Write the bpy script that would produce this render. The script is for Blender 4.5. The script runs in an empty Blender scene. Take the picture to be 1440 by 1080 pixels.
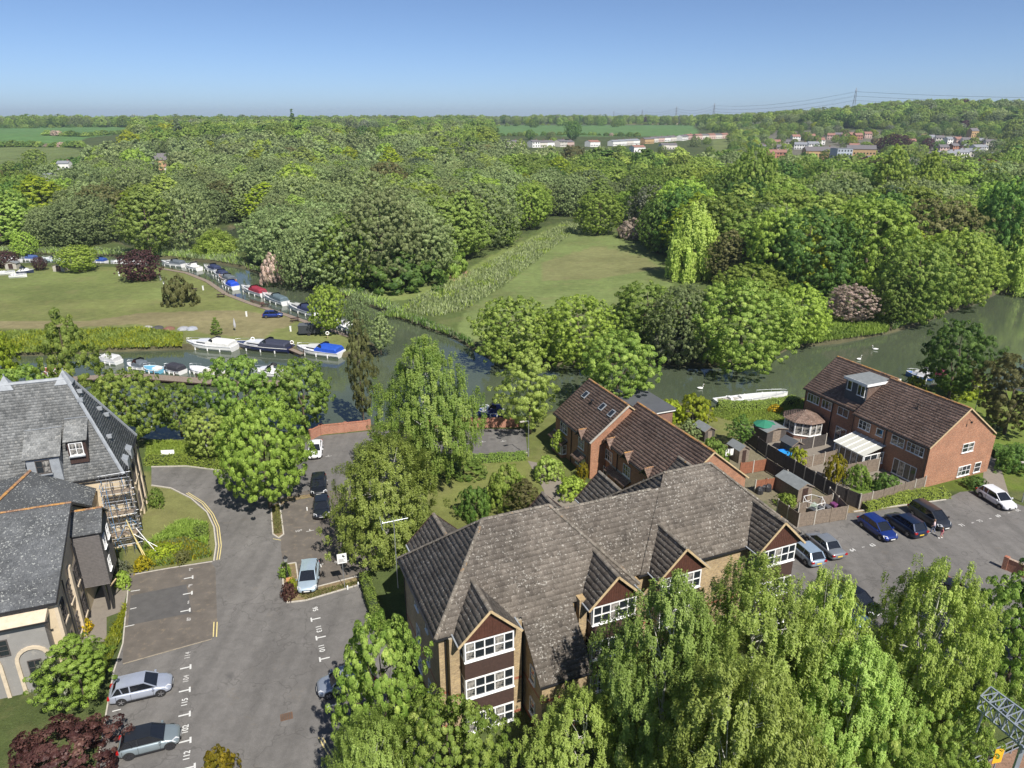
import bpy, bmesh, math, random
import numpy as np
from mathutils import Vector, Matrix
from mathutils.geometry import tessellate_polygon

SC = bpy.context.scene
COL = SC.collection
# ---------------------------------------------------------------- camera, sky, sun, exposure
CAM_H, PITCH, FOC = 40.0, math.radians(20.5), 1000.0
cam_d = bpy.data.cameras.new('camera'); cam = bpy.data.objects.new('camera', cam_d); COL.objects.link(cam)
cam.location = (0, 0, CAM_H); cam.rotation_euler = (math.radians(90) - PITCH, 0, 0)
cam_d.sensor_width = 36.0; cam_d.lens = 25.0; cam_d.clip_start = 0.5; cam_d.clip_end = 20000
SC.camera = cam
SUN_EL, SUN_AZ = math.radians(50), math.radians(150)
wd = bpy.data.worlds.new('World'); SC.world = wd; wd.use_nodes = True
nt = wd.node_tree; bg = nt.nodes['Background']
sky = nt.nodes.new('ShaderNodeTexSky'); sky.sky_type = 'NISHITA'; sky.sun_disc = False
sky.sun_elevation = SUN_EL; sky.sun_rotation = SUN_AZ; sky.altitude = 0
sky.air_density = 0.5; sky.dust_density = 0.6; sky.ozone_density = 4.6
nt.links.new(sky.outputs[0], bg.inputs[0]); bg.inputs[1].default_value = 0.08
sun_d = bpy.data.lights.new('sun', 'SUN'); sun_d.energy = 4.3; sun_d.angle = math.radians(0.5); sun_d.color = (1.0, 0.95, 0.87)
sun = bpy.data.objects.new('sun', sun_d); COL.objects.link(sun)
_d = Vector((-math.sin(SUN_AZ) * math.cos(SUN_EL), -math.cos(SUN_AZ) * math.cos(SUN_EL), -math.sin(SUN_EL)))
sun.rotation_euler = _d.to_track_quat('-Z', 'Y').to_euler(); sun.location = (60, -80, 120)
SC.view_settings.view_transform = 'Standard'; SC.view_settings.look = 'None'
SC.view_settings.exposure = 0.72; SC.view_settings.gamma = 1.0; SC.view_settings.use_curve_mapping = False
SC.render.engine = 'CYCLES'
SC.cycles.use_denoising = True
SC.cycles.max_bounces = 7; SC.cycles.diffuse_bounces = 5; SC.cycles.glossy_bounces = 3
SC.cycles.transmission_bounces = 3; SC.cycles.transparent_max_bounces = 8; SC.cycles.volume_bounces = 0
SC.cycles.caustics_reflective = False; SC.cycles.caustics_refractive = False
SC.render.use_persistent_data = False

# ---------------------------------------------------------------- survey helpers: pixel of the photo -> place on the ground
def at(px, py, z=0.0):
    a = (px - 720) / FOC; b = -(py - 540) / FOC
    dy = math.cos(PITCH) + b * math.sin(PITCH); dz = -math.sin(PITCH) + b * math.cos(PITCH)
    t = (z - CAM_H) / dz
    return Vector((a * t, dy * t, z))
def project(x, y, z):
    dz = z - CAM_H
    d = y * math.cos(PITCH) - dz * math.sin(PITCH); v = y * math.sin(PITCH) + dz * math.cos(PITCH)
    return 720 + FOC * x / d, 540 - FOC * v / d
def height_for(x, y, top_py, z0=0.0):
    lo, hi = z0, z0 + 80.0
    for _ in range(40):
        m = (lo + hi) / 2
        if project(x, y, m)[1] > top_py: lo = m
        else: hi = m
    return m - z0
def hill(x, y):
    x = np.asarray(x, float); y = np.asarray(y, float)
    t = np.clip((y - 380) / 1150, 0, 1); s = t * t * (3 - 2 * t)
    h = 25 * s
    h = h + s * 3.0 * np.sin(x / 310 + 1.3) * np.sin(y / 270 + 0.4)
    h = h + 27 * np.exp(-((x - 700) / 250) ** 2 - ((y - 1180) / 260) ** 2)
    h = h + 13 * np.exp(-((x + 250) / 190) ** 2 - ((y - 690) / 170) ** 2)
    h = h + 9 * np.exp(-((x + 620) / 260) ** 2 - ((y - 900) / 200) ** 2)
    h = h + 7 * np.exp(-((x + 20) / 120) ** 2 - ((y - 760) / 120) ** 2)
    return h
def ground_at(px, py):
    a = (px - 720) / FOC; b = -(py - 540) / FOC
    dy = math.cos(PITCH) + b * math.sin(PITCH); dz = -math.sin(PITCH) + b * math.cos(PITCH)
    t = 50.0
    while t < 6000:
        if CAM_H + dz * t < float(hill(a * t, dy * t)): break
        t *= 1.006
    lo, hi = t / 1.006, t
    for _ in range(20):
        m = (lo + hi) / 2
        if CAM_H + dz * m < float(hill(a * m, dy * m)): hi = m
        else: lo = m
    return Vector((a * hi, dy * hi, float(hill(a * hi, dy * hi))))
def inside(poly, x, y):
    """vectorised even-odd test"""
    x = np.asarray(x, float); y = np.asarray(y, float); r = np.zeros(x.shape, bool)
    n = len(poly)
    for i in range(n):
        x1, y1 = poly[i][:2]; x2, y2 = poly[(i + 1) % n][:2]
        if y1 == y2: continue
        c = ((y1 > y) != (y2 > y)) & (x < (x2 - x1) * (y - y1) / (y2 - y1) + x1)
        r ^= c
    return r
def edge_dist(poly, x, y):
    d = np.full(np.shape(x), 1e9)
    n = len(poly)
    for i in range(n):
        x1, y1 = poly[i][:2]; x2, y2 = poly[(i + 1) % n][:2]
        ex, ey = x2 - x1, y2 - y1; L = ex * ex + ey * ey + 1e-9
        t = np.clip(((x - x1) * ex + (y - y1) * ey) / L, 0, 1)
        d = np.minimum(d, np.hypot(x - x1 - t * ex, y - y1 - t * ey))
    return d

# ---------------------------------------------------------------- object helpers
def tag(o, label=None, cat=None, group=None, kind=None):
    if label: o['label'] = label
    if cat: o['category'] = cat
    if group: o['group'] = group
    if kind: o['kind'] = kind
    return o
def thing(name, label, cat, loc=(0, 0, 0), rz=0.0, group=None):
    o = bpy.data.objects.new(name, None); COL.objects.link(o)
    o.location = loc; o.rotation_euler = (0, 0, rz); o.empty_display_size = 0.3
    return tag(o, label, cat, group)
def link(name, me, parent=None, loc=None, rz=None, scale=None):
    o = bpy.data.objects.new(name, me); COL.objects.link(o)
    if parent is not None: o.parent = parent
    if loc is not None: o.location = loc
    if rz is not None: o.rotation_euler = (0, 0, rz)
    if scale is not None: o.scale = scale
    return o
def np_mesh(name, verts, faces, mats, fmat=None, smooth=False, attrs=None):
    """faces: (n,k) int array (all the same size) or list of such arrays"""
    if not isinstance(faces, list): faces = [faces]
    faces = [np.asarray(f, dtype=np.int32) for f in faces if len(f)]
    me = bpy.data.meshes.new(name)
    verts = np.asarray(verts, dtype=np.float32)
    me.vertices.add(len(verts)); me.vertices.foreach_set('co', verts.ravel())
    tot = np.concatenate([np.full(len(f), f.shape[1], dtype=np.int32) for f in faces])
    li = np.concatenate([f.ravel() for f in faces])
    me.loops.add(len(li)); me.loops.foreach_set('vertex_index', li)
    me.polygons.add(len(tot))
    st = np.concatenate([[0], np.cumsum(tot)[:-1]]).astype(np.int32)
    me.polygons.foreach_set('loop_start', st)
    me.polygons.foreach_set('loop_total', tot)
    if smooth: me.polygons.foreach_set('use_smooth', np.ones(len(tot), bool))
    if fmat is not None: me.polygons.foreach_set('material_index', np.asarray(fmat, dtype=np.int32))
    for m in (mats if isinstance(mats, (list, tuple)) else [mats]): me.materials.append(m)
    for k, (dom, arr) in (attrs or {}).items():
        arr = np.asarray(arr, dtype=np.float32)
        if arr.ndim == 1:
            a = me.attributes.new(k, 'FLOAT', dom); a.data.foreach_set('value', arr)
        else:
            a = me.attributes.new(k, 'FLOAT_COLOR', dom)
            if arr.shape[1] == 3: arr = np.c_[arr, np.ones(len(arr), np.float32)]
            a.data.foreach_set('color', arr.ravel())
    me.update(); me.validate(verbose=False)
    return me

class MB:
    """collects boxes, tubes and polygons for ONE mesh"""
    def __init__(s): s.v = []; s.f = []; s.m = []; s.cur = 0
    def mat(s, i): s.cur = i; return s
    def add(s, vs, fs):
        b = len(s.v); s.v += [tuple(v) for v in vs]
        for f in fs: s.f.append(tuple(b + i for i in f)); s.m.append(s.cur)
        return s
    def box(s, x0, y0, z0, x1, y1, z1):
        if x0 > x1: x0, x1 = x1, x0
        if y0 > y1: y0, y1 = y1, y0
        if z0 > z1: z0, z1 = z1, z0
        return s.add([(x0, y0, z0), (x1, y0, z0), (x1, y1, z0), (x0, y1, z0), (x0, y0, z1), (x1, y0, z1), (x1, y1, z1), (x0, y1, z1)],
                     [(0, 3, 2, 1), (4, 5, 6, 7), (0, 1, 5, 4), (1, 2, 6, 5), (2, 3, 7, 6), (3, 0, 4, 7)])
    def bar(s, a, b, w, h=None, up=(0, 0, 1)):
        """box beam from a to b, w wide, h high"""
        a = Vector(a); b = Vector(b); h = h or w; d = (b - a).normalized(); up = Vector(up)
        if abs(d.dot(up)) > 0.98: up = Vector((1, 0, 0))
        r = d.cross(up).normalized(); u = r.cross(d).normalized()
        p = []
        for q in (a, b):
            for sx, sy in ((-1, -1), (1, -1), (1, 1), (-1, 1)): p.append(q + r * sx * w / 2 + u * sy * h / 2)
        return s.add(p, [(0, 1, 2, 3), (7, 6, 5, 4), (0, 4, 5, 1), (1, 5, 6, 2), (2, 6, 7, 3), (3, 7, 4, 0)])
    def tube(s, pts, rad, n=6, cap=True):
        pts = [Vector(p) for p in pts]
        rad = rad if isinstance(rad, (list, tuple)) else [rad] * len(pts)
        vs = []; fs = []
        for i, p in enumerate(pts):
            d = (pts[min(i + 1, len(pts) - 1)] - pts[max(i - 1, 0)]).normalized()
            up = Vector((0, 0, 1)) if abs(d.z) < 0.95 else Vector((1, 0, 0))
            r = d.cross(up).normalized(); u = r.cross(d)
            for k in range(n):
                a = 2 * math.pi * k / n
                vs.append(p + (r * math.cos(a) + u * math.sin(a)) * rad[i])
        for i in range(len(pts) - 1):
            for k in range(n):
                k2 = (k + 1) % n
                fs.append((i * n + k, i * n + k2, (i + 1) * n + k2, (i + 1) * n + k))
        if cap: fs.append(tuple(range(n))[::-1]); fs.append(tuple((len(pts) - 1) * n + k for k in range(n)))
        return s.add(vs, fs)
    def poly(s, pts): return s.add(pts, [tuple(range(len(pts)))])
    def prism(s, pts, z0, z1):
        """flat outline (x,y) list extruded z0..z1, any simple polygon"""
        n = len(pts)
        ar = sum(pts[i][0] * pts[(i + 1) % n][1] - pts[(i + 1) % n][0] * pts[i][1] for i in range(n))
        if ar < 0: pts = pts[::-1]
        vs = [(p[0], p[1], z0) for p in pts] + [(p[0], p[1], z1) for p in pts]
        tri = tessellate_polygon([[Vector((p[0], p[1], 0)) for p in pts]])
        fs = []
        for t in tri:
            a, b, c = t
            ccw = (pts[b][0] - pts[a][0]) * (pts[c][1] - pts[a][1]) - (pts[c][0] - pts[a][0]) * (pts[b][1] - pts[a][1]) > 0
            if not ccw: a, b, c = a, c, b
            fs.append((n + a, n + b, n + c)); fs.append((c, b, a))
        for i in range(n): j = (i + 1) % n; fs.append((i, j, n + j, n + i))
        return s.add(vs, fs)
    def lathe(s, c, prof, n=12):
        vs = []; fs = []
        for r, z in prof:
            for k in range(n):
                a = 2 * math.pi * k / n; vs.append((c[0] + r * math.cos(a), c[1] + r * math.sin(a), c[2] + z))
        for i in range(len(prof) - 1):
            for k in range(n):
                k2 = (k + 1) % n; fs.append((i * n + k, i * n + k2, (i + 1) * n + k2, (i + 1) * n + k))
        fs.append(tuple(range(n))[::-1]); fs.append(tuple((len(prof) - 1) * n + k for k in range(n)))
        return s.add(vs, fs)
    def mesh(s, name, mats, smooth=False):
        me = bpy.data.meshes.new(name)
        me.from_pydata([tuple(v) for v in s.v], [], s.f)
        for m in (mats if isinstance(mats, (list, tuple)) else [mats]): me.materials.append(m)
        me.polygons.foreach_set('material_index', s.m)
        if smooth: me.polygons.foreach_set('use_smooth', [True] * len(s.f))
        me.update()
        return me
    def build(s, name, mats, parent=None, smooth=False, loc=None, rz=None):
        return link(name, s.mesh(name, mats, smooth), parent, loc, rz)

# ---------------------------------------------------------------- materials
def _nodes(name):
    m = bpy.data.materials.new(name); m.use_nodes = True; nt = m.node_tree
    return m, nt, nt.nodes['Principled BSDF']
def ramp(nt, fac, stops):
    r = nt.nodes.new('ShaderNodeValToRGB')
    while len(r.color_ramp.elements) < len(stops): r.color_ramp.elements.new(0.5)
    for e, (p, c) in zip(r.color_ramp.elements, stops):
        e.position = p; e.color = (c[0], c[1], c[2], 1) if hasattr(c, '__len__') else (c, c, c, 1)
    nt.links.new(fac, r.inputs[0]); return r.outputs[0]
def noise(nt, vec, scale, detail=4, rough=0.6, dist=0.0):
    n = nt.nodes.new('ShaderNodeTexNoise'); n.inputs['Scale'].default_value = scale
    n.inputs['Detail'].default_value = detail; n.inputs['Roughness'].default_value = rough; n.inputs['Distortion'].default_value = dist
    if vec is not None: nt.links.new(vec, n.inputs['Vector'])
    return n.outputs['Fac']
def mixc(nt, fac, a, b, mode='MIX'):
    m = nt.nodes.new('ShaderNodeMix'); m.data_type = 'RGBA'; m.blend_type = mode
    for sock, v in ((m.inputs[0], fac), (m.inputs[6], a), (m.inputs[7], b)):
        if isinstance(v, bpy.types.NodeSocket): nt.links.new(v, sock)
        elif hasattr(v, '__len__'): sock.default_value = (v[0], v[1], v[2], 1)
        elif sock.type == 'RGBA': sock.default_value = (v, v, v, 1)
        else: sock.default_value = v
    return m.outputs[2]
def coords(nt, kind='Object'):
    return nt.nodes.new('ShaderNodeTexCoord').outputs[kind]
def attr(nt, name, out='Fac'):
    a = nt.nodes.new('ShaderNodeAttribute'); a.attribute_name = name; return a.outputs[out]
def math_(nt, op, a, b=0.0):
    m = nt.nodes.new('ShaderNodeMath'); m.operation = op
    for i, v in enumerate((a, b)):
        if isinstance(v, bpy.types.NodeSocket): nt.links.new(v, m.inputs[i])
        else: m.inputs[i].default_value = v
    return m.outputs[0]
def bump(nt, bs, h, dist=0.02, strength=1.0):
    b = nt.nodes.new('ShaderNodeBump'); b.inputs['Distance'].default_value = dist; b.inputs['Strength'].default_value = strength
    nt.links.new(h, b.inputs['Height']); nt.links.new(b.outputs[0], bs.inputs['Normal'])
def plain(name, col, rough=0.6, metal=0.0, var=0.12, scale=3.0, spec=0.5, bumpd=0.0, bscale=30, dirt=None):
    m, nt, bs = _nodes(name)
    co = coords(nt); n = noise(nt, co, scale, 5)
    a = tuple(c * (1 - var) for c in col); b = tuple(min(1, c * (1 + var)) for c in col)
    c = ramp(nt, n, [(0.3, a), (0.7, b)])
    if dirt: c = mixc(nt, ramp(nt, noise(nt, co, dirt[2], 6, 0.7), [(dirt[3], 0), (dirt[3] + 0.12, dirt[1])]), c, dirt[0])
    nt.links.new(c, bs.inputs['Base Color'])
    bs.inputs['Roughness'].default_value = rough; bs.inputs['Metallic'].default_value = metal
    bs.inputs['Specular IOR Level'].default_value = spec
    if bumpd: bump(nt, bs, noise(nt, co, bscale, 4), bumpd)
    return m
def brick_mat(name, c1, c2, mortar, scale=1.0, band=None):
    """brick bond on any upright wall of the local frame"""
    m, nt, bs = _nodes(name); co = coords(nt)
    sp = nt.nodes.new('ShaderNodeSeparateXYZ'); nt.links.new(co, sp.inputs[0])
    cb = nt.nodes.new('ShaderNodeCombineXYZ')
    nt.links.new(math_(nt, 'ADD', sp.outputs[0], sp.outputs[1]), cb.inputs[0]); nt.links.new(sp.outputs[2], cb.inputs[1])
    b = nt.nodes.new('ShaderNodeTexBrick'); nt.links.new(cb.outputs[0], b.inputs['Vector'])
    b.inputs['Scale'].default_value = 1; b.inputs['Brick Width'].default_value = 0.225 * scale; b.inputs['Row Height'].default_value = 0.075 * scale
    b.inputs['Mortar Size'].default_value = 0.009 * scale; b.inputs['Bias'].default_value = 0.0
    b.inputs['Color1'].default_value = (*c1, 1); b.inputs['Color2'].default_value = (*c2, 1); b.inputs['Mortar'].default_value = (*mortar, 1)
    n1 = noise(nt, co, 0.6, 6, 0.7); n2 = noise(nt, co, 9, 3)
    c = mixc(nt, 1.0, b.outputs['Color'], ramp(nt, n1, [(0.3, 0.78), (0.7, 1.15)]), 'MULTIPLY')
    c = mixc(nt, 1.0, c, ramp(nt, n2, [(0.3, 0.8), (0.7, 1.2)]), 'MULTIPLY')
    if band:
        for z0, z1, bc in band:
            g = math_(nt, 'MULTIPLY', math_(nt, 'GREATER_THAN', sp.outputs[2], z0), math_(nt, 'LESS_THAN', sp.outputs[2], z1))
            c = mixc(nt, g, c, bc)
    nt.links.new(c, bs.inputs['Base Color']); bs.inputs['Roughness'].default_value = 0.85
    bump(nt, bs, b.outputs['Fac'], 0.006, -0.6)
    return m
def tile_mat(name, dark, light, lichen=(0.5, 0.49, 0.45), lich=0.6, orange=0.0, rough=0.8):
    m, nt, bs = _nodes(name); co = coords(nt)
    c = ramp(nt, attr(nt, 'rnd'), [(0.0, dark), (1.0, light)])
    c = mixc(nt, 1.0, c, ramp(nt, noise(nt, co, 0.35, 6, 0.65, 0.8), [(0.3, 0.62), (0.72, 1.25)]), 'MULTIPLY')
    c = mixc(nt, 1.0, c, ramp(nt, noise(nt, co, 14, 5, 0.75), [(0.3, 0.65), (0.7, 1.3)]), 'MULTIPLY')
    sp = noise(nt, co, 6.5, 2.5, 0.65, 0.4); sz = noise(nt, co, 0.5, 3)
    f = ramp(nt, math_(nt, 'ADD', sp, math_(nt, 'MULTIPLY', math_(nt, 'SUBTRACT', sz, 0.5), 0.22)), [(0.63 - 0.04 * lich, 0), (0.68 - 0.04 * lich, lich)])
    c = mixc(nt, f, c, lichen)
    if orange:
        f2 = ramp(nt, noise(nt, co, 1.2, 6, 0.7), [(0.62 - orange * 0.25, 0), (0.72 - orange * 0.25, 0.8)])
        c = mixc(nt, f2, c, (0.42, 0.22, 0.06))
    nt.links.new(c, bs.inputs['Base Color']); bs.inputs['Roughness'].default_value = rough
    bs.inputs['Specular IOR Level'].default_value = 0.3
    bump(nt, bs, noise(nt, co, 30, 4), 0.01, 0.6)
    return m
def leaf_mat(name, dark, light, warm=None, trans=0.5):
    gl = lambda c: (min(.85, c[0] * 1.6), min(.85, c[1] * 1.75), min(.85, c[2] * 1.45))
    if max(light) < 0.4: dark, light, warm = gl(dark), gl(light), (gl(warm) if warm and max(warm) < 0.4 else warm)
    m, nt, bs = _nodes(name)
    oi = nt.nodes.new('ShaderNodeObjectInfo')
    c = ramp(nt, attr(nt, 'rnd'), [(0.0, dark), (0.75, light), (1.0, warm or tuple(min(1, x * 1.35) for x in light))])
    hs = nt.nodes.new('ShaderNodeHueSaturation')
    nt.links.new(math_(nt, 'ADD', math_(nt, 'MULTIPLY', oi.outputs['Random'], 0.024), 0.482), hs.inputs['Hue'])
    nt.links.new(math_(nt, 'ADD', math_(nt, 'MULTIPLY', math_(nt, 'FRACT', math_(nt, 'MULTIPLY', oi.outputs['Random'], 7.3)), 0.52), 0.76), hs.inputs['Value'])
    nt.links.new(c, hs.inputs['Color'])
    out = nt.nodes['Material Output']
    nt.links.new(hs.outputs[0], bs.inputs['Base Color']); bs.inputs['Roughness'].default_value = 0.5
    bs.inputs['Specular IOR Level'].default_value = 0.35
    tr = nt.nodes.new('ShaderNodeBsdfTranslucent'); nt.links.new(hs.outputs[0], tr.inputs[0])
    mx = nt.nodes.new('ShaderNodeMixShader'); mx.inputs[0].default_value = trans
    nt.links.new(bs.outputs[0], mx.inputs[1]); nt.links.new(tr.outputs[0], mx.inputs[2]); nt.links.new(mx.outputs[0], out.inputs[0])
    return m
def glass_mat(name, col=(0.02, 0.025, 0.03), rough=0.04, curtains=None):
    m, nt, bs = _nodes(name)
    if curtains:
        c = ramp(nt, noise(nt, coords(nt), 2.2, 3, 0.7), [(0.42, col), (0.6, curtains)])
        nt.links.new(c, bs.inputs['Base Color'])
    else: bs.inputs['Base Color'].default_value = (*col, 1)
    bs.inputs['Roughness'].default_value = rough; bs.inputs['Specular IOR Level'].default_value = 0.8
    return m
def paint_mat(name, col, metal=0.0, flake=False):
    m, nt, bs = _nodes(name)
    c = ramp(nt, noise(nt, coords(nt), 1.5, 3), [(0.3, tuple(x * 0.94 for x in col)), (0.7, tuple(min(1, x * 1.05) for x in col))])
    nt.links.new(c, bs.inputs['Base Color'])
    bs.inputs['Roughness'].default_value = 0.32; bs.inputs['Metallic'].default_value = metal
    bs.inputs['Coat Weight'].default_value = 0.8; bs.inputs['Coat Roughness'].default_value = 0.06
    return m

MT = {}
MT['white'] = plain('white_paint', (0.78, 0.78, 0.76), 0.45, var=0.05)
MT['upvc'] = plain('white_window_frame', (0.82, 0.82, 0.81), 0.35, var=0.03)
MT['glass'] = glass_mat('window_glass'); MT['glass2'] = glass_mat('window_glass_curtained', curtains=(0.35, 0.33, 0.3))
MT['black'] = plain('black_plastic', (0.02, 0.02, 0.022), 0.4)
MT['dark'] = plain('dark_stained_wood', (0.05, 0.028, 0.022), 0.6, var=0.25, scale=6)
MT['mahog'] = plain('red_brown_boarding', (0.085, 0.036, 0.025), 0.55, var=0.25, scale=5)
MT['metal'] = plain('galvanised_steel', (0.45, 0.47, 0.5), 0.4, 0.7, var=0.1)
MT['lead'] = plain('lead_flashing', (0.27, 0.29, 0.31), 0.55, var=0.18, scale=2, dirt=((0.2, 0.21, 0.22), 0.6, 3, 0.55))
MT['felt'] = plain('grey_roof_felt', (0.17, 0.185, 0.19), 0.85, var=0.15, scale=2, dirt=((0.3, 0.32, 0.28), 0.5, 2, 0.6))
MT['felt_dark'] = plain('dark_flat_roof', (0.075, 0.08, 0.09), 0.8, var=0.12, scale=1)
MT['stock'] = brick_mat('yellow_stock_brick', (0.46, 0.33, 0.16), (0.30, 0.20, 0.10), (0.36, 0.32, 0.25), band=[(3.0, 3.22, (0.33, 0.12, 0.07)), (0.0, 0.25, (0.33, 0.12, 0.07))])
MT['brick_o'] = brick_mat('orange_brick', (0.40, 0.165, 0.085), (0.27, 0.105, 0.055), (0.36, 0.27, 0.19))
MT['brick_b'] = brick_mat('brown_brick', (0.25, 0.12, 0.085), (0.17, 0.08, 0.06), (0.2, 0.14, 0.11))
MT['brick_w'] = brick_mat('garden_wall_brick', (0.42, 0.16, 0.09), (0.30, 0.11, 0.065), (0.36, 0.28, 0.22))
MT['render'] = plain('cream_render', (0.55, 0.45, 0.31), 0.85, var=0.1, scale=1.2, dirt=((0.33, 0.27, 0.19), 0.6, 1.5, 0.55))
MT['render_w'] = plain('grey_render', (0.25, 0.24, 0.225), 0.85, var=0.08, scale=1.2, dirt=((0.4, 0.37, 0.31), 0.6, 1.5, 0.58))  # front wall's shade is put into this grey; other wing walls stay cream
MT['stone'] = plain('buff_stone', (0.55, 0.46, 0.34), 0.85, var=0.12, scale=3)
MT['tile_g'] = tile_mat('grey_concrete_tile', (0.10, 0.085, 0.071), (0.165, 0.143, 0.12), (0.43, 0.41, 0.37), 0.7, 0.0)
MT['ridge_g'] = tile_mat('lichened_ridge_tile', (0.12, 0.105, 0.085), (0.2, 0.175, 0.145), (0.42, 0.4, 0.34), 0.7, 0.06)
MT['tile_b'] = tile_mat('brown_concrete_tile', (0.145, 0.098, 0.076), (0.235, 0.158, 0.124), (0.46, 0.4, 0.34), 0.55, 0.0)
MT['ridge_b'] = tile_mat('orange_lichened_ridge', (0.2, 0.11, 0.07), (0.3, 0.18, 0.11), (0.5, 0.4, 0.3), 0.6, 0.6)
MT['slate'] = tile_mat('weathered_slate', (0.12, 0.125, 0.125), (0.235, 0.24, 0.235), (0.34, 0.33, 0.30), 0.7, 0.0)
MT['slate_d'] = tile_mat('dark_slate', (0.07, 0.075, 0.08), (0.11, 0.115, 0.12), (0.35, 0.36, 0.34), 0.75, 0.0)
MT['fence'] = plain('weathered_fence_boards', (0.22, 0.175, 0.135), 0.85, var=0.3, scale=5)
MT['fence_d'] = plain('dark_fence_boards', (0.075, 0.065, 0.06), 0.85, var=0.3, scale=5)
MT['fence_r'] = plain('red_brown_fence_boards', (0.27, 0.11, 0.06), 0.8, var=0.25, scale=5)
MT['conc'] = plain('concrete', (0.42, 0.39, 0.34), 0.9, var=0.15, scale=4)
MT['timber'] = plain('pale_timber', (0.5, 0.38, 0.22), 0.7, var=0.2, scale=4)
MT['bark'] = plain('brown_bark', (0.11, 0.085, 0.06), 0.9, var=0.3, scale=4, bumpd=0.03, bscale=8)
MT['bark_w'] = plain('birch_bark', (0.55, 0.53, 0.48), 0.8, var=0.15, scale=4, dirt=((0.06, 0.05, 0.05), 0.9, 5, 0.6))
# ---------------------------------------------------------------- ground, river, roads
RNG = np.random.default_rng(7)
ZW = -0.8
def W(pts, z=0.0): return [tuple(at(x, y, z)[:2]) for x, y in pts]
river_px = [(1560, 385), (1440, 407), (1398, 412), (1375, 424), (1330, 438), (1290, 455), (1250, 466), (1180, 480), (1110, 487), (1085, 500), (1030, 513), (960, 512),
            (880, 508), (760, 512), (700, 506), (668, 490), (640, 473), (600, 458), (560, 444), (530, 432), (500, 420), (470, 411), (430, 402), (390, 392), (345, 376), (300, 368),
            (235, 362), (120, 356), (-60, 352), (-200, 352), (-200, 372), (-60, 372), (120, 370), (232, 376), (262, 382), (290, 394), (318, 412), (350, 424), (400, 440),
            (450, 458), (500, 474), (528, 484), (532, 494), (500, 500), (480, 499), (400, 491), (330, 487), (250, 489), (150, 492), (50, 497), (-200, 500), (-300, 560),
            (0, 575), (120, 590), (195, 616), (250, 619), (300, 612), (390, 608), (455, 602), (520, 597), (600, 594), (680, 590), (735, 588), (800, 574),
            (930, 561), (1010, 577), (1115, 562), (1200, 542), (1270, 545), (1330, 541), (1400, 548), (1560, 560)]
pond_px = [(160, 338), (230, 330), (280, 322), (345, 318), (372, 326), (370, 338), (338, 352), (300, 353), (262, 352), (200, 352)]
RIVER = W(river_px, -0.4); POND = W(pond_px, -0.4)
# grid that widens away from the camera
ys = [10.0]
while ys[-1] < 215: ys.append(ys[-1] + 0.8)
while ys[-1] < 7000: ys.append(ys[-1] * 1.022)
ys = np.array(ys); NC = 430
u = np.linspace(-1, 1, NC)
X = u[None, :] * (32 + 0.97 * ys[:, None]); Y = np.repeat(ys[:, None], NC, 1)
Zg = hill(X, Y)
near = Y < 420
d = np.where(inside(RIVER, X, Y), 1, -1) * np.minimum(edge_dist(RIVER, X, Y), 30)
d2 = np.where(inside(POND, X, Y), 1, -1) * np.minimum(edge_dist(POND, X, Y), 30)
dd = np.maximum(d, d2); dd = np.where(near, dd, -30)
carve = -2.0 * np.clip((dd + 0.5) / 1.8, 0, 1)
Zg = Zg + carve + np.where(Y > 240, 0.5 * np.sin(X / 23) * np.sin(Y / 31) * np.clip((Y - 240) / 100, 0, 1), 0)
dz = Zg - CAM_H
dep = Y * math.cos(PITCH) - dz * math.sin(PITCH)
PXg = 720 + FOC * X / dep; PYg = 540 - FOC * (Y * math.sin(PITCH) + dz * math.cos(PITCH)) / dep
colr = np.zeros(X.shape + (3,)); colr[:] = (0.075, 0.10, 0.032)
def paint(poly, c, soft=0.0, noise_amp=0.0):
    m = inside(poly, PXg, PYg)
    colr[m] = c
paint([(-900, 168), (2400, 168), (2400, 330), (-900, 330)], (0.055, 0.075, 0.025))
paint([(-900, 165), (190, 178), (192, 186), (120, 194), (96, 206), (-900, 206)], (0.085, 0.17, 0.05))
paint([(-900, 207), (96, 207), (135, 218), (110, 236), (-900, 245)], (0.115, 0.15, 0.05))
paint([(690, 176), (975, 176), (985, 190), (900, 192), (700, 191)], (0.085, 0.165, 0.05))
paint([(480, 184), (545, 186), (540, 198), (485, 198)], (0.2, 0.19, 0.08)); paint([(495, 207), (535, 207), (530, 216), (497, 216)], (0.11, 0.16, 0.05))
paint([(860, 168), (1010, 168), (1005, 175), (880, 175)], (0.22, 0.2, 0.1))
paint([(1000, 196), (1110, 196), (1110, 215), (1000, 215)], (0.12, 0.15, 0.05))
paint([(1060, 184), (1240, 184), (1240, 255), (1060, 240)], (0.12, 0.115, 0.09)); paint([(1280, 190), (1400, 190), (1400, 240), (1280, 240)], (0.12, 0.12, 0.09))
# island field, bank strip, path
paint([(500, 398), (620, 380), (700, 345), (780, 314), (870, 318), (930, 345), (960, 370), (1010, 410), (1120, 430), (1260, 455), (1250, 468), (1100, 492), (700, 510), (560, 446)], (0.085, 0.115, 0.035))
paint([(640, 470), (655, 436), (706, 404), (748, 372), (812, 322), (870, 335), (935, 360), (955, 385), (940, 420), (860, 440), (700, 490)], (0.145, 0.185, 0.062))
paint([(760, 370), (840, 345), (905, 360), (930, 378), (840, 392), (760, 395)], (0.175, 0.182, 0.076))
paint([(525, 408), (570, 408), (618, 400), (655, 380), (705, 352), (765, 326), (772, 332), (716, 362), (668, 390), (625, 410), (590, 420), (540, 424)], (0.16, 0.2, 0.06))
paint([(628, 388), (656, 380), (664, 385), (640, 396)], (0.30, 0.2, 0.12))
paint([(1125, 412), (1260, 430), (1262, 446), (1130, 440)], (0.09, 0.14, 0.04))
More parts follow.
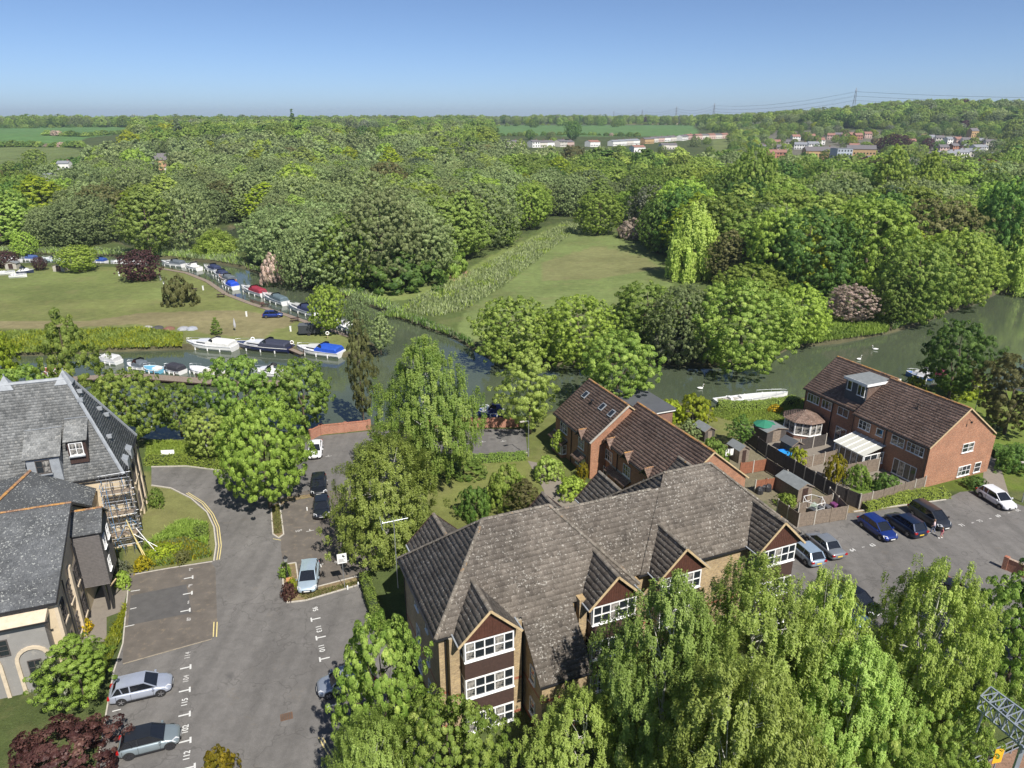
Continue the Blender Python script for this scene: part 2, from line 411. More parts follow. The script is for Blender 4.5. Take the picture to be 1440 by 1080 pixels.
paint([(1110, 447), (1250, 440), (1250, 468), (1112, 487)], (0.10, 0.155, 0.04))
# meadow with the moorings
paint([(-300, 372), (232, 376), (262, 382), (318, 412), (350, 424), (450, 458), (530, 486), (500, 500), (330, 487), (150, 492), (-300, 500)], (0.155, 0.175, 0.058))
paint([(-300, 378), (228, 382), (270, 400), (250, 420), (-300, 425)], (0.142, 0.172, 0.055))
paint([(-300, 452), (-60, 452), (120, 452), (200, 440), (330, 436), (420, 448), (400, 462), (280, 462), (190, 456), (90, 461), (-300, 468)], (0.21, 0.185, 0.095))
paint([(250, 455), (330, 448), (390, 460), (370, 476), (290, 470)], (0.2, 0.18, 0.09))
paint([(-300, 468), (90, 463), (200, 460), (255, 468), (256, 489), (150, 492), (-300, 500)], (0.085, 0.11, 0.03))
paint([(-300, 350), (160, 352), (330, 356), (345, 372), (235, 362), (-300, 352)], (0.15, 0.165, 0.06))
# near bank lawns
paint([(205, 610), (330, 615), (325, 665), (205, 665)], (0.09, 0.14, 0.03))
paint([(195, 660), (250, 680), (310, 740), (310, 800), (170, 812)], (0.165, 0.17, 0.062))
paint([(600, 640), (800, 640), (800, 760), (600, 760)], (0.15, 0.165, 0.05))
paint([(735, 590), (800, 580), (830, 700), (745, 640)], (0.13, 0.15, 0.045))
paint([(930, 560), (1130, 560), (1130, 640), (930, 640)], (0.15, 0.16, 0.055))
paint([(1130, 545), (1600, 540), (1600, 690), (1130, 690)], (0.12, 0.165, 0.03))
paint([(940, 640), (1080, 610), (1320, 700), (1180, 760)], (0.17, 0.15, 0.1))
bk = (np.abs(dd + 0.2) < 1.0) & near; colr[bk] = (0.085, 0.08, 0.045)
colr[dd > 0.8] = (0.05, 0.05, 0.03)
i = np.arange(len(ys) - 1)[:, None] * NC + np.arange(NC - 1)[None, :]
quads = np.stack([i, i + 1, i + NC + 1, i + NC], -1).reshape(-1, 4)
gm, nt, bs = _nodes('ground_cover'); co = coords(nt)
c = attr(nt, 'cover', 'Color')
c = mixc(nt, 1.0, c, ramp(nt, noise(nt, co, 0.05, 6, 0.65), [(0.3, 0.72), (0.7, 1.25)]), 'MULTIPLY')
c = mixc(nt, 1.0, c, ramp(nt, noise(nt, co, 0.6, 6, 0.7), [(0.3, 0.78), (0.7, 1.2)]), 'MULTIPLY')
c = mixc(nt, 1.0, c, ramp(nt, noise(nt, co, 6, 4, 0.8), [(0.25, 0.7), (0.75, 1.3)]), 'MULTIPLY')
c = mixc(nt, ramp(nt, noise(nt, co, 0.17, 5, 0.7, 0.6), [(0.52, 0), (0.72, 0.45)]), c, (0.2, 0.175, 0.085))
nt.links.new(c, bs.inputs['Base Color']); bs.inputs['Roughness'].default_value = 0.95; bs.inputs['Specular IOR Level'].default_value = 0.15
bump(nt, bs, noise(nt, co, 7, 5, 0.8), 0.09)
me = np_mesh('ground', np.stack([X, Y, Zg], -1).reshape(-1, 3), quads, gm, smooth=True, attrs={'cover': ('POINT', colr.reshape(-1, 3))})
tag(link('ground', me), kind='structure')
# water sheet
wm, nt, bs = _nodes('river_water'); co = coords(nt)
c = ramp(nt, noise(nt, co, 0.035, 4, 0.6, 0.5), [(0.3, (0.052, 0.068, 0.042)), (0.7, (0.078, 0.094, 0.058))])
nt.links.new(c, bs.inputs['Base Color']); bs.inputs['Roughness'].default_value = 0.07; bs.inputs['IOR'].default_value = 1.5
mp = nt.nodes.new('ShaderNodeMapping'); mp.inputs['Scale'].default_value = (1, 1.6, 1); nt.links.new(co, mp.inputs[0])
bump(nt, bs, math_(nt, 'ADD', noise(nt, mp.outputs[0], 1.1, 3, 0.5, 0.8), math_(nt, 'MULTIPLY', noise(nt, mp.outputs[0], 0.12, 2), 1.6)), 0.02, 0.4)
b = MB(); b.poly([(-330, 40, ZW), (330, 40, ZW), (430, 345, ZW), (-430, 345, ZW)])
tag(b.build('river', wm), kind='structure')

def sheet(name, pts, z, mat, **k):
    """flat sheet lying on the ground (world xy points)"""
    b = MB(); n = len(pts)
    vs = [(p[0], p[1], z) for p in pts]
    fs = []
    for t in tessellate_polygon([[Vector((p[0], p[1], 0)) for p in pts]]):
        a, q, r = t
        if (pts[q][0] - pts[a][0]) * (pts[r][1] - pts[a][1]) - (pts[r][0] - pts[a][0]) * (pts[q][1] - pts[a][1]) < 0: q, r = r, q
        fs.append((a, q, r))
    b.add(vs, fs)
    return b.build(name, mat, **k)
am, nt, bs = _nodes('asphalt'); co = coords(nt)
c = ramp(nt, noise(nt, co, 0.12, 6, 0.6), [(0.3, (0.118, 0.112, 0.106)), (0.7, (0.165, 0.157, 0.148))])
c = mixc(nt, 1.0, c, ramp(nt, noise(nt, co, 1.1, 6, 0.75, 0.3), [(0.3, 0.82), (0.7, 1.14)]), 'MULTIPLY')
c = mixc(nt, 1.0, c, ramp(nt, noise(nt, co, 28, 2, 0.8), [(0.25, 0.78), (0.75, 1.22)]), 'MULTIPLY')
tw = nt.nodes.new('ShaderNodeMapping'); tw.inputs['Rotation'].default_value = (0, 0, math.radians(-20)); tw.inputs['Scale'].default_value = (1.0, 0.06, 1); nt.links.new(co, tw.inputs[0])
c = mixc(nt, 1.0, c, ramp(nt, noise(nt, tw.outputs[0], 0.7, 3, 0.5), [(0.35, 0.86), (0.65, 1.1)]), 'MULTIPLY')
c = mixc(nt, ramp(nt, noise(nt, co, 0.42, 5, 0.8), [(0.60, 0), (0.72, 0.5)]), c, (0.16, 0.135, 0.105))
vo = nt.nodes.new('ShaderNodeTexVoronoi'); vo.inputs['Scale'].default_value = 0.33; nt.links.new(co, vo.inputs['Vector'])
c = mixc(nt, ramp(nt, math_(nt, 'ADD', vo.outputs['Distance'], math_(nt, 'MULTIPLY', noise(nt, co, 2.5, 4), 0.25)), [(0.17, 0.55), (0.27, 0)]), c, (0.062, 0.06, 0.06))
vc = nt.nodes.new('ShaderNodeTexVoronoi'); vc.feature = 'DISTANCE_TO_EDGE'; vc.inputs['Scale'].default_value = 0.16
dn = nt.nodes.new('ShaderNodeTexNoise'); dn.inputs['Scale'].default_value = 0.8; nt.links.new(co, dn.inputs['Vector'])
va = nt.nodes.new('ShaderNodeVectorMath'); va.operation = 'MULTIPLY_ADD'; nt.links.new(dn.outputs['Color'], va.inputs[0]); va.inputs[1].default_value = (2.5, 2.5, 2.5); nt.links.new(co, va.inputs[2])
nt.links.new(va.outputs[0], vc.inputs['Vector'])
c = mixc(nt, ramp(nt, vc.outputs['Distance'], [(0.004, 0.45), (0.009, 0)]), c, (0.07, 0.066, 0.062))
nt.links.new(c, bs.inputs['Base Color']); bs.inputs['Roughness'].default_value = 0.9; bs.inputs['Specular IOR Level'].default_value = 0.25
bump(nt, bs, noise(nt, co, 22, 3), 0.01)
MT['asphalt'] = am
MT['asphalt_d'] = plain('worn_brown_asphalt', (0.115, 0.1, 0.085), 0.9, var=0.2, scale=0.8, bumpd=0.01, dirt=((0.2, 0.16, 0.11), 0.7, 1.6, 0.56))
MT['asphalt_n'] = plain('newer_dark_asphalt', (0.085, 0.082, 0.08), 0.9, var=0.16, scale=1.2, bumpd=0.01)
MT['paving'] = plain('grey_brown_paving', (0.2, 0.175, 0.145), 0.9, var=0.15, scale=2, dirt=((0.12, 0.11, 0.08), 0.6, 2, 0.55))
MT['soil'] = plain('dry_soil', (0.2, 0.145, 0.08), 0.95, var=0.3, scale=4, bumpd=0.05, dirt=((0.25, 0.22, 0.08), 0.7, 2, 0.5))
road_px = [(213, 657), (262, 657), (320, 664), (338, 664), (395, 652), (440, 614), (522, 606), (600, 604), (738, 603), (742, 637), (655, 641), (575, 652), (556, 700), (552, 775), (513, 811), (524, 842), (540, 900), (620, 1080), (700, 1250),
           (100, 1250), (135, 1080), (150, 1000), (158, 945), (172, 905), (182, 807), (240, 798), (301, 788), (304, 768), (301, 742), (291, 720), (268, 700), (240, 686), (213, 682)]
ROAD = W(road_px)
tag(sheet('road', ROAD, 0.02, MT['asphalt']), kind='structure')
rp_px = [(1060, 770), (1150, 722), (1192, 722), (1200, 704), (1255, 718), (1330, 702), (1350, 692), (1372, 690), (1440, 712), (1700, 790), (1900, 1000), (1420, 800), (1410, 806), (1320, 815), (1300, 850), (1260, 900), (1120, 900), (1120, 820), (1080, 800)]
CARPARK = W([(1060, 770), (1150, 722), (1192, 722), (1200, 712), (1215, 722), (1330, 702), (1350, 692), (1372, 690), (1440, 712), (1700, 790), (1900, 950), (1700, 1050), (1300, 930), (1120, 900), (1100, 830)])
tag(sheet('car_park', CARPARK, 0.02, MT['asphalt']), kind='structure')
tag(sheet('worn_parking_bays', W([(183, 809), (296, 790), (303, 800), (306, 892), (297, 898), (172, 933), (174, 905)]), 0.026, MT['asphalt_d']), kind='structure')
tag(sheet('asphalt_patch', W([(184, 838), (262, 822), (270, 862), (180, 880)]), 0.031, MT['asphalt_n']), kind='structure')
tag(sheet('parking_bays', W([(398, 700), (430, 690), (520, 690), (540, 780), (510, 806), (452, 825), (404, 845), (395, 770)]), 0.026, MT['asphalt_d']), kind='structure')
path_c = MT['paving']
tag(sheet('garden_path', W([(742, 648), (775, 655), (800, 690), (850, 712), (840, 745), (770, 735), (765, 690)]), 0.02, path_c), kind='structure')
tag(sheet('yard_paving', W([(118, 868), (150, 812), (185, 806), (172, 860), (150, 868), (150, 902), (112, 905)]), 0.02, MT['paving']), kind='structure')
tag(sheet('side_path', W([(1385, 640), (1402, 640), (1420, 700), (1380, 700)]), 0.02, path_c), kind='structure')
tag(sheet('bin_yard', W([(1180, 708), (1205, 700), (1214, 720), (1192, 722)]), 0.024, MT['soil']), kind='structure')
tag(sheet('patio', W([(1040, 600), (1180, 600), (1300, 690), (1220, 705), (1100, 650)]), 0.022, path_c), kind='structure')
# planted islands with kerbs
kerb_m = MT['conc']
def kerb(name, pts, w=0.13, h=0.12, closed=False, zb=0.0, mat=None):
    """kerbstones laid end to end along a line, each stone a part when near"""
    root = thing(name, None, None); tag(root, kind='structure')
    pts = [Vector((p[0], p[1], 0)) for p in pts]
    if closed: pts.append(pts[0])
    L = 0.914; cache = {}
    for a, q in zip(pts[:-1], pts[1:]):
        n = max(1, round((q - a).length / L)); st = (q - a) / n; ln = st.length
        key = round(ln, 2)
        if key not in cache:
            b = MB(); b.box(0.006, -w / 2, 0, ln - 0.006, w / 2, h); cache[key] = b.mesh('kerbstone', mat or kerb_m)
        for k in range(n):
            p = a + st * k
            o = link('kerbstone', cache[key], root, (p.x, p.y, zb + random.uniform(-0.006, 0.006)), math.atan2(st.y, st.x))
    return root
random.seed(3)
kerb('road_kerb', W([(213, 683), (240, 687), (268, 701), (291, 721), (301, 742), (304, 768), (301, 789)]))
kerb('bay_edging', W([(182, 808), (173, 905), (160, 945), (150, 1000), (140, 1060)]), 0.1, 0.06)
kerb('lawn_edging', W([(190, 808), (240, 799), (299, 790)]), 0.1, 0.06)
kerb('hedge_kerb', W([(213, 657), (262, 656), (318, 663)]))
isl1 = W([(381, 712), (393, 706), (399, 752), (392, 757), (384, 752)])
isl2 = W([(397, 795), (416, 792), (422, 832), (500, 812), (512, 812), (515, 820), (430, 845), (404, 848), (399, 838)])
isl3 = W([(381, 706), (400, 700), (455, 693), (455, 697), (402, 706), (393, 712)])
tag(sheet('planting_island', isl1, 0.06, MT['soil']), kind='structure'); tag(sheet('planting_island', isl2, 0.06, MT['soil']), kind='structure'); tag(sheet('planting_island', isl3, 0.05, MT['soil']), kind='structure')
kerb('island_kerb', isl1, closed=True, h=0.1); kerb('island_kerb', isl2, closed=True, h=0.1)
kerb('car_park_kerb', W([(742, 637), (655, 641), (575, 652)]), h=0.1)
kerb('car_park_kerb', W([(1200, 720), (1330, 703)]), h=0.1)
# painted markings: flat prints 4 mm above the tarmac
mk = plain('road_paint_white', (0.56, 0.56, 0.54), 0.7, var=0.1, scale=8, dirt=((0.3, 0.29, 0.27), 0.6, 9, 0.56))
mky = plain('road_paint_yellow', (0.6, 0.5, 0.22), 0.7, var=0.12, scale=8, dirt=((0.3, 0.26, 0.18), 0.7, 6, 0.55))
mk_old = plain('road_paint_faded', (0.45, 0.44, 0.42), 0.8, var=0.15, scale=8, dirt=((0.2, 0.19, 0.18), 0.8, 7, 0.5))
ZM = 0.038
def stroke(b, p, q, w, z=ZM):
    p = Vector(p[:2]); q = Vector(q[:2]); dv = (q - p).normalized(); n = Vector((-dv.y, dv.x)) * w / 2
    b.poly([(*(p - n), z), (*(q - n), z), (*(q + n), z), (*(p + n), z)])
def number(txt, px, py, deg, size=0.62, mat=None):
    cu = bpy.data.curves.new('bay_number', 'FONT'); cu.body = txt; cu.size = size; cu.align_x = 'CENTER'; cu.align_y = 'CENTER'; cu.offset = 0.012
    o = bpy.data.objects.new('tmp', cu); dg = bpy.context.evaluated_depsgraph_get(); COL.objects.link(o)
    dg.update(); me = bpy.data.meshes.new_from_object(o.evaluated_get(dg)); COL.objects.unlink(o); bpy.data.objects.remove(o)
    me.materials.clear(); me.materials.append(mat or mk)
    p = at(px, py); o = link('bay_number', me, None, (p.x, p.y, ZM), math.radians(deg)); tag(o, kind='structure'); return o
def tmark(px, py, dirv, barv, stem=0.75, bar=0.55, w=0.13, mat=None):
    """T: the bar across, the stem pointing into the bays"""
    p = at(px, py).xy; d_ = Vector(dirv).normalized(); c_ = Vector(barv).normalized(); b = MB()
    stroke(b, p - c_ * bar / 2, p + c_ * bar / 2, w); stroke(b, p + d_ * w / 2, p + d_ * stem, w)
    tag(b.build('parking_marking', mat or mk), kind='structure')
rd = (at(270, 1042).xy - at(270, 939).xy).normalized()      # along the row of bays
left = Vector((-0.94, -0.34))
for px, py in [(271, 812), (270, 834), (267, 858), (268, 938), (267, 970), (267, 1004), (268, 1041), (274, 1078)]: tmark(px, py, left, rd)
for t, px, py in [('97', 269, 801), ('98', 268, 824), ('99', 267, 847), ('87', 266, 871), ('114', 264, 922), ('104', 262, 955), ('115', 260, 988), ('102', 261, 1026), ('112', 263, 1063)]:
    number(t, px, py, 108, 0.56 if len(t) == 3 else 0.45, mk if t in ('115', '102', '112') else mk_old)
rd2 = (at(461, 990).xy - at(440, 869).xy).normalized(); right_ = Vector((0.94, 0.34))
for px, py in [(438, 872), (445, 898), (450, 928), (458, 957), (461, 994)]: tmark(px, py, right_, rd2)
for t, px, py in [('95', 443, 857), ('113', 448, 885), ('110', 452, 912)]: number(t, px, py, -68, 0.6, mk)
b = MB()
for a_, q_ in [((184, 832), (197, 830)), ((183, 857), (192, 855)), ((175, 882), (189, 879)), ((158, 1001), (170, 998)), ((517, 857), (525, 855)), ((513, 943), (519, 941))]:
    stroke(b, at(*a_), at(*q_), 0.1)
tag(b.build('bay_line', mk), kind='structure')
for px, py in [(451, 794), (492, 788)]: tmark(px, py, (0.34, -0.94), (0.94, 0.34), 0.5, 0.5, 0.1)
number('108', 420, 747, 22, 0.5, mk_old); number('91', 474, 791, 22, 0.5, mk_old)
for px, py in [(462, 642), (438, 681), (436, 747), (679, 622), (708, 621)]: tmark(px, py, (-0.38, 0.92), (0.92, 0.38), 0.4, 0.8, 0.1, mk_old)
for t, px, py in [('64', 1199, 774), ('63', 1227, 767), ('71', 1353, 739), ('70', 1378, 733), ('69', 1404, 726), ('68', 1431, 718)]: number(t, px, py, 22, 0.6, mk_old if t in ('70', '68') else mk)
b = MB()
dots = [(1212, 770), (1243, 763), (1320, 747), (1366, 736), (1391, 730), (1417, 722)]
for p_ in dots: q = at(*p_); stroke(b, q, q + Vector((0.3, 0.1, 0)), 0.12)
tag(b.build('bay_line', mk_old), kind='structure')
for off in (0.0, 0.22):       # double yellow lines by the kerb
    b = MB(); pts = [at(*p).xy for p in [(262, 694), (284, 708), (297, 724), (305, 742), (308, 768), (305, 788)]]
    for p_, q_ in zip(pts[:-1], pts[1:]):
        n = Vector((q_.y - p_.y, -(q_.x - p_.x))).normalized() * -off; stroke(b, p_ + n, q_ + n, 0.09)
    tag(b.build('yellow_line', mky), kind='structure')
b = MB()
for dx in (0, 4.5): stroke(b, at(301 + dx, 875), at(300 + dx, 896), 0.09)
for dx in (0, 6): stroke(b, at(448 + dx, 1038), at(475 + dx, 1085), 0.09)
stroke(b, at(395, 760), at(384, 758), 0.08)
tag(b.build('yellow_line', mky), kind='structure')
# long repair seam and manhole
b = MB(); stroke(b, at(173, 934), at(298, 899), 0.12, 0.034); tag(b.build('asphalt_seam', plain('pale_seam', (0.27, 0.23, 0.17), 0.9, var=0.3, scale=5)), kind='structure')
mh = thing('manhole_cover', 'brown iron manhole cover set in the driveway tarmac', 'manhole cover', (*at(403, 1008).xy, 0.02), math.radians(20))
b = MB(); b.box(-0.42, -0.32, 0, 0.42, 0.32, 0.02); b.build('frame', plain('rusty_iron', (0.16, 0.09, 0.055), 0.8, 0.3), mh)
b = MB(); [b.box(-0.36 + k * 0.15, -0.27, 0.02, -0.27 + k * 0.15, 0.27, 0.035) for k in range(5)]; b.build('lid', plain('worn_iron', (0.13, 0.1, 0.08), 0.7, 0.4), mh)
# ---------------------------------------------------------------- vegetation
def unit(v): return v / (np.linalg.norm(v, axis=-1, keepdims=True) + 1e-9)
def leaves_from(P, N, size, rng, elong=1.5, jitter=0.36):
    """diamond shaped leaves at points P facing N"""
    n = len(P)
    N = unit(N + rng.normal(0, jitter, (n, 3)))
    T = unit(np.cross(N, rng.normal(0, 1, (n, 3)))); B = np.cross(N, T)
    s = (size * rng.uniform(0.65, 1.35, n))[:, None]
    V = np.stack([P - T * s * elong / 2, P + B * s / 2 + N * s * 0.12, P + T * s * elong / 2, P - B * s / 2 + N * s * 0.12], 1)
    return V.reshape(-1, 3)
ENV = {
    'round': lambda t: np.sqrt(np.clip(1 - (2 * t - 1) ** 2, 0, 1)) ** 0.85,
    'dome': lambda t: np.sqrt(np.clip(1 - (1.12 * t - 0.12) ** 2, 0, 1)),
    'egg': lambda t: np.clip(1 - np.abs((t - 0.38) / np.where(t < 0.38, 0.46, 0.63)) ** 2.4, 0, 1) ** 0.55,
    'oval': lambda t: np.clip(np.sin(np.pi * np.clip(t, 0, 1) ** 0.8), 0, 1) ** 0.75,
    'cone': lambda t: np.clip(1.05 - t, 0, 1) ** 0.8 * np.clip(t * 12, 0, 1),
    'flame': lambda t: np.clip(np.sin(np.pi * np.clip(t * 0.93 + 0.07, 0, 1) ** 0.62), 0, 1) ** 0.9,
}
def crown_geo(style, R, H, nclump, nleaf, leaf, seed, weep=0.0, lump=0.25, zflat=0.75, csize=1.0, plates=0):
    """returns leaf quads (verts), per-leaf value; crown base at z=0"""
    rng = np.random.default_rng(seed)
    env = ENV[style]
    lx, ly, lz = rng.normal(0, 1, (3, 7)); ph = rng.uniform(0, 6.28, 7)
    # clump centres spread over the envelope
    t = rng.uniform(0.02, 0.99, nclump * 6); e = env(t)
    keep = rng.uniform(0, 1, len(t)) < (0.25 + 0.75 * e); t = t[keep][:nclump]; e = e[keep][:nclump]; n = len(t)
    if plates: t = (np.floor(t * plates) + 0.5 + rng.uniform(-0.09, 0.09, n)) / plates; e = env(t)
    a = np.arange(n) * 2.39996 + rng.uniform(0, 0.9, n)
    f = 1 - 0.42 * rng.uniform(0, 1, n) ** 2.2
    lob = 1 + lump * np.sin(2.3 * np.cos(a) * lx[0] + 2.3 * np.sin(a) * ly[0] + 3 * t * lz[0] + ph[0]) * 0.6 + lump * rng.normal(0, 0.38, n)
    r = e * f * lob
    C = np.stack([np.cos(a) * r * R, np.sin(a) * r * R, t * H + rng.normal(0, 0.03, n) * H], 1)
    cr = csize * 1.5 * (R * R * H) ** (1 / 3) / math.sqrt(n) * rng.uniform(0.65, 1.4, n)
    O = unit(np.stack([np.cos(a) * e * 1.0, np.sin(a) * e * 1.0, (t - 0.45) * 1.5], 1))
    per = max(4, nleaf // n)
    ci = np.repeat(np.arange(n), per); m = len(ci)
    D = unit(rng.normal(0, 1, (m, 3)) + O[ci] * 0.9 + np.array([0, 0, 0.25]))
    rad = cr[ci] * (1 - 0.35 * rng.uniform(0, 1, m) ** 2)
    P = C[ci] + D * rad[:, None] * np.array([1, 1, zflat])
    if plates: P[:, 2] = C[ci][:, 2] + (P[:, 2] - C[ci][:, 2]) * 0.3
    N = D + O[ci] * 0.5
    val = np.clip(0.38 + 0.2 * rng.normal(0, 1, n)[ci] + rng.normal(0, 0.13, m), 0, 1)
    if weep > 0:
        k = rng.integers(4, 12, m)      # hanging shoots
        drop = rng.uniform(0, 1, m) ** 1.1 * weep * rng.uniform(0.4, 1.0, n)[ci]
        # leaves gather on discrete strands
        ns = 9
        sa = rng.uniform(0, 6.28, (n, ns)); sr = rng.uniform(0.3, 1.0, (n, ns)); si = rng.integers(0, ns, m)
        off = np.stack([np.cos(sa[ci, si]) * sr[ci, si] * cr[ci], np.sin(sa[ci, si]) * sr[ci, si] * cr[ci]], 1)
        P[:, :2] = C[ci][:, :2] + off * (1 + 0.15 * drop / max(weep, .1))[:, None] + rng.normal(0, leaf * 0.55, (m, 2))
        P[:, 2] = C[ci][:, 2] + cr[ci] * 0.4 * (1 - sr[ci, si]) - drop
        N = O[ci] * 1.0 + rng.normal(0, 0.3, (m, 3)) + np.array([0.15, -0.3, 0.75])
    P[:, 2] = np.maximum(P[:, 2], -0.12 * H * rng.uniform(0, 1, m))
    V = leaves_from(P, N, leaf, rng, 1.5 if not weep else 1.9)
    return V, val, C
def trunk_geo(b, H0, H, R, r0, seed, limbs=9, C=None, lean=0.0):
    """tapered trunk from the ground into the crown, with limbs out to the leaf clumps"""
    rnd = random.Random(seed); top = H0 + H * 0.86
    pts = [Vector((0, 0, -0.25))]; n = 6
    for k in range(1, n + 1):
        t = k / n; pts.append(Vector((rnd.uniform(-1, 1) * 0.05 * R * t * 2 + lean * t, rnd.uniform(-1, 1) * 0.1 * R * t, top * t)))
    rr = [r0 * (1.25 if k == 0 else (1 - 0.86 * (k / n))) for k in range(n + 1)]
    b.tube(pts, rr, 7)
    for k in range(limbs):
        t = rnd.uniform(0.3, 0.85); i = t * n; p = pts[int(i)].lerp(pts[min(n, int(i) + 1)], i - int(i))
        if p.z < H0 * 0.7: p = pts[max(2, int(n * H0 / top))]
        if C is not None and len(C):
            c = C[rnd.randrange(len(C))]; q = Vector((c[0] * 0.8, c[1] * 0.8, H0 + c[2] * 0.95))
            if q.z < p.z: q.z = p.z + rnd.uniform(0, 1)
        else:
            a = rnd.uniform(0, 6.28); q = p + Vector((math.cos(a) * R * .7, math.sin(a) * R * .7, H * .25))
        mid = p.lerp(q, 0.5) + Vector((0, 0, 0.06 * (q - p).length))
        rl = r0 * 0.42 * (1 - 0.6 * t)
        b.tube([p, mid, q], [rl, rl * 0.6, rl * 0.2], 5, cap=False)
FOL = {
    'maple': leaf_mat('bright_green_leaves', (0.145, 0.2, 0.035), (0.265, 0.325, 0.075), (0.32, 0.37, 0.11)),
    'green': leaf_mat('mid_green_leaves', (0.10, 0.155, 0.03), (0.215, 0.265, 0.072), (0.3, 0.33, 0.11)),
    'dark': leaf_mat('dark_green_leaves', (0.052, 0.105, 0.024), (0.129, 0.195, 0.050)),
    'birch': leaf_mat('birch_leaves', (0.155, 0.195, 0.05), (0.29, 0.35, 0.105), (0.36, 0.4, 0.17)),
    'willow': leaf_mat('grey_green_leaves', (0.12, 0.145, 0.065), (0.24, 0.275, 0.14), (0.32, 0.34, 0.2)),
    'weeping': leaf_mat('yellow_green_leaves', (0.19, 0.23, 0.05), (0.30, 0.34, 0.10)),
    'lime': leaf_mat('lime_green_leaves', (0.13, 0.17, 0.014), (0.28, 0.3, 0.035)),
    'gold': leaf_mat('golden_leaves', (0.2, 0.2, 0.015), (0.46, 0.38, 0.03)),
    'purple': leaf_mat('purple_leaves', (0.043, 0.020, 0.026), (0.121, 0.054, 0.062), (0.185, 0.095, 0.084)),
    'red': leaf_mat('dark_red_leaves', (0.06, 0.025, 0.025), (0.15, 0.075, 0.065), (0.25, 0.15, 0.12)),
    'blossom': leaf_mat('pale_pink_blossom', (0.3, 0.27, 0.18), (0.75, 0.6, 0.52), (0.85, 0.76, 0.7)),
    'white': leaf_mat('white_blossom', (0.12, 0.17, 0.06), (0.42, 0.45, 0.33), (0.7, 0.7, 0.62)),
    'brown': leaf_mat('brownish_leaves', (0.085, 0.08, 0.03), (0.165, 0.155, 0.07), (0.22, 0.2, 0.11)),
    'blue': leaf_mat('grey_green_needles', (0.06, 0.085, 0.05), (0.14, 0.17, 0.11)),
    'yellow': leaf_mat('yellow_flowers', (0.2, 0.22, 0.02), (0.75, 0.6, 0.03)),
}
PROTO = {}
def proto(key, style, R, H, H0, nclump, nleaf, leaf, seed, trunk=0.25, bark='bark', limbs=9, **k):
    V, val, C = crown_geo(style, R, H, nclump, nleaf, leaf, seed, **k)
    V[:, 2] += H0
    F = np.arange(len(V)).reshape(-1, 4)
    me = np_mesh('crown', V, F, FOL['green'], attrs={'rnd': ('FACE', val)})
    b = MB(); trunk_geo(b, H0, H, R, trunk, seed, limbs, C)
    tm = b.mesh('trunk', MT[bark], True)
    PROTO[key] = dict(crown=me, trunk=tm, R=R, H=H + H0, V=V, val=val, tb=b, bark=bark)
# near trees: a leaf is two or three pixels
proto('n_maple', 'round', 5.2, 8.5, 1.6, 620, 66000, 0.132, 11, 0.28, lump=0.34, csize=1.0)
proto('n_round', 'round', 4.6, 8.0, 1.4, 600, 60000, 0.122, 12, 0.25, lump=0.42, csize=0.98)
proto('n_birch', 'oval', 4.6, 12.0, 2.0, 760, 110000, 0.088, 13, 0.2, 'bark_w', 9, weep=1.3, lump=0.42, csize=1.0)
proto('n_birch2', 'egg', 5.0, 9.5, 1.2, 720, 100000, 0.092, 23, 0.2, 'bark_w', 9, weep=0.9, lump=0.45, csize=1.02)
proto('n_loose', 'oval', 3.6, 9.0, 1.4, 300, 32000, 0.12, 14, 0.2, lump=0.5, csize=0.9)
proto('n_bush', 'dome', 2.4, 2.6, 0.05, 240, 16000, 0.095, 15, 0.08, limbs=6, lump=0.35)
# middle distance
proto('m_round', 'round', 7.5, 14.0, 1.0, 780, 42000, 0.225, 21, 0.4, lump=0.28, csize=1.0)
proto('m_round2', 'egg', 8.0, 14.0, 0.6, 950, 48000, 0.225, 22, 0.4, lump=0.34, csize=1.0)
proto('m_oval', 'oval', 6.2, 16.5, 1.0, 800, 42000, 0.22, 24, 0.35, lump=0.32, csize=1.0)
proto('m_willow', 'egg', 8.0, 15.0, 0.5, 1200, 52000, 0.205, 25, 0.4, lump=0.45, csize=0.95)
proto('m_weep', 'dome', 5.0, 9.0, 0.8, 200, 18000, 0.22, 26, 0.28, weep=3.2, lump=0.22)
proto('m_cone', 'cone', 2.6, 12.0, 0.6, 150, 9000, 0.25, 27, 0.2, lump=0.2, plates=16)
proto('m_cedar', 'cone', 7.0, 11.0, 1.6, 150, 12000, 0.28, 28, 0.4, lump=0.35, plates=8)
proto('m_bush', 'dome', 2.6, 2.8, 0.05, 110, 5000, 0.2, 29, 0.08, limbs=5, lump=0.3)
# far off
proto('f_round', 'round', 7.5, 13.5, 1.0, 280, 9500, 0.42, 31, 0.3, limbs=4, lump=0.26, csize=1.0)
proto('f_round2', 'egg', 8.0, 14.0, 0.6, 340, 10500, 0.42, 32, 0.3, limbs=4, lump=0.34, csize=1.0)
proto('f_oval', 'oval', 6.0, 16.0, 0.8, 300, 9500, 0.42, 33, 0.3, limbs=4, lump=0.3, csize=1.0)
proto('f_cone', 'cone', 3.4, 15.0, 0.5, 60, 3000, 0.5, 34, 0.2, limbs=2, lump=0.2, plates=12)
proto('f_dome', 'dome', 5.5, 7.0, 0.2, 90, 3000, 0.55, 35, 0.2, limbs=3, lump=0.3)
def set_mat(o, m):
    o.material_slots[0].link = 'OBJECT'; o.material_slots[0].material = m
def plant(key, fol, x, y, z, r, h, name, label, cat='tree', group=None, rz=None, trunk=True):
    p = PROTO[key]; rz = random.uniform(0, 6.28) if rz is None else rz
    t = thing(name, label, cat, (x, y, z), rz, group)
    s = (r / p['R'], r / p['R'], h / p['H'])
    c = link('crown', p['crown'], t, scale=s); set_mat(c, FOL[fol])
    if trunk:
        link('trunk', p['trunk'], t, scale=s)
    return t
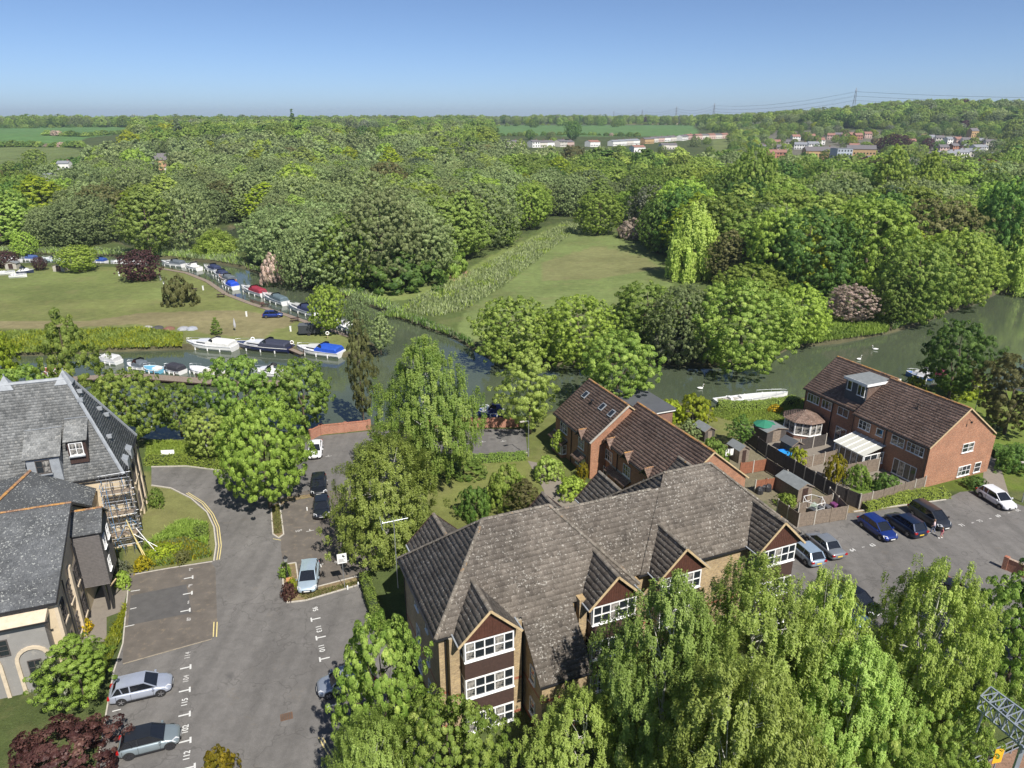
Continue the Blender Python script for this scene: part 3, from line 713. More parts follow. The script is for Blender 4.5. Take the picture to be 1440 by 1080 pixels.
def tree_px(px, base, top, wpx, key, fol, label, name='tree', cat='tree', group=None, **k):
    """a tree whose foot stands at photo pixel (px, base) and whose crown reaches row top, wpx wide"""
    g = at(px, base); H0 = PROTO[key]['H']; lo, hi = 0.6, 40.0
    for _ in range(30):      # the crown's silhouette, not its apex, has to reach the row
        h = (lo + hi) / 2; dm = g.y * math.cos(PITCH) + (CAM_H - h * .5) * math.sin(PITCH); r = wpx / 2 / FOC * dm
        tp = min(project(g.x, g.y + r * 0.9 * math.cos(a), h * (0.55 + 0.45 * math.sin(a)))[1] for a in (0.2, 0.5, 0.8, 1.1, 1.35, 1.57))
        if tp > top: lo = h
        else: hi = h
    return plant(key, fol, g.x, g.y, 0, wpx * 0.45 / FOC * dm, h * 0.97, name, label, cat, group, **k)
random.seed(11)
T = tree_px
T(381, 714, 558, 114, 'n_maple', 'maple', 'bright green maple with a round crown at the driveway bend', 'maple_tree')
T(546, 780, 608, 160, 'n_birch2', 'birch', 'spreading light green birch drooping over the parked dark cars', 'birch_tree')
T(604, 684, 464, 130, 'n_birch', 'green', 'tallest weeping birch on the lawn behind the grey tiled flats', 'birch_tree')
T(745, 610, 490, 84, 'n_loose', 'birch', 'airy pale green tree by the brick wall left of the brown roofed terrace', 'young_tree')
T(868, 572, 464, 108, 'n_round', 'green', 'dense green tree behind the flat grey roof at the riverside', 'broadleaf_tree')
T(296, 648, 574, 62, 'n_round', 'birch', 'small russet and yellow green tree beside the wooden gate', 'small_tree')
T(345, 618, 500, 92, 'n_round', 'green', 'green tree on the bank just behind the bright maple', 'bank_tree')
T(430, 606, 504, 84, 'n_round', 'green', 'green tree at the near bank right of the bright maple', 'bank_tree')
T(256, 612, 538, 66, 'n_round', 'green', 'small green bank tree between the russet tree and the slate roof', 'bank_tree')
T(188, 632, 520, 84, 'n_round', 'green', 'wide green tree right behind the slate roof peak', 'bank_tree')
T(118, 612, 436, 82, 'n_loose', 'green', 'tall open crowned tree rising over the slate roof', 'bank_tree')
T(58, 620, 512, 80, 'n_round', 'green', 'green tree between the two small roof pyramids', 'bank_tree')
T(12, 600, 465, 74, 'n_round', 'lime', 'yellow green tree at the edge of the water left of the slate roof', 'bank_tree')
T(512, 598, 440, 40, 'n_loose', 'brown', 'narrow ivy covered brown tree on the tip of the mooring meadow', 'ivy_tree')
T(462, 472, 400, 46, 'n_round', 'maple', 'small fan shaped green tree beside the dark trailer on the meadow', 'meadow_tree')
T(506, 474, 412, 34, 'm_willow', 'willow', 'grey green willow at the end of the pontoon', 'willow_tree')
T(536, 498, 440, 34, 'n_loose', 'willow', 'thin grey green tree leaning over the river junction', 'willow_tree')
# foot of the picture
T(545, 1085, 872, 128, 'n_round', 'green', 'grey green tree over the edge of the tarmac beside the flats', 'broadleaf_tree')
T(634, 1155, 975, 150, 'n_round', 'green', 'bright green tree under the lowest white bay window', 'broadleaf_tree')
T(530, 1200, 1000, 150, 'n_birch2', 'birch', 'pale birch crown with bare white twigs below the grey green tree', 'birch_tree')
T(815, 1130, 955, 150, 'n_birch', 'birch', 'slim birch in front of the shaded low roof of the flats', 'birch_tree')
T(922, 1112, 788, 180, 'n_birch', 'birch', 'weeping birch covering the middle bay windows of the flats', 'birch_tree')
T(1030, 1095, 762, 205, 'n_birch', 'birch', 'tallest weeping birch in front of the grey tiled flats', 'birch_tree')
T(1125, 1065, 790, 140, 'n_birch2', 'birch', 'weeping birch beside the far gable of the flats', 'birch_tree')
T(1000, 1260, 905, 250, 'n_birch2', 'birch', 'low weeping birch at the foot of the tall birches', 'birch_tree')
T(1262, 1060, 776, 165, 'n_birch2', 'birch', 'weeping birch with a bare white leader beside the car park', 'birch_tree')
T(1165, 1150, 880, 170, 'n_birch', 'birch', 'pale weeping birch between the two tall birch groups', 'birch_tree')
T(1405, 1000, 812, 130, 'n_maple', 'green', 'bright green maple by the low car park wall', 'maple_tree')
T(1300, 1100, 955, 125, 'n_maple', 'green', 'broad green maple behind the railway lattice gantry', 'maple_tree')
T(1210, 1180, 990, 130, 'n_round', 'green', 'deep green tree below the weeping birches', 'broadleaf_tree')
T(1490, 960, 770, 150, 'n_round', 'dark', 'dark green tree at the end of the low car park wall', 'broadleaf_tree')
BU = lambda *a, **k: tree_px(*a, cat='shrub', **k)
BU(120, 985, 886, 100, 'n_loose', 'maple', 'large bright green shrub between the cream wing and the silver hatchback', 'shrub')
BU(92, 1085, 998, 160, 'n_bush', 'red', 'dark red acer beside the parked grey car', 'acer_shrub')
BU(78, 985, 925, 40, 'n_bush', 'white', 'white flowering shrub against the cream wall', 'flowering_shrub')
BU(312, 1100, 1046, 52, 'n_bush', 'gold', 'yellow conifer bush at the lower edge of the driveway', 'conifer_shrub')
BU(118, 890, 868, 26, 'n_bush', 'yellow', 'yellow shrub by the cream wall next to the porch', 'shrub')
BU(175, 826, 802, 22, 'n_bush', 'maple', 'clipped round green bush by the scaffolding', 'round_bush')
BU(222, 712, 686, 22, 'n_bush', 'green', 'round green bush at the corner of the cream building', 'round_bush')
BU(168, 808, 785, 30, 'n_bush', 'white', 'silvery shrub under the scaffold poles', 'shrub')
BU(714, 712, 652, 64, 'n_bush', 'green', 'bushy green tree in the lawn behind the flats', 'garden_tree')
BU(738, 728, 672, 48, 'n_loose', 'brown', 'dry brownish shrub beside the garden path', 'shrub')
BU(668, 728, 682, 50, 'n_bush', 'dark', 'dark spreading shrub on the lawn', 'shrub')
BU(652, 664, 642, 70, 'n_bush', 'green', 'low green shrub below the second car park', 'shrub')
BU(770, 672, 640, 44, 'n_bush', 'birch', 'loose shrub at the corner of the garden path', 'shrub')
BU(203, 800, 780, 26, 'n_bush', 'yellow', 'yellow flowering shrub in the bed beside the parking bays', 'shrub')
BU(230, 782, 762, 40, 'n_bush', 'lime', 'yellow green rounded shrub in the middle of the flower bed', 'shrub')
BU(258, 790, 772, 22, 'n_bush', 'brown', 'russet low shrub in the flower bed', 'shrub')
BU(805, 698, 668, 46, 'n_bush', 'maple', 'low clipped green bush at the terrace front door', 'round_bush')
BU(785, 640, 604, 24, 'n_loose', 'maple', 'slender climber against the dark terrace wall', 'shrub')
BU(820, 672, 650, 20, 'n_bush', 'gold', 'small yellow bush by the terrace doorway', 'shrub')
BU(402, 812, 790, 18, 'n_bush', 'maple', 'small green shrub below the black lantern', 'shrub')
BU(407, 842, 818, 22, 'n_bush', 'red', 'small purple shrub beside the parked pale hatchback', 'shrub')
BU(413, 834, 812, 14, 'n_bush', 'lime', 'small yellow green shrub between the lantern and the hatchback', 'shrub')
T(1333, 562, 450, 88, 'n_round', 'dark', 'dark round tree on the river bank behind the brown roofed houses', 'bank_tree')
T(1412, 610, 500, 92, 'n_round', 'brown', 'brownish leaved tree on the lawn at the far corner', 'bank_tree')
BU(1354, 556, 524, 62, 'n_bush', 'lime', 'bright yellow green bush by the dark round tree', 'bush')
BU(1285, 552, 528, 30, 'n_bush', 'lime', 'small yellow green bush near the moored boat', 'bush')
BU(1424, 662, 628, 50, 'n_bush', 'dark', 'dark clipped bush on the lawn beside the brick gable', 'bush')
BU(1370, 686, 668, 30, 'n_bush', 'dark', 'low dark bush at the foot of the orange brick gable', 'bush')
BU(940, 592, 560, 44, 'n_bush', 'lime', 'left one of the clipped yellow green bushes at the riverside', 'bush')
BU(975, 592, 553, 52, 'n_bush', 'lime', 'big clipped yellow green bush at the riverside', 'bush')
BU(1040, 628, 582, 34, 'n_loose', 'dark', 'narrow dark climber at the end of the black fence', 'shrub')
BU(1090, 578, 568, 22, 'n_bush', 'yellow', 'yellow flowering shrub in the garden by the gazebo', 'shrub')
BU(1172, 678, 638, 30, 'n_bush', 'gold', 'golden conifer between the fence and the white conservatory', 'conifer_shrub')
BU(1120, 655, 628, 30, 'n_bush', 'lime', 'yellow green shrub over the dark garden fence', 'shrub')
BU(1205, 684, 652, 34, 'n_bush', 'green', 'green shrub before the white conservatory', 'shrub')
BU(1244, 690, 664, 40, 'n_bush', 'dark', 'low garden shrub below the patio windows', 'shrub')
BU(1000, 655, 615, 44, 'n_bush', 'green', 'green shrub beside the shed with the washing', 'shrub')
BU(965, 628, 588, 30, 'n_loose', 'willow', 'silvery shrub behind the terrace roof ridge', 'shrub')
BU(1105, 712, 692, 30, 'n_bush', 'maple', 'grassy shrub by the wooden shed', 'shrub')
# across the water
T(722, 508, 416, 112, 'm_round2', 'green', 'large round bush tree at the river junction', 'bank_tree')
T(812, 512, 414, 112, 'm_round2', 'maple', 'bright green tree beside the river junction bush', 'bank_tree')
T(905, 484, 396, 112, 'm_round', 'green', 'green tree with a tall crown at the edge of the island field', 'bank_tree')
T(958, 505, 400, 90, 'm_willow', 'willow', 'grey green tree with white blossom at its foot', 'bank_tree')
BU(938, 503, 462, 50, 'm_bush', 'white', 'white blossoming hawthorn at the water', 'hawthorn')
T(1036, 514, 392, 150, 'm_round2', 'green', 'huge rounded dull green tree on the far river bank', 'bank_tree')
T(1118, 482, 400, 84, 'm_round', 'maple', 'rounded green tree right of the huge bank tree', 'bank_tree')
T(1050, 442, 370, 100, 'm_round', 'maple', 'light green crown behind the huge bank tree', 'bank_tree')
T(1195, 452, 400, 70, 'm_round', 'blossom', 'pink blossoming hawthorn on the far bank', 'hawthorn')
T(840, 330, 270, 70, 'm_round', 'maple', 'single round bright tree at the top of the island field', 'field_tree')
T(972, 392, 281, 74, 'm_weep', 'weeping', 'yellow green weeping willow at the corner of the island field', 'willow_tree')
T(924, 356, 278, 60, 'm_round', 'dark', 'dark tree casting shade on the island field', 'field_tree')
BU(888, 335, 308, 36, 'm_bush', 'blossom', 'pinkish blossoming bush at the top of the field', 'hawthorn')
T(1022, 400, 322, 66, 'm_oval', 'brown', 'brown leaved tree behind the weeping willow', 'wood_tree')
T(1128, 412, 328, 70, 'm_round', 'lime', 'yellow green tree at the edge of the right hand wood', 'wood_tree')
T(1240, 372, 262, 84, 'm_cedar', 'blue', 'spreading grey green cedar in the right hand wood', 'cedar_tree')
T(1275, 452, 335, 110, 'm_round2', 'green', 'broad green tree at the bend of the river', 'bank_tree')
T(1345, 428, 325, 95, 'm_round2', 'green', 'big green tree hanging over the far bank', 'bank_tree')
T(1250, 455, 385, 60, 'm_round', 'green', 'small green tree on the far bank by the pink hawthorn', 'bank_tree')
T(1440, 408, 290, 74, 'm_weep', 'weeping', 'weeping willow dipping into the river', 'willow_tree')
T(1395, 400, 252, 90, 'm_round', 'dark', 'tall dark crown beside the dipping willow', 'wood_tree')
T(1240, 330, 203, 62, 'm_oval', 'maple', 'tall bright green tree standing above the wood', 'wood_tree')
T(1292, 330, 210, 56, 'm_oval', 'maple', 'second tall bright tree in front of the town', 'wood_tree')
T(1050, 340, 205, 80, 'm_round2', 'green', 'broad chestnut below the pylon line', 'chestnut_tree')
# meadow
T(200, 394, 350, 54, 'm_round2', 'purple', 'largest dark purple tree on the mooring meadow', 'purple_tree')
T(57, 380, 361, 20, 'm_round', 'purple', 'smallest purple tree on the mooring meadow', 'purple_tree')
T(8, 376, 352, 36, 'm_round', 'purple', 'purple tree at the end of the mooring meadow', 'purple_tree')
T(112, 382, 344, 54, 'm_round', 'maple', 'light green tree among the sheds on the meadow', 'meadow_tree')
BU(253, 428, 388, 42, 'm_bush', 'brown', 'dense brownish bush in the middle of the meadow', 'bush')
BU(305, 470, 446, 17, 'm_cone', 'green', 'small columnar conifer near the white cruiser', 'conifer_shrub')
T(37, 362, 325, 36, 'm_round', 'maple', 'bright small tree behind the far moorings', 'bank_tree')
T(213, 358, 258, 78, 'm_oval', 'birch', 'tall yellow green tree behind the moored boats', 'bank_tree')
T(266, 350, 262, 70, 'm_willow', 'willow', 'grey willow with a pale trunk by the pond', 'willow_tree')
T(306, 356, 320, 60, 'm_weep', 'weeping', 'small yellow green weeping willow by the pond', 'willow_tree')
BU(384, 398, 358, 30, 'm_bush', 'blossom', 'pale blossoming bush opposite the moored boats', 'hawthorn')
T(425, 402, 318, 55, 'm_willow', 'willow', 'silver willow opposite the boats', 'willow_tree')
T(540, 400, 262, 120, 'm_willow', 'willow', 'largest silver willow at the edge of the island field', 'willow_tree')
T(492, 404, 300, 80, 'm_round2', 'green', 'green tree right of the silver willow by the moorings', 'bank_tree')
T(655, 362, 265, 75, 'm_oval', 'birch', 'tall yellow green tree at the edge of the field path', 'wood_tree')
BU(625, 386, 340, 60, 'm_bush', 'green', 'low green bush along the field path', 'bush')
BU(560, 404, 355, 110, 'm_bush', 'dark', 'wide dark thicket at the start of the field path', 'bush')
T(600, 392, 300, 75, 'm_round', 'willow', 'grey green tree behind the thicket by the path', 'wood_tree')
T(700, 345, 300, 60, 'm_round2', 'green', 'rounded tree along the upper field path', 'wood_tree')
T(745, 322, 255, 60, 'm_round', 'maple', 'bright tree where the field path ends', 'wood_tree')
def skyl(px, y, h, w, key, fol, label, name='wood_tree'):
    x = (px - 720) / FOC / math.cos(PITCH) * y
    for _ in range(5): z = float(hill(x, y)); x = (px - 720) / FOC * (y * math.cos(PITCH) - (z + h * .5 - CAM_H) * math.sin(PITCH))
    plant(key, fol, x, y, z, w / 2, h, name, label)
skyl(412, 760, 30, 9, 'm_cone', 'dark', 'dark spire shaped conifer standing on the skyline', 'conifer_tree'); skyl(806, 1000, 24, 20, 'm_round', 'dark', 'dark round tree alone on the far green field'); skyl(745, 1000, 13, 13, 'f_round', 'dark', 'small dark tree on the far green field')
skyl(550, 420, 24, 17, 'm_oval', 'lime', 'tall yellow green poplar rising above the wood', 'poplar_tree'); skyl(590, 430, 18, 16, 'm_willow', 'blue', 'silvery blue tree beside the yellow green poplar'); skyl(1258, 720, 20, 28, 'm_round2', 'purple', 'large purple tree behind the far town', 'purple_tree')
skyl(250, 640, 24, 14, 'm_cedar', 'blue', 'blue grey conifer by the buff gabled house', 'conifer_tree'); skyl(190, 560, 14, 16, 'm_round', 'white', 'blossoming tree at the edge of the rough field')

# ---- the wood: the largest are trees of their own, the rest one mass
ZONE = [(-500, 172), (1950, 172), (1950, 400), (1440, 402), (1392, 404), (1300, 428), (1200, 412), (1100, 416), (1000, 392), (950, 355), (930, 328), (880, 308), (800, 304), (770, 308), (700, 338), (640, 366),
        (600, 385), (540, 398), (470, 402), (400, 388), (345, 362), (330, 354), (240, 348), (0, 350), (-500, 350)]
HOLES = [[(-500, 178.5), (190, 179), (192, 186), (110, 206), (135, 218), (110, 237), (-500, 246)],
         [(688, 174), (980, 174), (990, 190), (985, 200), (700, 205)], [(700, 186), (1035, 184), (1035, 201), (985, 216), (700, 212)],
         [(480, 183), (548, 185), (540, 199), (480, 200)], [(495, 206), (538, 206), (530, 217), (497, 217)],
         [(1062, 184), (1245, 182), (1245, 256), (1062, 240)], [(1285, 192), (1402, 192), (1402, 240), (1285, 240)],
         pond_px, [(205, 222), (250, 222), (250, 250), (205, 250)], [(868, 296), (905, 296), (905, 306), (868, 306)], [(230, 330), (375, 318), (380, 352), (230, 356)]]
rng = np.random.default_rng(5)
cand = []
yy = 165.0
while yy < 2100:
    sp = 11.0 if yy < 300 else 12.5 if yy < 700 else 14.5 if yy < 1300 else 18
    half = 30 + 0.9 * yy
    n = int(2 * half / sp)
    xs = (np.arange(n) + rng.uniform(-0.4, 0.4, n)) * sp - half
    ysn = yy + rng.uniform(-0.45, 0.45, n) * sp
    cand.append(np.stack([xs, ysn], 1)); yy += sp * 0.9
cand = np.concatenate(cand); cx, cy = cand.T; cz = hill(cx, cy)
dz = cz - CAM_H; dep = cy * math.cos(PITCH) - dz * math.sin(PITCH)
cpx = 720 + FOC * cx / dep; cpy = 540 - FOC * (cy * math.sin(PITCH) + dz * math.cos(PITCH)) / dep
ok = (inside(ZONE, cpx, cpy) | ((cpy < 176.5) & (cy > 900)))
rk = rng.uniform(0, 1, len(cx))
for q, hp in enumerate(HOLES): ok &= ~(inside(hp, cpx, cpy) & (rk > (0.3 if q in (2, 5, 6) else 0.03 if q == 1 else 0)))
ok &= ~(inside([(-500, 174), (700, 174), (700, 160), (-500, 160)], cpx, cpy) & (rng.uniform(0, 1, len(cx)) < 0.3))
VIEW = [[(-500, 178), (183, 180), (192, 186), (110, 206), (135, 218), (118, 236), (-500, 246)], [(690, 177), (985, 176), (1030, 187), (1030, 203), (985, 214), (700, 216)], [(480, 184), (542, 184), (540, 199), (480, 200)],
        [(495, 206), (536, 206), (530, 217), (497, 217)], [(1068, 190), (1240, 190), (1236, 246), (1100, 250), (1068, 236)], [(1290, 193), (1400, 193), (1400, 232), (1290, 240)], [(206, 224), (248, 224), (248, 246), (206, 246)], [(60, 235), (100, 232), (90, 262), (55, 262)]]
htry = 16.0; tpy = 540 - FOC * (cy * math.sin(PITCH) + (cz + htry - CAM_H) * math.cos(PITCH)) / (cy * math.cos(PITCH) - (cz + htry - CAM_H) * math.sin(PITCH))
rk = rng.uniform(0, 1, len(cx))
for q, hp in enumerate(VIEW):
    for fr_ in (0.35, 0.7, 1.0): yq = cpy + (tpy - cpy) * fr_; ok &= ~(inside(hp, cpx, yq) & (rk > (0.02 if q == 0 else 0.5 if q in (4, 5) else 0.1)))
ok &= edge_dist(RIVER, cx, cy) > 2.5; ok &= ~inside(RIVER, cx, cy)
ok &= edge_dist(POND, cx, cy) > 2.0; ok &= ~inside(POND, cx, cy)
cx, cy, cz, cpx, cpy, dep = [a[ok] for a in (cx, cy, cz, cpx, cpy, dep)]
ncand = len(cx)
big = 0.5 + 0.5 * np.sin(cx / 47 + 1) * np.sin(cy / 39 + 2)
hh = (14.0 + 4.5 * big + rng.normal(0, 2.4, ncand)) * np.where(cpx > 950, 1.12, 1.0) * np.where((cpx < 760) & (cy > 330), 0.95, 1.0)
hh = np.clip(hh, 7, 22); rr = np.clip(hh * rng.uniform(0.40, 0.56, ncand), 3.6, 10)
town = inside([(690, 180), (1040, 180), (1240, 180), (1420, 180), (1420, 262), (1050, 262), (690, 222)], cpx, cpy); hh[town] *= 0.55; rr[town] *= 0.62
app = hh * rr / dep ** 2
hid = (cpy < 420)
order = np.argsort(-app)
w = rng.uniform(0, 1, ncand); pat = np.sin(cx / 31 + 0.6) * np.sin(cy / 27 + 1.9)
KIND = []
for i in range(ncand):
    q = w[i]; silver = (60 < cpx[i] < 720 and cpy[i] > 215) or pat[i] > 0.5
    if silver and q < 0.7: KIND.append(('willow', 'willow'))
    elif q < 0.30: KIND.append(('round', 'green'))
    elif q < 0.47: KIND.append(('round2', 'dark' if cpx[i] > 850 or pat[i] < 0 else 'green'))
    elif q < 0.62: KIND.append(('round2', 'green'))
    elif q < 0.76: KIND.append(('oval', 'birch'))
    elif q < 0.87: KIND.append(('round', 'maple'))
    elif q < 0.915: KIND.append(('round2', 'willow'))
    elif q < 0.945: KIND.append(('oval', 'lime'))
    elif q < 0.965: KIND.append(('cone', 'dark'))
    elif q < 0.98: KIND.append(('round', 'brown'))
    elif q < 0.99: KIND.append(('round', 'purple') if cpx[i] > 900 else ('round2', 'green'))
    else: KIND.append(('round2', 'white'))
WL = {'willow': 'grey green willow in the wood beyond the river', 'green': 'mid green broadleaf tree in the wood beyond the river', 'dark': 'dark green tree in the wood beyond the river',
      'birch': 'yellowish green tree in the wood beyond the river', 'maple': 'bright green tree in the wood beyond the river', 'lime': 'lime green tree in the wood beyond the river',
      'brown': 'brownish tree in the wood beyond the river', 'purple': 'purple leaved tree in the wood beyond the river', 'white': 'blossoming tree in the wood beyond the river'}
MK = {'round': 'm_round', 'round2': 'm_round2', 'oval': 'm_oval', 'willow': 'm_willow', 'cone': 'm_cone'}
NIND = 205
def where(i):
    x = cpx[i]; s_ = 'beside the water' if dep[i] < 215 else 'deep in the wood'
    for lim, w_ in ((120, 'left of the pond'), (240, 'behind the far moorings'), (330, 'behind the pond'), (410, 'right of the pond'), (480, 'facing the boats'), (560, 'behind the silver willow'), (640, 'left of the field path'), (720, 'at the upper field path'),
                    (800, 'where the field path ends'), (880, 'behind the round field tree'), (960, 'behind the weeping willow'), (1050, 'right of the weeping willow'), (1140, 'behind the huge bank tree'), (1220, 'left of the cedar'), (1300, 'right of the cedar'), (1380, 'at the river bend'), (9999, 'at the far right bank')):
        if x < lim: return s_ + ' ' + w_
for i in order[:NIND]:
    k, f = KIND[i]
    plant(MK[k], f, cx[i], cy[i], cz[i] - 0.1, rr[i], hh[i], 'wood_tree', ('tall ' if hh[i] > 17.5 else 'low ' if hh[i] < 14 else '') + WL[f].replace(' in the wood beyond the river', '') + ' ' + where(i), 'tree', 'trees of the wood beyond the river')
rest = order[NIND:]
fkeys = sorted(set(KIND)); FK = {'round': 'f_round', 'round2': 'f_round2', 'oval': 'f_oval', 'willow': 'f_round2', 'cone': 'f_cone'}
MKX = {'round': 'm_round', 'round2': 'm_round2', 'oval': 'm_oval', 'willow': 'm_willow', 'cone': 'm_cone'}
def gn_scatter(name, items, pos, idx, rot, scl, label=None, cat=None):
    """items: list of meshes; one object that instances them on points"""
    src = bpy.data.collections.new(name + '_source')
    for q, me in enumerate(items):
        o = bpy.data.objects.new('%03d_%s' % (q, name), me); src.objects.link(o)
    me = bpy.data.meshes.new(name); me.vertices.add(len(pos)); me.vertices.foreach_set('co', np.asarray(pos, np.float32).ravel())
    a = me.attributes.new('idx', 'INT', 'POINT'); a.data.foreach_set('value', np.asarray(idx, np.int32))
    a = me.attributes.new('rot', 'FLOAT_VECTOR', 'POINT'); a.data.foreach_set('vector', np.asarray(rot, np.float32).ravel())
    a = me.attributes.new('scl', 'FLOAT_VECTOR', 'POINT'); a.data.foreach_set('vector', np.asarray(scl, np.float32).ravel())
    o = link(name, me); ng = bpy.data.node_groups.new(name, 'GeometryNodeTree')
    ng.interface.new_socket('Geometry', in_out='INPUT', socket_type='NodeSocketGeometry'); ng.interface.new_socket('Geometry', in_out='OUTPUT', socket_type='NodeSocketGeometry')
    N = ng.nodes; gi = N.new('NodeGroupInput'); go = N.new('NodeGroupOutput'); ci = N.new('GeometryNodeCollectionInfo')
    ci.inputs['Collection'].default_value = src; ci.inputs['Separate Children'].default_value = True; ci.inputs['Reset Children'].default_value = True
    ip = N.new('GeometryNodeInstanceOnPoints'); ip.inputs['Pick Instance'].default_value = True
    def na(nm, t):
        x = N.new('GeometryNodeInputNamedAttribute'); x.data_type = t; x.inputs['Name'].default_value = nm
        return [s for s in x.outputs if s.enabled and s.name == 'Attribute'][0]
    L = ng.links; L.new(gi.outputs[0], ip.inputs['Points']); L.new(ci.outputs[0], ip.inputs['Instance'])
    L.new(na('idx', 'INT'), ip.inputs['Instance Index'])
    er = N.new('FunctionNodeEulerToRotation'); L.new(na('rot', 'FLOAT_VECTOR'), er.inputs[0]); L.new(er.outputs[0], ip.inputs['Rotation'])
    L.new(na('scl', 'FLOAT_VECTOR'), ip.inputs['Scale']); L.new(ip.outputs[0], go.inputs[0])
    md = o.modifiers.new('scatter', 'NODES'); md.node_group = ng
    return tag(o, label, cat, kind='stuff')
items = []; dims = []
for lod in (0, 1):
    for (k, f) in fkeys:
        pk = (MKX if lod == 0 else FK)[k]
        me = PROTO[pk]['crown'].copy(); me.materials.clear(); me.materials.append(FOL[f]); items.append(me); dims.append((PROTO[pk]['R'], PROTO[pk]['H']))
ki = np.array([fkeys.index(KIND[i]) for i in rest]); lod = np.where(dep[rest] < 420, 0, 1); ii = ki + lod * len(fkeys)
dm = np.array(dims)[ii]
pos = np.stack([cx[rest], cy[rest], cz[rest] - 0.3], 1); rot = np.zeros((len(rest), 3)); rot[:, 2] = rng.uniform(0, 6.28, len(rest))
scl = np.stack([rr[rest] / dm[:, 0], rr[rest] / dm[:, 0], hh[rest] / dm[:, 1]], 1)
gn_scatter('far_wood', items, pos, ii, rot, scl, 'far woodland running to the horizon beyond the river', 'woodland')
# hedgerows in the far fields
hp = []
for line in ([(-60, 206), (0, 206), (60, 207), (120, 207)], [(60, 190), (120, 192), (200, 186)], [(-60, 181), (60, 180), (200, 178)], [(-60, 239), (60, 240), (130, 230)], [(690, 192), (800, 190), (900, 192)], [(700, 178), (860, 174), (980, 177)], [(480, 200), (545, 198)]):
    for (a0, b0), (a1, b1) in zip(line[:-1], line[1:]):
        for k in range(14):
            t = (k + random.random() * .6) / 14; g = ground_at(a0 + (a1 - a0) * t, b0 + (b1 - b0) * t); hp.append((g, random.uniform(3, 6.5)))
pos = np.array([tuple(g) for g, h in hp]); hs = np.array([h for g, h in hp])
it = []; dd_ = []
for f in ('green', 'dark', 'blossom', 'birch'):
    me = PROTO['f_dome']['crown'].copy(); me.materials.clear(); me.materials.append(FOL[f]); it.append(me)
idx = rng.choice(4, len(hp), p=[0.45, 0.35, 0.05, 0.15]); rot = np.zeros((len(hp), 3)); rot[:, 2] = rng.uniform(0, 6.28, len(hp))
s = hs / 7.2; gn_scatter('field_hedgerow', it, pos, idx, rot, np.stack([s * 1.1, s * 1.1, s], 1), 'hedgerows dividing the distant green fields', 'hedgerow')

# ---- reeds, rough grass, beds: small blades standing on the ground
def blades(name, polys, n, h, w, mats, spread=0.5, label=None, cat=None, z=0.0, world=False, seed=1, clump=1, lean=0.35):
    rg = np.random.default_rng(seed); P = []
    for poly in polys:
        pw = poly if world else W(poly, z); xs = [p[0] for p in pw]; ys_ = [p[1] for p in pw]
        m = int(n / len(polys) * 3); c = np.stack([rg.uniform(min(xs), max(xs), m), rg.uniform(min(ys_), max(ys_), m)], 1)
        k = inside(pw, c[:, 0], c[:, 1]); P.append(c[k][:int(n / len(polys))])
    P = np.concatenate(P); m = len(P)
    big_ = 0.55 + 0.45 * np.sin(P[:, 0] * 0.9 + 2 * np.sin(P[:, 1] * 0.5)) * np.sin(P[:, 1] * 1.1 + 1)
    hh_ = h * rg.uniform(0.5, 1.2, m) * (0.6 + 0.4 * big_); a = rg.uniform(0, 6.28, m); T_ = np.stack([np.cos(a), np.sin(a), 0 * a], 1) * (w * rg.uniform(0.6, 1.4, m))[:, None]
    ln = rg.normal(0, lean, (m, 2)) * hh_[:, None]; B0 = np.c_[P, np.full(m, z)]
    mid = B0 + np.c_[ln * 0.35, hh_ * 0.6]; top = B0 + np.c_[ln, hh_]
    V = np.stack([B0 - T_ * 0.4, B0 + T_ * 0.4, mid + T_ * 0.6, top, mid - T_ * 0.6], 1).reshape(-1, 3)
    F = np.arange(m * 5).reshape(-1, 5); val = np.clip(0.45 + 0.25 * (big_ - 0.5) + rg.normal(0, 0.15, m), 0, 1)
    ms = mats if isinstance(mats, list) else [mats]
    fm = rg.integers(0, len(ms), m) if len(ms) > 1 else None
    if len(ms) > 1:
        sel = np.sin(P[:, 0] * 0.35 + 1) * np.sin(P[:, 1] * 0.27) + rg.normal(0, 0.4, m); fm = np.clip(((sel + 1) / 2 * len(ms)).astype(int), 0, len(ms) - 1)
    return tag(link(name, np_mesh(name, V, F, [FOL[x] for x in ms], fm, attrs={'rnd': ('FACE', val)})), label, cat, kind='stuff')
reed = leaf_mat('pale_reeds', (0.10, 0.12, 0.055), (0.24, 0.26, 0.17), (0.42, 0.4, 0.3)); FOL['reed'] = reed
blades('reed_bank', [[(560, 436), (591, 416), (649, 389), (720, 352), (797, 312), (818, 318), (748, 372), (706, 404), (655, 436), (610, 446)]], 15000, 1.0, 0.2, ['willow', 'reed', 'willow', 'reed', 'reed', 'green'], label='tall pale reeds and nettles along the field edge', cat='reeds', seed=2)
blades('river_reeds', [[(-100, 350), (160, 352), (330, 357), (345, 374), (300, 366), (235, 360), (-100, 352)], [(345, 376), (390, 391), (470, 409), (560, 443), (570, 436), (480, 402), (400, 384)]], 15000, 1.5, 0.2, ['reed', 'birch', 'reed'], label='reeds on the far bank of the mooring channel', cat='reeds', seed=3)
blades('bank_grass', [[(1110, 449), (1250, 442), (1250, 467), (1112, 487)], [(1086, 500), (1110, 487), (1100, 470), (1070, 470)]], 14000, 0.9, 0.2, ['maple', 'green'], label='bright rough grass on the far bank by the hawthorn', cat='rough grass', seed=4)
blades('bank_weeds', [[(90, 466), (200, 462), (258, 470), (256, 487), (150, 490), (40, 496), (-60, 498), (-60, 470)]], 14000, 0.8, 0.18, ['green', 'lime', 'green'], label='weeds on the bank of the mooring meadow', cat='weeds', seed=5)
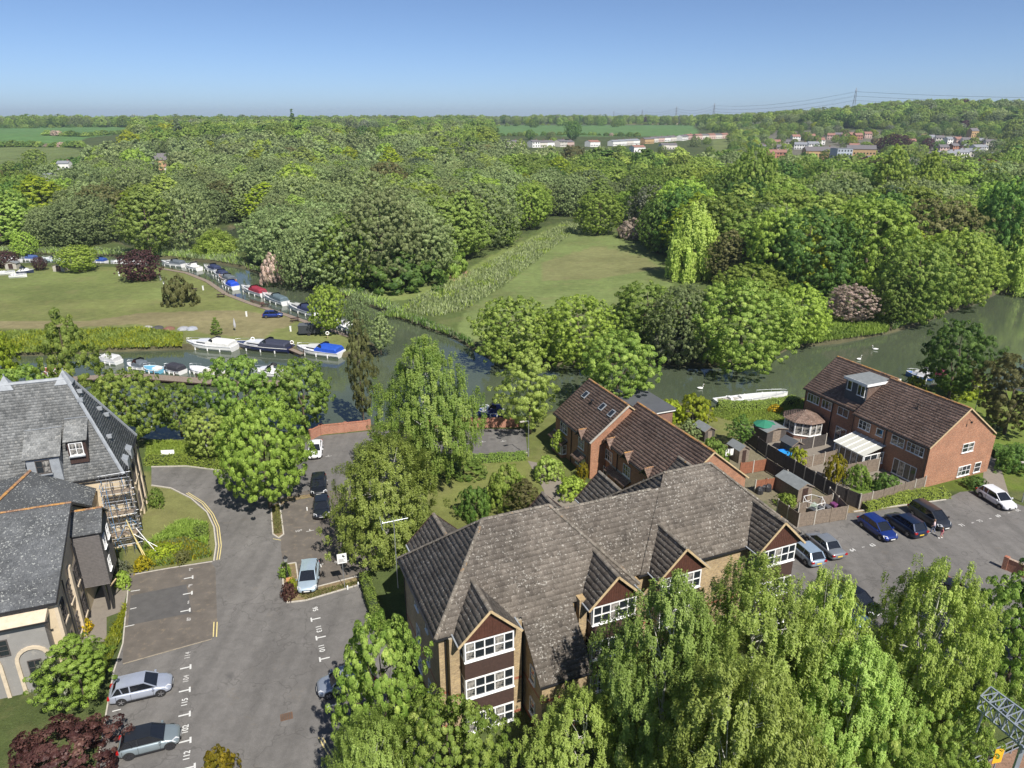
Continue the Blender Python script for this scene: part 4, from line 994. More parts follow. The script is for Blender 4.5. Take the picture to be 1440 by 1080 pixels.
blades('garden_rough', [[(1010, 566), (1130, 562), (1128, 590), (1060, 600), (1000, 585)], [(205, 620), (318, 622), (318, 640), (205, 648)]], 16000, 0.35, 0.09, ['green', 'maple'], label='rough green ground cover along the near river bank', cat='ground cover', seed=6)
blades('flower_bed', [[(188, 800), (215, 770), (262, 758), (292, 770), (297, 783), (240, 795)]], 9000, 0.6, 0.09, ['willow', 'yellow', 'maple', 'willow', 'lime'], label='flower bed with yellow blooms at the corner of the lawn', cat='flower bed', seed=7)
blades('flower_bed_back', [[(200, 775), (230, 752), (258, 735), (292, 740), (292, 768), (262, 757), (215, 769)]], 8000, 0.75, 0.1, ['green', 'maple', 'lime'], label='green bedding along the curved kerb', cat='flower bed', seed=8)
blades('island_weeds', [[(383, 714), (392, 710), (398, 750), (386, 752)], [(420, 838), (500, 818), (512, 815), (505, 822), (430, 845)]], 2600, 0.3, 0.06, ['lime', 'brown'], label='dry weeds on the small kerbed islands', cat='weeds', seed=9)
blades('side_garden', [[(150, 902), (172, 862), (178, 850), (168, 905), (140, 960), (120, 960)]], 4000, 0.5, 0.09, ['green', 'lime'], label='planting strip beside the parking bays', cat='ground cover', seed=10)
blades('water_weeds', [[(530, 445), (560, 446), (640, 474), (668, 492), (665, 480), (600, 452), (550, 436)], [(690, 503), (760, 508), (960, 508), (950, 498), (700, 494)], [(1255, 464), (1330, 437), (1325, 430), (1255, 452)]], 9000, 1.1, 0.2, ['green', 'reed', 'dark'], label='waterside plants hanging over the island bank', cat='waterside plants', seed=12)
def hedge(name, pts, wd, h, fol, label, leaf=0.11, dens=120, cat='hedge'):
    """clipped hedge: dense leaves over a dark core"""
    rg = np.random.default_rng(len(pts) + int(abs(pts[0][0]) * 10)); V = []; core = MB()
    t = thing(name, label, cat, (pts[0][0], pts[0][1], 0)); o0 = np.array([pts[0][0], pts[0][1], 0])
    for a, b_ in zip(pts[:-1], pts[1:]):
        a = np.array(a); b_ = np.array(b_); L = np.linalg.norm(b_ - a); d_ = (b_ - a) / L; nn = np.array([-d_[1], d_[0]])
        m = int(L * (wd + 2 * h) * dens); q = rg.uniform(0, 1, m) * (wd + 2 * h); s_ = rg.uniform(-0.02, 1.02, m) * L
        side = np.where(q < h, -1, np.where(q > h + wd, 1, 0)); off = np.where(side == 0, q - h - wd / 2, side * wd / 2); zz = np.where(side == -1, q, np.where(side == 1, q - h - wd, h))
        wob = 0.07 * np.sin(s_ * 2.1) + 0.05 * np.sin(s_ * 5.3)
        P = np.c_[a[0] + d_[0] * s_ + nn[0] * (off * (1 + wob)), a[1] + d_[1] * s_ + nn[1] * (off * (1 + wob)), zz * (1 + wob)] - o0
        P += rg.normal(0, 0.04, P.shape)
        N = np.c_[nn[0] * side, nn[1] * side, (side == 0) * 1.0 + 0.3]
        V.append(leaves_from(P, N, leaf, rg))
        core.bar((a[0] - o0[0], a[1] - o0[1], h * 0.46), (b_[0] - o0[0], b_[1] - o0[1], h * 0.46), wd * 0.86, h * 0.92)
    V = np.concatenate(V); k = len(V) // 4
    me = np_mesh('foliage', V, np.arange(len(V)).reshape(-1, 4), FOL[fol], attrs={'rnd': ('FACE', np.clip(rg.normal(0.45, 0.2, k), 0, 1))})
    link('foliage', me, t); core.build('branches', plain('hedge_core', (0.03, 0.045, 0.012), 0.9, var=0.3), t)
    return t
hedge('hedge', W([(207, 652), (262, 651), (318, 659)]), 1.3, 1.0, 'maple', 'clipped green hedge along the back edge of the driveway turn')
hedge('hedge', W([(513, 818), (520, 842), (532, 880), (545, 905)]), 0.8, 1.1, 'green', 'narrow dark hedge between the parking bays and the flats')
hedge('hedge', W([(556, 775), (530, 800)]), 0.9, 1.0, 'green', 'short hedge stub under the spreading birch')
hedge('hedge', W([(1212, 716), (1262, 704), (1328, 697)]), 1.5, 0.8, 'maple', 'low green hedge in front of the grey garden fence')
hedge('hedge', W([(1010, 572), (1060, 575), (1120, 566)]), 1.6, 0.9, 'green', 'overgrown riverside hedge above the long white boat')
hedge('hedge', W([(600, 648), (660, 650), (738, 645)]), 1.2, 0.8, 'green', 'uneven hedge below the second car park')
hedge('hedge', W([(1392, 640), (1440, 640), (1500, 642)]), 2.0, 1.1, 'dark', 'dark clipped hedge on the lawn right of the gable')
hedge('hedge', W([(1385, 600), (1400, 606)]), 2.0, 1.1, 'green', 'square clipped hedge block behind the brick gable')
hedge('hedge', W([(203, 790), (232, 782), (258, 776)]), 1.2, 0.7, 'lime', 'low rounded yellow green hedge in the flower bed')
hedge('hedge', W([(275, 757), (292, 753)]), 1.4, 1.0, 'green', 'green bush block inside the curved kerb')
# ---------------------------------------------------------------- buildings
def tile_mesh(name, O, eu, up, poly, w, ex, mat, seed=0, roll=0.010, butt=0.012, gap=0.01, half=True):
    """courses of single tiles covering a roof slope; poly in (along eave, up slope) metres"""
    rg = np.random.default_rng(seed); O = np.array(O, float); eu = np.array(eu, float); up = np.array(up, float)
    eu /= np.linalg.norm(eu); up /= np.linalg.norm(up); nn = np.cross(eu, up)
    if nn[2] < 0: nn = -nn
    P = np.array(poly, float); s0, t0 = P.min(0); s1, t1 = P.max(0)
    nt_ = max(1, round((t1 - t0) / ex)); ex = (t1 - t0) / nt_
    jj = np.arange(nt_); ii = np.arange(-1, int((s1 - s0) / w) + 2)
    I, J = np.meshgrid(ii, jj); I = I.ravel(); J = J.ravel()
    sL = s0 + (I + (0.5 * (J % 2) if half else 0)) * w; tB = t0 + J * ex
    def span(t):
        lo = np.full(t.shape, 1e9); hi = np.full(t.shape, -1e9)
        t = np.clip(t, t0 + 1e-4, t1 - 1e-4)
        for a, b in zip(P, np.roll(P, -1, 0)):
            if abs(a[1] - b[1]) < 1e-9: continue
            k = (t >= min(a[1], b[1])) & (t <= max(a[1], b[1]))
            x = a[0] + (t - a[1]) / (b[1] - a[1]) * (b[0] - a[0])
            lo = np.where(k, np.minimum(lo, x), lo); hi = np.where(k, np.maximum(hi, x), hi)
        return lo, hi
    lo, hi = span(tB + ex * 0.3); k = (sL + w > lo) & (sL < hi) & (hi > lo); sL = sL[k]; tB = tB[k]; n = len(sL)
    fr = [(0, 0), (0.78 * w, 0), (0.84 * w, roll), (w - gap, roll)] if roll else [(0, 0), (w - gap, 0)]
    m = len(fr); V = np.zeros((n, 3 * m, 3)); lift = rg.normal(0, 0.005, n); sk = rg.normal(0, 0.006, n)
    for q, (dx, dh) in enumerate(fr):
        for r_, (tt, hh_) in enumerate(((tB + sk, butt + dh), (tB + ex + 0.03, 0.004 + dh), (tB + sk, dh * 0.3 - 0.01))):
            l_, h_ = span(tt); s = np.clip(sL + dx, l_, h_)
            V[:, r_ * m + q] = O + s[:, None] * eu + np.minimum(tt, t1)[:, None] * up + (hh_ + lift)[:, None] * nn
    F = []
    for q in range(m - 1):
        F.append([q, q + 1, m + q + 1, m + q]); F.append([2 * m + q, 2 * m + q + 1, q + 1, q])
    F = (np.array(F)[None] + (np.arange(n) * 3 * m)[:, None, None]).reshape(-1, 4)
    val = np.repeat(np.clip(rg.normal(0.5, 0.26, n), 0, 1), 2 * (m - 1))
    return np_mesh(name, V.reshape(-1, 3), F, mat, attrs={'rnd': ('FACE', val)})
def slope(parent, O, eu, up, poly, mat, w=0.33, ex=0.36, seed=0, name='roof', **k):
    """one roof slope: deck (part) with its tiles (sub-part)"""
    O = Vector(O); eu = Vector(eu).normalized(); up = Vector(up).normalized(); nn = eu.cross(up)
    if nn.z < 0: nn = -nn
    b = MB(); pts = [O + eu * s + up * t - nn * 0.02 for s, t in poly]; lo = [p - nn * 0.1 for p in pts]; n = len(pts)
    b.add(pts + lo, [tuple(range(n)), tuple(range(2 * n - 1, n - 1, -1))] + [(i, (i + 1) % n, n + (i + 1) % n, n + i) for i in range(n)])
    dk = b.build(name, MT['black'], parent)
    t = link('tiles', tile_mesh('tiles', O, eu, up, poly, w, ex, mat, seed, **k), dk); tag(t, kind='stuff')
    return dk
def ridge(parent, pts, mat, r=0.13, L=0.42, name='ridge_tiles'):
    b = MB()
    for a, q in zip(pts[:-1], pts[1:]):
        a = Vector(a); q = Vector(q); n = max(1, round((q - a).length / L)); d = (q - a) / n
        for k in range(n):
            p = a + d * k; e = d * 0.96; up = Vector((0, 0, 1)); sd = d.cross(up).normalized(); j = random.uniform(-0.012, 0.012)
            ring = []
            for c in (p, p + e):
                for ang in (-1.25, -0.65, 0, 0.65, 1.25): ring.append(c + sd * math.sin(ang) * r + Vector((0, 0, math.cos(ang) * r - r * 0.55 + j + (0.012 if c is p else 0))))
            b.add(ring, [(i, i + 1, i + 6, i + 5) for i in range(4)] + [(0, 1, 2, 3, 4), (9, 8, 7, 6, 5)])
    n_ = len(b.f); me = b.mesh(name, mat)
    a = me.attributes.new('rnd', 'FLOAT', 'FACE'); a.data.foreach_set('value', np.repeat(np.random.default_rng(1).uniform(0, 1, n_ // 6 + 1), 6)[:n_].astype(np.float32))
    return tag(link(name, me, parent), kind='stuff')
WIN = {}
def window(parent, x, y, ang, z, w, h, cols=2, rows=2, glass='glass', frame='upvc', name='window', sill=True, bar=0.055, depth=0.07):
    """x, y = left end seen from outside, ang = direction of the wall (outside is to the right of it)"""
    key = (round(w, 2), round(h, 2), cols, rows, frame, sill)
    if key not in WIN:
        b = MB(); f = bar * 1.15
        b.box(0, -depth, 0, w, 0.02, f); b.box(0, -depth, h - f, w, 0.02, h); b.box(0, -depth, f, f, 0.02, h - f); b.box(w - f, -depth, f, w, 0.02, h - f)
        for c in range(1, cols): xx = w * c / cols; b.box(xx - bar / 2, -depth + 0.006, f, xx + bar / 2, 0.0, h - f)
        for r in range(1, rows):
            zz = f + (h - 2 * f) * r / rows
            for c in range(cols): b.box(w * c / cols + bar / 2 + (f - bar / 2 if c == 0 else 0), -depth + 0.014, zz - bar * .3, w * (c + 1) / cols - bar / 2 - (f - bar / 2 if c == cols - 1 else 0), -0.004, zz + bar * .3)
        if sill: b.box(-0.05, -depth - 0.06, -0.05, w + 0.05, 0.0, -0.003)
        p = MB(); p.box(0.01, -0.022, 0.01, w / cols - 0.01, -0.012, h - 0.02)
        WIN[key] = (b.mesh(name, MT[frame]), p.mesh('pane', MT['glass']))
    o = link(name, WIN[key][0], parent, (x, y, z), ang)
    for c in range(cols):
        pn = link('pane', WIN[key][1], o, (w * c / cols, 0, 0)); set_mat(pn, MT[glass] if (c + int(abs(x * 7 + z * 3))) % 3 or glass != 'glass' else MT['glass2'])
    return o
def wallbox(parent, x0, y0, z0, x1, y1, z1, mat, name='wall'):
    b = MB(); b.box(x0, y0, z0, x1, y1, z1); return b.build(name, mat, parent)
def gutter(parent, pts, mat=None, name='gutter'):
    b = MB()
    for a, q in zip(pts[:-1], pts[1:]): b.bar(a, q, 0.11, 0.1)
    return b.build(name, mat or MT['black'], parent)
def pipe(parent, x, y, z0, z1, name='downpipe', r=0.04, mat=None):
    b = MB(); b.tube([(x, y, z0), (x, y, z1)], r, 6); return b.build(name, mat or MT['black'], parent)
A22 = math.atan2(0.383, 0.924); S2 = math.sqrt(0.5)
# ===== the grey tiled flats
flats = thing('block_of_flats', 'large block of flats with a lichened grey tiled roof, yellow brick and white bay windows', 'block of flats', (-5.03, 37.73, 0), A22)
G_, RG = MT['tile_g'], MT['ridge_g']
def hiproof(parent, x0, y0, x1, y1, ze, rx0, rx1, ry, rz, mat, rmat, seed, w=0.33, ex=0.37, lefthip=True):
    hf = ry - y0; hb = y1 - ry; up = Vector((0, hf, rz - ze)); L = up.length
    slope(parent, (x0, y0, ze), (1, 0, 0), up, [(0, 0), (x1 - x0, 0), (rx1 - x0, L), (rx0 - x0, L)], mat, w, ex, seed)
    up = Vector((0, -hb, rz - ze)); L = up.length
    slope(parent, (x1, y1, ze), (-1, 0, 0), up, [(0, 0), (x1 - x0, 0), (x1 - rx0, L), (x1 - rx1, L)], mat, w, ex, seed + 1)
    if rx0 > x0 + .01:
        up = Vector((rx0 - x0, 0, rz - ze)); L = up.length
        slope(parent, (x0, y1, ze), (0, -1, 0), up, [(0, 0), (y1 - y0, 0), (y1 - ry, L)], mat, w, ex, seed + 2)
        if lefthip: ridge(parent, [(x0, y0, ze + .05), (rx0, ry, rz + .05)], rmat, 0.16)
        ridge(parent, [(x0, y1, ze + .05), (rx0, ry, rz + .05)], rmat, 0.16)
    if rx1 < x1 - .01:
        up = Vector((rx1 - x1, 0, rz - ze)); L = up.length
        slope(parent, (x1, y0, ze), (0, 1, 0), up, [(0, 0), (y1 - y0, 0), (ry - y0, L)], mat, w, ex, seed + 3)
        ridge(parent, [(x1, y0, ze + .05), (rx1, ry, rz + .05)], rmat, 0.16); ridge(parent, [(x1, y1, ze + .05), (rx1, ry, rz + .05)], rmat, 0.16)
    ridge(parent, [(rx0, ry, rz + .05), (rx1, ry, rz + .05)], rmat, 0.16)
hiproof(flats, 0, 0, 15.6, 10, 8, 5.2, 10.5, 5, 13.05, G_, RG, 100)
up2 = Vector((0, 4.3, 4.3)); slope(flats, (11, 0.97, 8), (1, 0, 0), up2, [(0, 0), (10.2, 0), (10.2, up2.length), (0, up2.length)], G_, ex=0.37, seed=110)
slope(flats, (21.2, 9.57, 8), (-1, 0, 0), Vector((0, -4.3, 4.3)), [(0, 0), (10.2, 0), (10.2, up2.length), (0, up2.length)], G_, ex=0.37, seed=111)
ridge(flats, [(10.6, 5.27, 12.36), (19.6, 5.27, 12.36)], RG, 0.16)
hiproof(flats, 16.2, 0.9, 31.6, 11.1, 8, 21.2, 25.8, 6.0, 13.1, G_, RG, 120, lefthip=False)
# catslide
cl = Vector((0, 3.32, 3.32)); slope(flats, (6.1, -3.3, 4.72), (1, 0, 0), cl, [(0, 0), (3.95, 0), (3.95, cl.length), (0, cl.length)], G_, ex=0.37, seed=130)
bk_ = MT['stock']
wallbox(flats, 0.3, 0.3, 0, 15.9, 9.7, 7.9, bk_); wallbox(flats, 16.3, 1.25, 0, 31.2, 10.8, 7.9, bk_)
b = MB(); b.add([(6.35, .3, 0), (6.35, -3.05, 0), (6.35, -3.05, 4.85), (6.35, .3, 8.1), (9.8, .3, 0), (9.8, -3.05, 0), (9.8, -3.05, 4.85), (9.8, .3, 8.1)], [(0, 1, 2, 3), (7, 6, 5, 4), (0, 4, 5, 1), (1, 5, 6, 2), (2, 6, 7, 3), (3, 7, 4, 0)])
b.build('wall', bk_, flats)
window(flats, 6.33, -1.2, math.radians(-90), 3.6, 0.8, 1.3, 1, 2); window(flats, 6.33, -1.2, math.radians(-90), 0.8, 0.8, 1.3, 1, 2)
window(flats, 7.4, -3.06, 0, 1.0, 1.2, 1.2, 2, 2)
for z in (3.4, 6.3, 0.6): window(flats, 0.3, 6.2, math.radians(-90), z, 1.0, 1.25, 2, 2); window(flats, 0.3, 3.4, math.radians(-90), z, 0.7, 1.25, 1, 2)
gutter(flats, [(-0.05, -0.06, 7.93), (1.1, -0.06, 7.93)]); gutter(flats, [(-0.06, -0.05, 7.93), (-0.06, 10.05, 7.93)]); gutter(flats, [(5.9, -0.06, 7.93), (6.15, -0.06, 7.93)])
gutter(flats, [(6.1, -3.38, 4.66), (10.05, -3.38, 4.66)]); gutter(flats, [(16.0, 0.83, 7.93), (31.6, 0.83, 7.93)]); gutter(flats, [(31.66, 0.9, 7.93), (31.66, 11.1, 7.93)])
pipe(flats, 0.72, 0.22, 0, 7.9); pipe(flats, 6.22, -0.05, 0, 7.9, r=0.06); pipe(flats, 30.9, 1.15, 0, 7.9); pipe(flats, 10.4, 0.2, 0, 7.9); pipe(flats, 0.22, 9.2, 0, 7.9)
def gable(parent, uc, vf, vr, half, ze, mat, rmat, seed, front=True, panel='mahog', rise=None):
    """cross gable whose ridge runs back from vf to vr; vr beyond vf = towards the main roof"""
    rise = rise or half; sg = 1 if vr > vf else -1; L = abs(vr - vf)
    for sx in (-1, 1):
        up = Vector((-sx * half, 0, rise)); Ls = up.length
        O = (uc + sx * half, vf, ze); eu = Vector((0, sg, 0))
        # the lower edge is cut back where the main roof rises through it
        slope(parent, O, eu, up, [(0, 0), (L * 0.28, 0), (L, Ls), (0, Ls)], mat, 0.33, 0.37, seed + sx, roll=0.0)
    ridge(parent, [(uc, vf, ze + rise + .04), (uc, vr, ze + rise + .04)], rmat, 0.17)
    b = MB(); y = vf + sg * 0.28
    b.poly([(uc - half + .12, y, ze - 0.02), (uc + half - .12, y, ze - 0.02), (uc, y, ze + rise - .12)]); b.build('gable_wall', MT[panel], parent)
    if front:       # boards laid in a chevron
        for sx in (-1, 1):
            nb = 11
            for k in range(nb):
                x0_ = uc + sx * half * (k / nb) * 0.94; zt = ze + rise * (1 - (k + 1) / nb) - 0.1
                xa = uc + sx * half * ((k + 1) / nb) * 0.94
                if zt < ze + .04: continue
                b = MB(); b.add([(x0_, y - sg * .03, ze), (xa, y - sg * .03, ze), (xa, y - sg * .03, zt), (x0_, y - sg * .03, zt + rise / nb), (x0_ + sx * .012, y - sg * .045, ze), (xa - sx * .02, y - sg * .045, ze), (xa - sx * .02, y - sg * .045, zt), (x0_ + sx * .012, y - sg * .045, zt + rise / nb)],
                                [(4, 5, 6, 7), (0, 1, 5, 4), (1, 2, 6, 5), (2, 3, 7, 6), (3, 0, 4, 7)]); b.build('plank', MT[panel], parent)
    b = MB()
    for sx in (-1, 1): b.bar((uc + sx * (half + .05), vf - sg * .02, ze - 0.06), (uc, vf - sg * .02, ze + rise - 0.02), 0.05, 0.16)
    b.build('bargeboard', MT['timber'] if front else MT['dark'], parent)
    b = MB()
    for sx in (-1, 1): b.bar((uc + sx * (half + .06), vf, ze - 0.02), (uc + sx * (half + .06), vf + sg * L * .5, ze - 0.02), 0.1, 0.08)
    b.build('flashing', MT['lead'], parent)
def bay(parent, uc, vf, vw, hw=1.75, seed=0):
    """three storeys of white windows between dark weatherboarding"""
    rg = random.Random(seed)
    wallbox(parent, uc - hw + .03, vf + .03, 0.0, uc + hw - .03, vw, 8.02, MT['dark'], 'bay_wall')
    for z0, h in ((6.42, 1.55), (3.28, 1.65), (0.25, 1.65)):
        window(parent, uc - hw, vf + 0.02, 0, z0, 2 * hw, h, 5, 2, name='bay_window', bar=0.085, depth=0.1)
        window(parent, uc - hw + .04, vf + .92, math.radians(-90), z0, 0.82, h, 1, 2, name='bay_window', bar=0.08, sill=False)
        window(parent, uc + hw - .04, vf + .1, math.radians(90), z0, 0.82, h, 1, 2, name='bay_window', bar=0.08, sill=False)
    for z0, z1 in ((4.97, 6.34), (1.94, 3.2)):
        n = 9; st = (z1 - z0) / n
        for k in range(n):
            z = z0 + k * st; b = MB(); e = 0.05; a = 0.012
            b.add([(uc - hw - e * .3, vf - e, z), (uc + hw + e * .3, vf - e, z), (uc + hw, vf - a, z + st), (uc - hw, vf - a, z + st), (uc - hw, vf + .02, z), (uc + hw, vf + .02, z),
                   (uc - hw - .04, vw, z), (uc + hw + .04, vw, z), (uc - hw, vw, z + st), (uc + hw, vw, z + st)],
                  [(0, 1, 2, 3), (0, 4, 5, 1), (6, 0, 3, 8), (1, 7, 9, 2)])
            o = b.build('plank', MT['dark'], parent)
for uc, vf, vw, hb in ((3.4, -1.0, 0.4, 2.2), (12.9, -1.0, 0.4, 2.2), (19.2, -0.1, 1.3, 2.3), (28.4, -0.1, 1.3, 2.35)):
    bay(flats, uc, vf, vw, seed=int(uc)); gable(flats, uc, vf - 0.35, vf + 3.9, hb, 8.05, G_, RG, int(140 + uc))
for uc, vf, hb in ((3.4, 11.5, 2.3), (12.9, 11.3, 2.3), (19.2, 12.8, 2.3), (27.5, 12.6, 2.3)):
    gable(flats, uc, vf, vf - 4.4, hb, 8.05, G_, RG, int(180 + uc), front=False, panel='stock'); wallbox(flats, uc - 2, 9.5 if uc < 15 else 10.7, 0, uc + 2, vf - .3, 8.0, bk_)
for u_ in (1.3, 5.55): wallbox(flats, u_ - .45 if u_ < 3 else u_ - .3, -0.3, 0, u_ + .3 if u_ < 3 else u_ + .5, 0.31, 7.95, bk_, 'brick_pier')
wallbox(flats, 10.45, -0.35, 0, 11.1, 0.31, 8.3, bk_, 'brick_pier')
b = MB(); b.tube([(-0.2, 9.7, 5.5), (-0.2, 9.7, 11.6)], 0.035, 6); b.tube([(-1.1, 9.7, 11.55), (0.9, 9.7, 11.55)], 0.02, 5)
for k in range(9): b.tube([(-1.0 + k * .22, 9.35, 11.56), (-1.0 + k * .22, 10.05, 11.56)], 0.012, 4)
b.tube([(-1.1, 9.3, 11.9), (-1.1, 10.1, 11.2)], 0.02, 4); b.tube([(-1.15, 9.3, 11.2), (-1.15, 10.1, 11.9)], 0.02, 4)
ae = thing('tv_aerial', 'tall television aerial on a pole at the corner of the grey tiled flats', 'aerial', (-5.03, 37.73, 0), A22); b.build('mast', MT['metal'], ae)
# ===== brown roofed terrace by the river
terr = thing('terraced_houses', 'brown roofed brick terrace with three rooflights and white dormer windows by the river', 'terraced houses', (5.25, 83.54, 0), A22)
B_, RB, BO = MT['tile_b'], MT['ridge_b'], MT['brick_o']
def gabled(parent, u0, u1, v0, v1, ze, zr, mat, rmat, wall, seed, oh=0.3, verge='conc'):
    """gable roofed range, ridge along v (v0 > v1)"""
    uc = (u0 + u1) / 2; hw = (u1 - u0) / 2; up = Vector((hw, 0, zr - ze)); L = up.length; ln = v0 - v1
    slope(parent, (u0, v0, ze), (0, -1, 0), up, [(0, 0), (ln, 0), (ln, L), (0, L)], mat, 0.33, 0.36, seed)
    slope(parent, (u1, v1, ze), (0, 1, 0), Vector((-hw, 0, zr - ze)), [(0, 0), (ln, 0), (ln, L), (0, L)], mat, 0.33, 0.36, seed + 1)
    ridge(parent, [(uc, v0, zr + .04), (uc, v1, zr + .04)], rmat, 0.15)
    a, c_, d_, e_ = u0 + oh, u1 - oh, v0 - 0.18, v1 + 0.18; zi = ze + oh * (zr - ze) / hw - 0.1
    b = MB(); vs = [(a, e_, 0), (c_, e_, 0), (c_, e_, zi), (uc, e_, zr - .12), (a, e_, zi), (a, d_, 0), (c_, d_, 0), (c_, d_, zi), (uc, d_, zr - .12), (a, d_, zi)]
    b.add(vs, [(0, 1, 2, 3, 4), (9, 8, 7, 6, 5), (0, 5, 6, 1), (1, 6, 7, 2), (2, 7, 8, 3), (3, 8, 9, 4), (4, 9, 5, 0)]); b.build('wall', wall, parent)
    for v_ in (v0, v1):
        b = MB()
        for x_ in (u0, u1): b.bar((x_, v_, ze - .04), (uc, v_, zr - .02), 0.07, 0.14)
        b.build('bargeboard', MT['timber'] if v_ == v1 else MT['dark'], parent)
    gutter(parent, [(u0 - .05, v0, ze - .06), (u0 - .05, v1, ze - .06)]); gutter(parent, [(u1 + .05, v0, ze - .06), (u1 + .05, v1, ze - .06)])
gabled(terr, 0, 10, 0, -9.7, 4.8, 8.75, B_, RB, BO, 200)
gabled(terr, 1.8, 11.4, -9.05, -23.5, 4.8, 8.62, B_, RB, BO, 210)
D90 = math.radians(-90)
def upw(parent, u, v, z, w, h, cols=2, rows=2, **k): return window(parent, u, v, D90, z, w, h, cols, rows, **k)
upw(terr, 0.3, -1.6, 3.15, 1.9, 1.2, 3); upw(terr, 0.3, -6.5, 3.0, 1.4, 1.3, 3); upw(terr, 0.3, -5.9, 0.6, 1.6, 1.2, 3, 2)
upw(terr, 2.1, -9.95, 2.6, 1.5, 1.3, 3); upw(terr, 2.1, -13.9, 2.55, 1.5, 1.3, 3); upw(terr, 2.1, -9.6, 0.3, 0.9, 1.2, 1); upw(terr, 2.1, -18, 2.55, 1.5, 1.3, 3)
def gablet(parent, u, vc, ze, w=0.95, h=0.95):
    for s in (-1, 1):
        up = Vector((0, -s * w, h)); slope(parent, (u - .25, vc + s * w, ze), (1, 0, 0), up, [(0, 0), (0.5, 0), (1.9, up.length), (0, up.length)], B_, 0.3, 0.34, int(vc * 10) % 97, roll=0)
    b = MB(); b.poly([(u, vc - w + .05, ze), (u, vc + w - .05, ze), (u, vc, ze + h - .08)]); b.build('gable_wall', MT['dark'], parent); ridge(parent, [(u - .25, vc, ze + h + .03), (u + 1.6, vc, ze + h + .03)], RB, 0.11)
for u_, v_ in ((0.05, -7.2), (1.85, -10.7), (1.85, -14.65), (1.85, -18.7)): gablet(terr, u_, v_, 4.55)
def pent(parent, u, v0, v1, z, d=0.9, drop=0.55):
    L = math.hypot(d, drop); slope(parent, (u - d, v0, z - drop), (0, -1, 0), Vector((d, 0, drop)), [(0, 0), (v0 - v1, 0), (v0 - v1, L), (0, L)], B_, 0.33, 0.34, int(v0 * 7) % 89)
    b = MB(); b.box(u - .04, v1, z - .02, u + .04, v0, z + .16); b.build('flashing', MT['lead'], parent)
pent(terr, 0.3, 0.3, -3.6, 2.35); pent(terr, 0.3, -6.2, -8.4, 2.45, 1.0, 0.6); pent(terr, 2.1, -11.0, -15.6, 2.3); pent(terr, 2.1, -17.5, -20, 2.3)
wallbox(terr, -.35, -3.3, 0, 0.32, -0.6, 0.6, BO, 'bay_wall')
window(terr, -.36, -.7, D90, 0.55, 2.5, 1.2, 4, 2, name='bay_window'); window(terr, -.3, -3.31, 0, 0.55, 0.6, 1.2, 1, 2, name='bay_window')
b = MB(); b.box(0.28, -8.3, 0, 0.33, -7.4, 2.0); b.build('door', MT['white'], terr)
pipe(terr, 0.22, -4.7, 0, 4.7, r=0.06); pipe(terr, 2.02, -12.6, 0, 4.7, r=0.06); pipe(terr, 2.02, -9.95, 0, 4.7); pipe(terr, 0.3, -8.9, 0, 4.7)
for v_, t_ in ((-2.1, 3.4), (-6.4, 3.4), (-8.6, 3.4)):     # rooflights lie on the slope
    th = math.atan2(3.95, 5); b = MB(); c = Vector((t_, v_, 4.8 + t_ * 0.79 + .08)); du = Vector((math.cos(th), 0, math.sin(th))); dn = Vector((-math.sin(th), 0, math.cos(th)))
    fr = MB(); q = [c - du * .5 + Vector((0, .42, 0)), c + du * .5 + Vector((0, .42, 0)), c + du * .5 - Vector((0, .42, 0)), c - du * .5 - Vector((0, .42, 0))]
    fr.add(q + [p + dn * .09 for p in q], [(7, 6, 5, 4), (0, 1, 5, 4), (1, 2, 6, 5), (2, 3, 7, 6), (3, 0, 4, 7)][0:5]); o = fr.build('rooflight', MT['lead'], terr)
    gl = MB(); gl.poly([c + (p - c) * 0.78 + dn * .1 for p in q][::-1]); gl.build('pane', MT['glass'], o)
b = MB(); b.tube([(3.0, -4.4, 7.0), (3.0, -4.4, 7.75)], 0.07, 6); b.box(2.9, -4.55, 7.7, 3.3, -4.25, 7.78); b.build('vent', MT['black'], terr)
# white stepped verge between the two roofs
b = MB(); b.bar((0.0, -9.78, 4.82), (5, -9.78, 8.72), 0.2, 0.12); b.build('verge', MT['conc'], terr)
# ===== brown roofed houses on the corner
hs = thing('corner_houses', 'brown roofed brick houses with a flat roofed dormer and an orange gable wall', 'houses', (46.99, 72.31, 0), A22)
gabled(hs, 0, 11, 10.9, 0, 5.2, 9.2, B_, RB, BO, 230)
gabled(hs, 0.95, 11.7, 20.3, 10.4, 5.2, 9.12, B_, RB, BO, 240)
for v_, z_, w_, h_, c_ in ((3.05, 3.65, 2.25, 1.15, 4), (5.15, 3.65, 1.75, 1.15, 2), (7.35, 3.8, 0.95, 0.95, 1), (10.0, 3.7, 1.75, 1.1, 3)): upw(hs, 0.3, v_, z_, w_, h_, c_, 2 if c_ > 1 else 1)
upw(hs, 0.3, 4.3, 0.15, 3.1, 1.95, 4, 1, name='patio_door')
for v_, z_, w_, h_, c_ in ((19.6, 3.65, 2.1, 1.15, 4), (17.0, 3.65, 1.7, 1.15, 3), (14.3, 3.7, 1.75, 1.1, 2)): upw(hs, 1.25, v_, z_, w_, h_, c_, 1)
upw(hs, 1.25, 14.1, 0.1, 1.7, 2.0, 2, 1, name='patio_door'); upw(hs, 1.25, 11.9, 0.9, 0.6, 1.1, 1, 1)
window(hs, 5.75, 0.17, 0, 3.5, 1.9, 1.15, 2, 2); window(hs, 5.9, 0.17, 0, 0.35, 2.1, 1.3, 3, 2); window(hs, 8.7, 0.17, 0, 0.35, 1.1, 1.3, 1, 2)
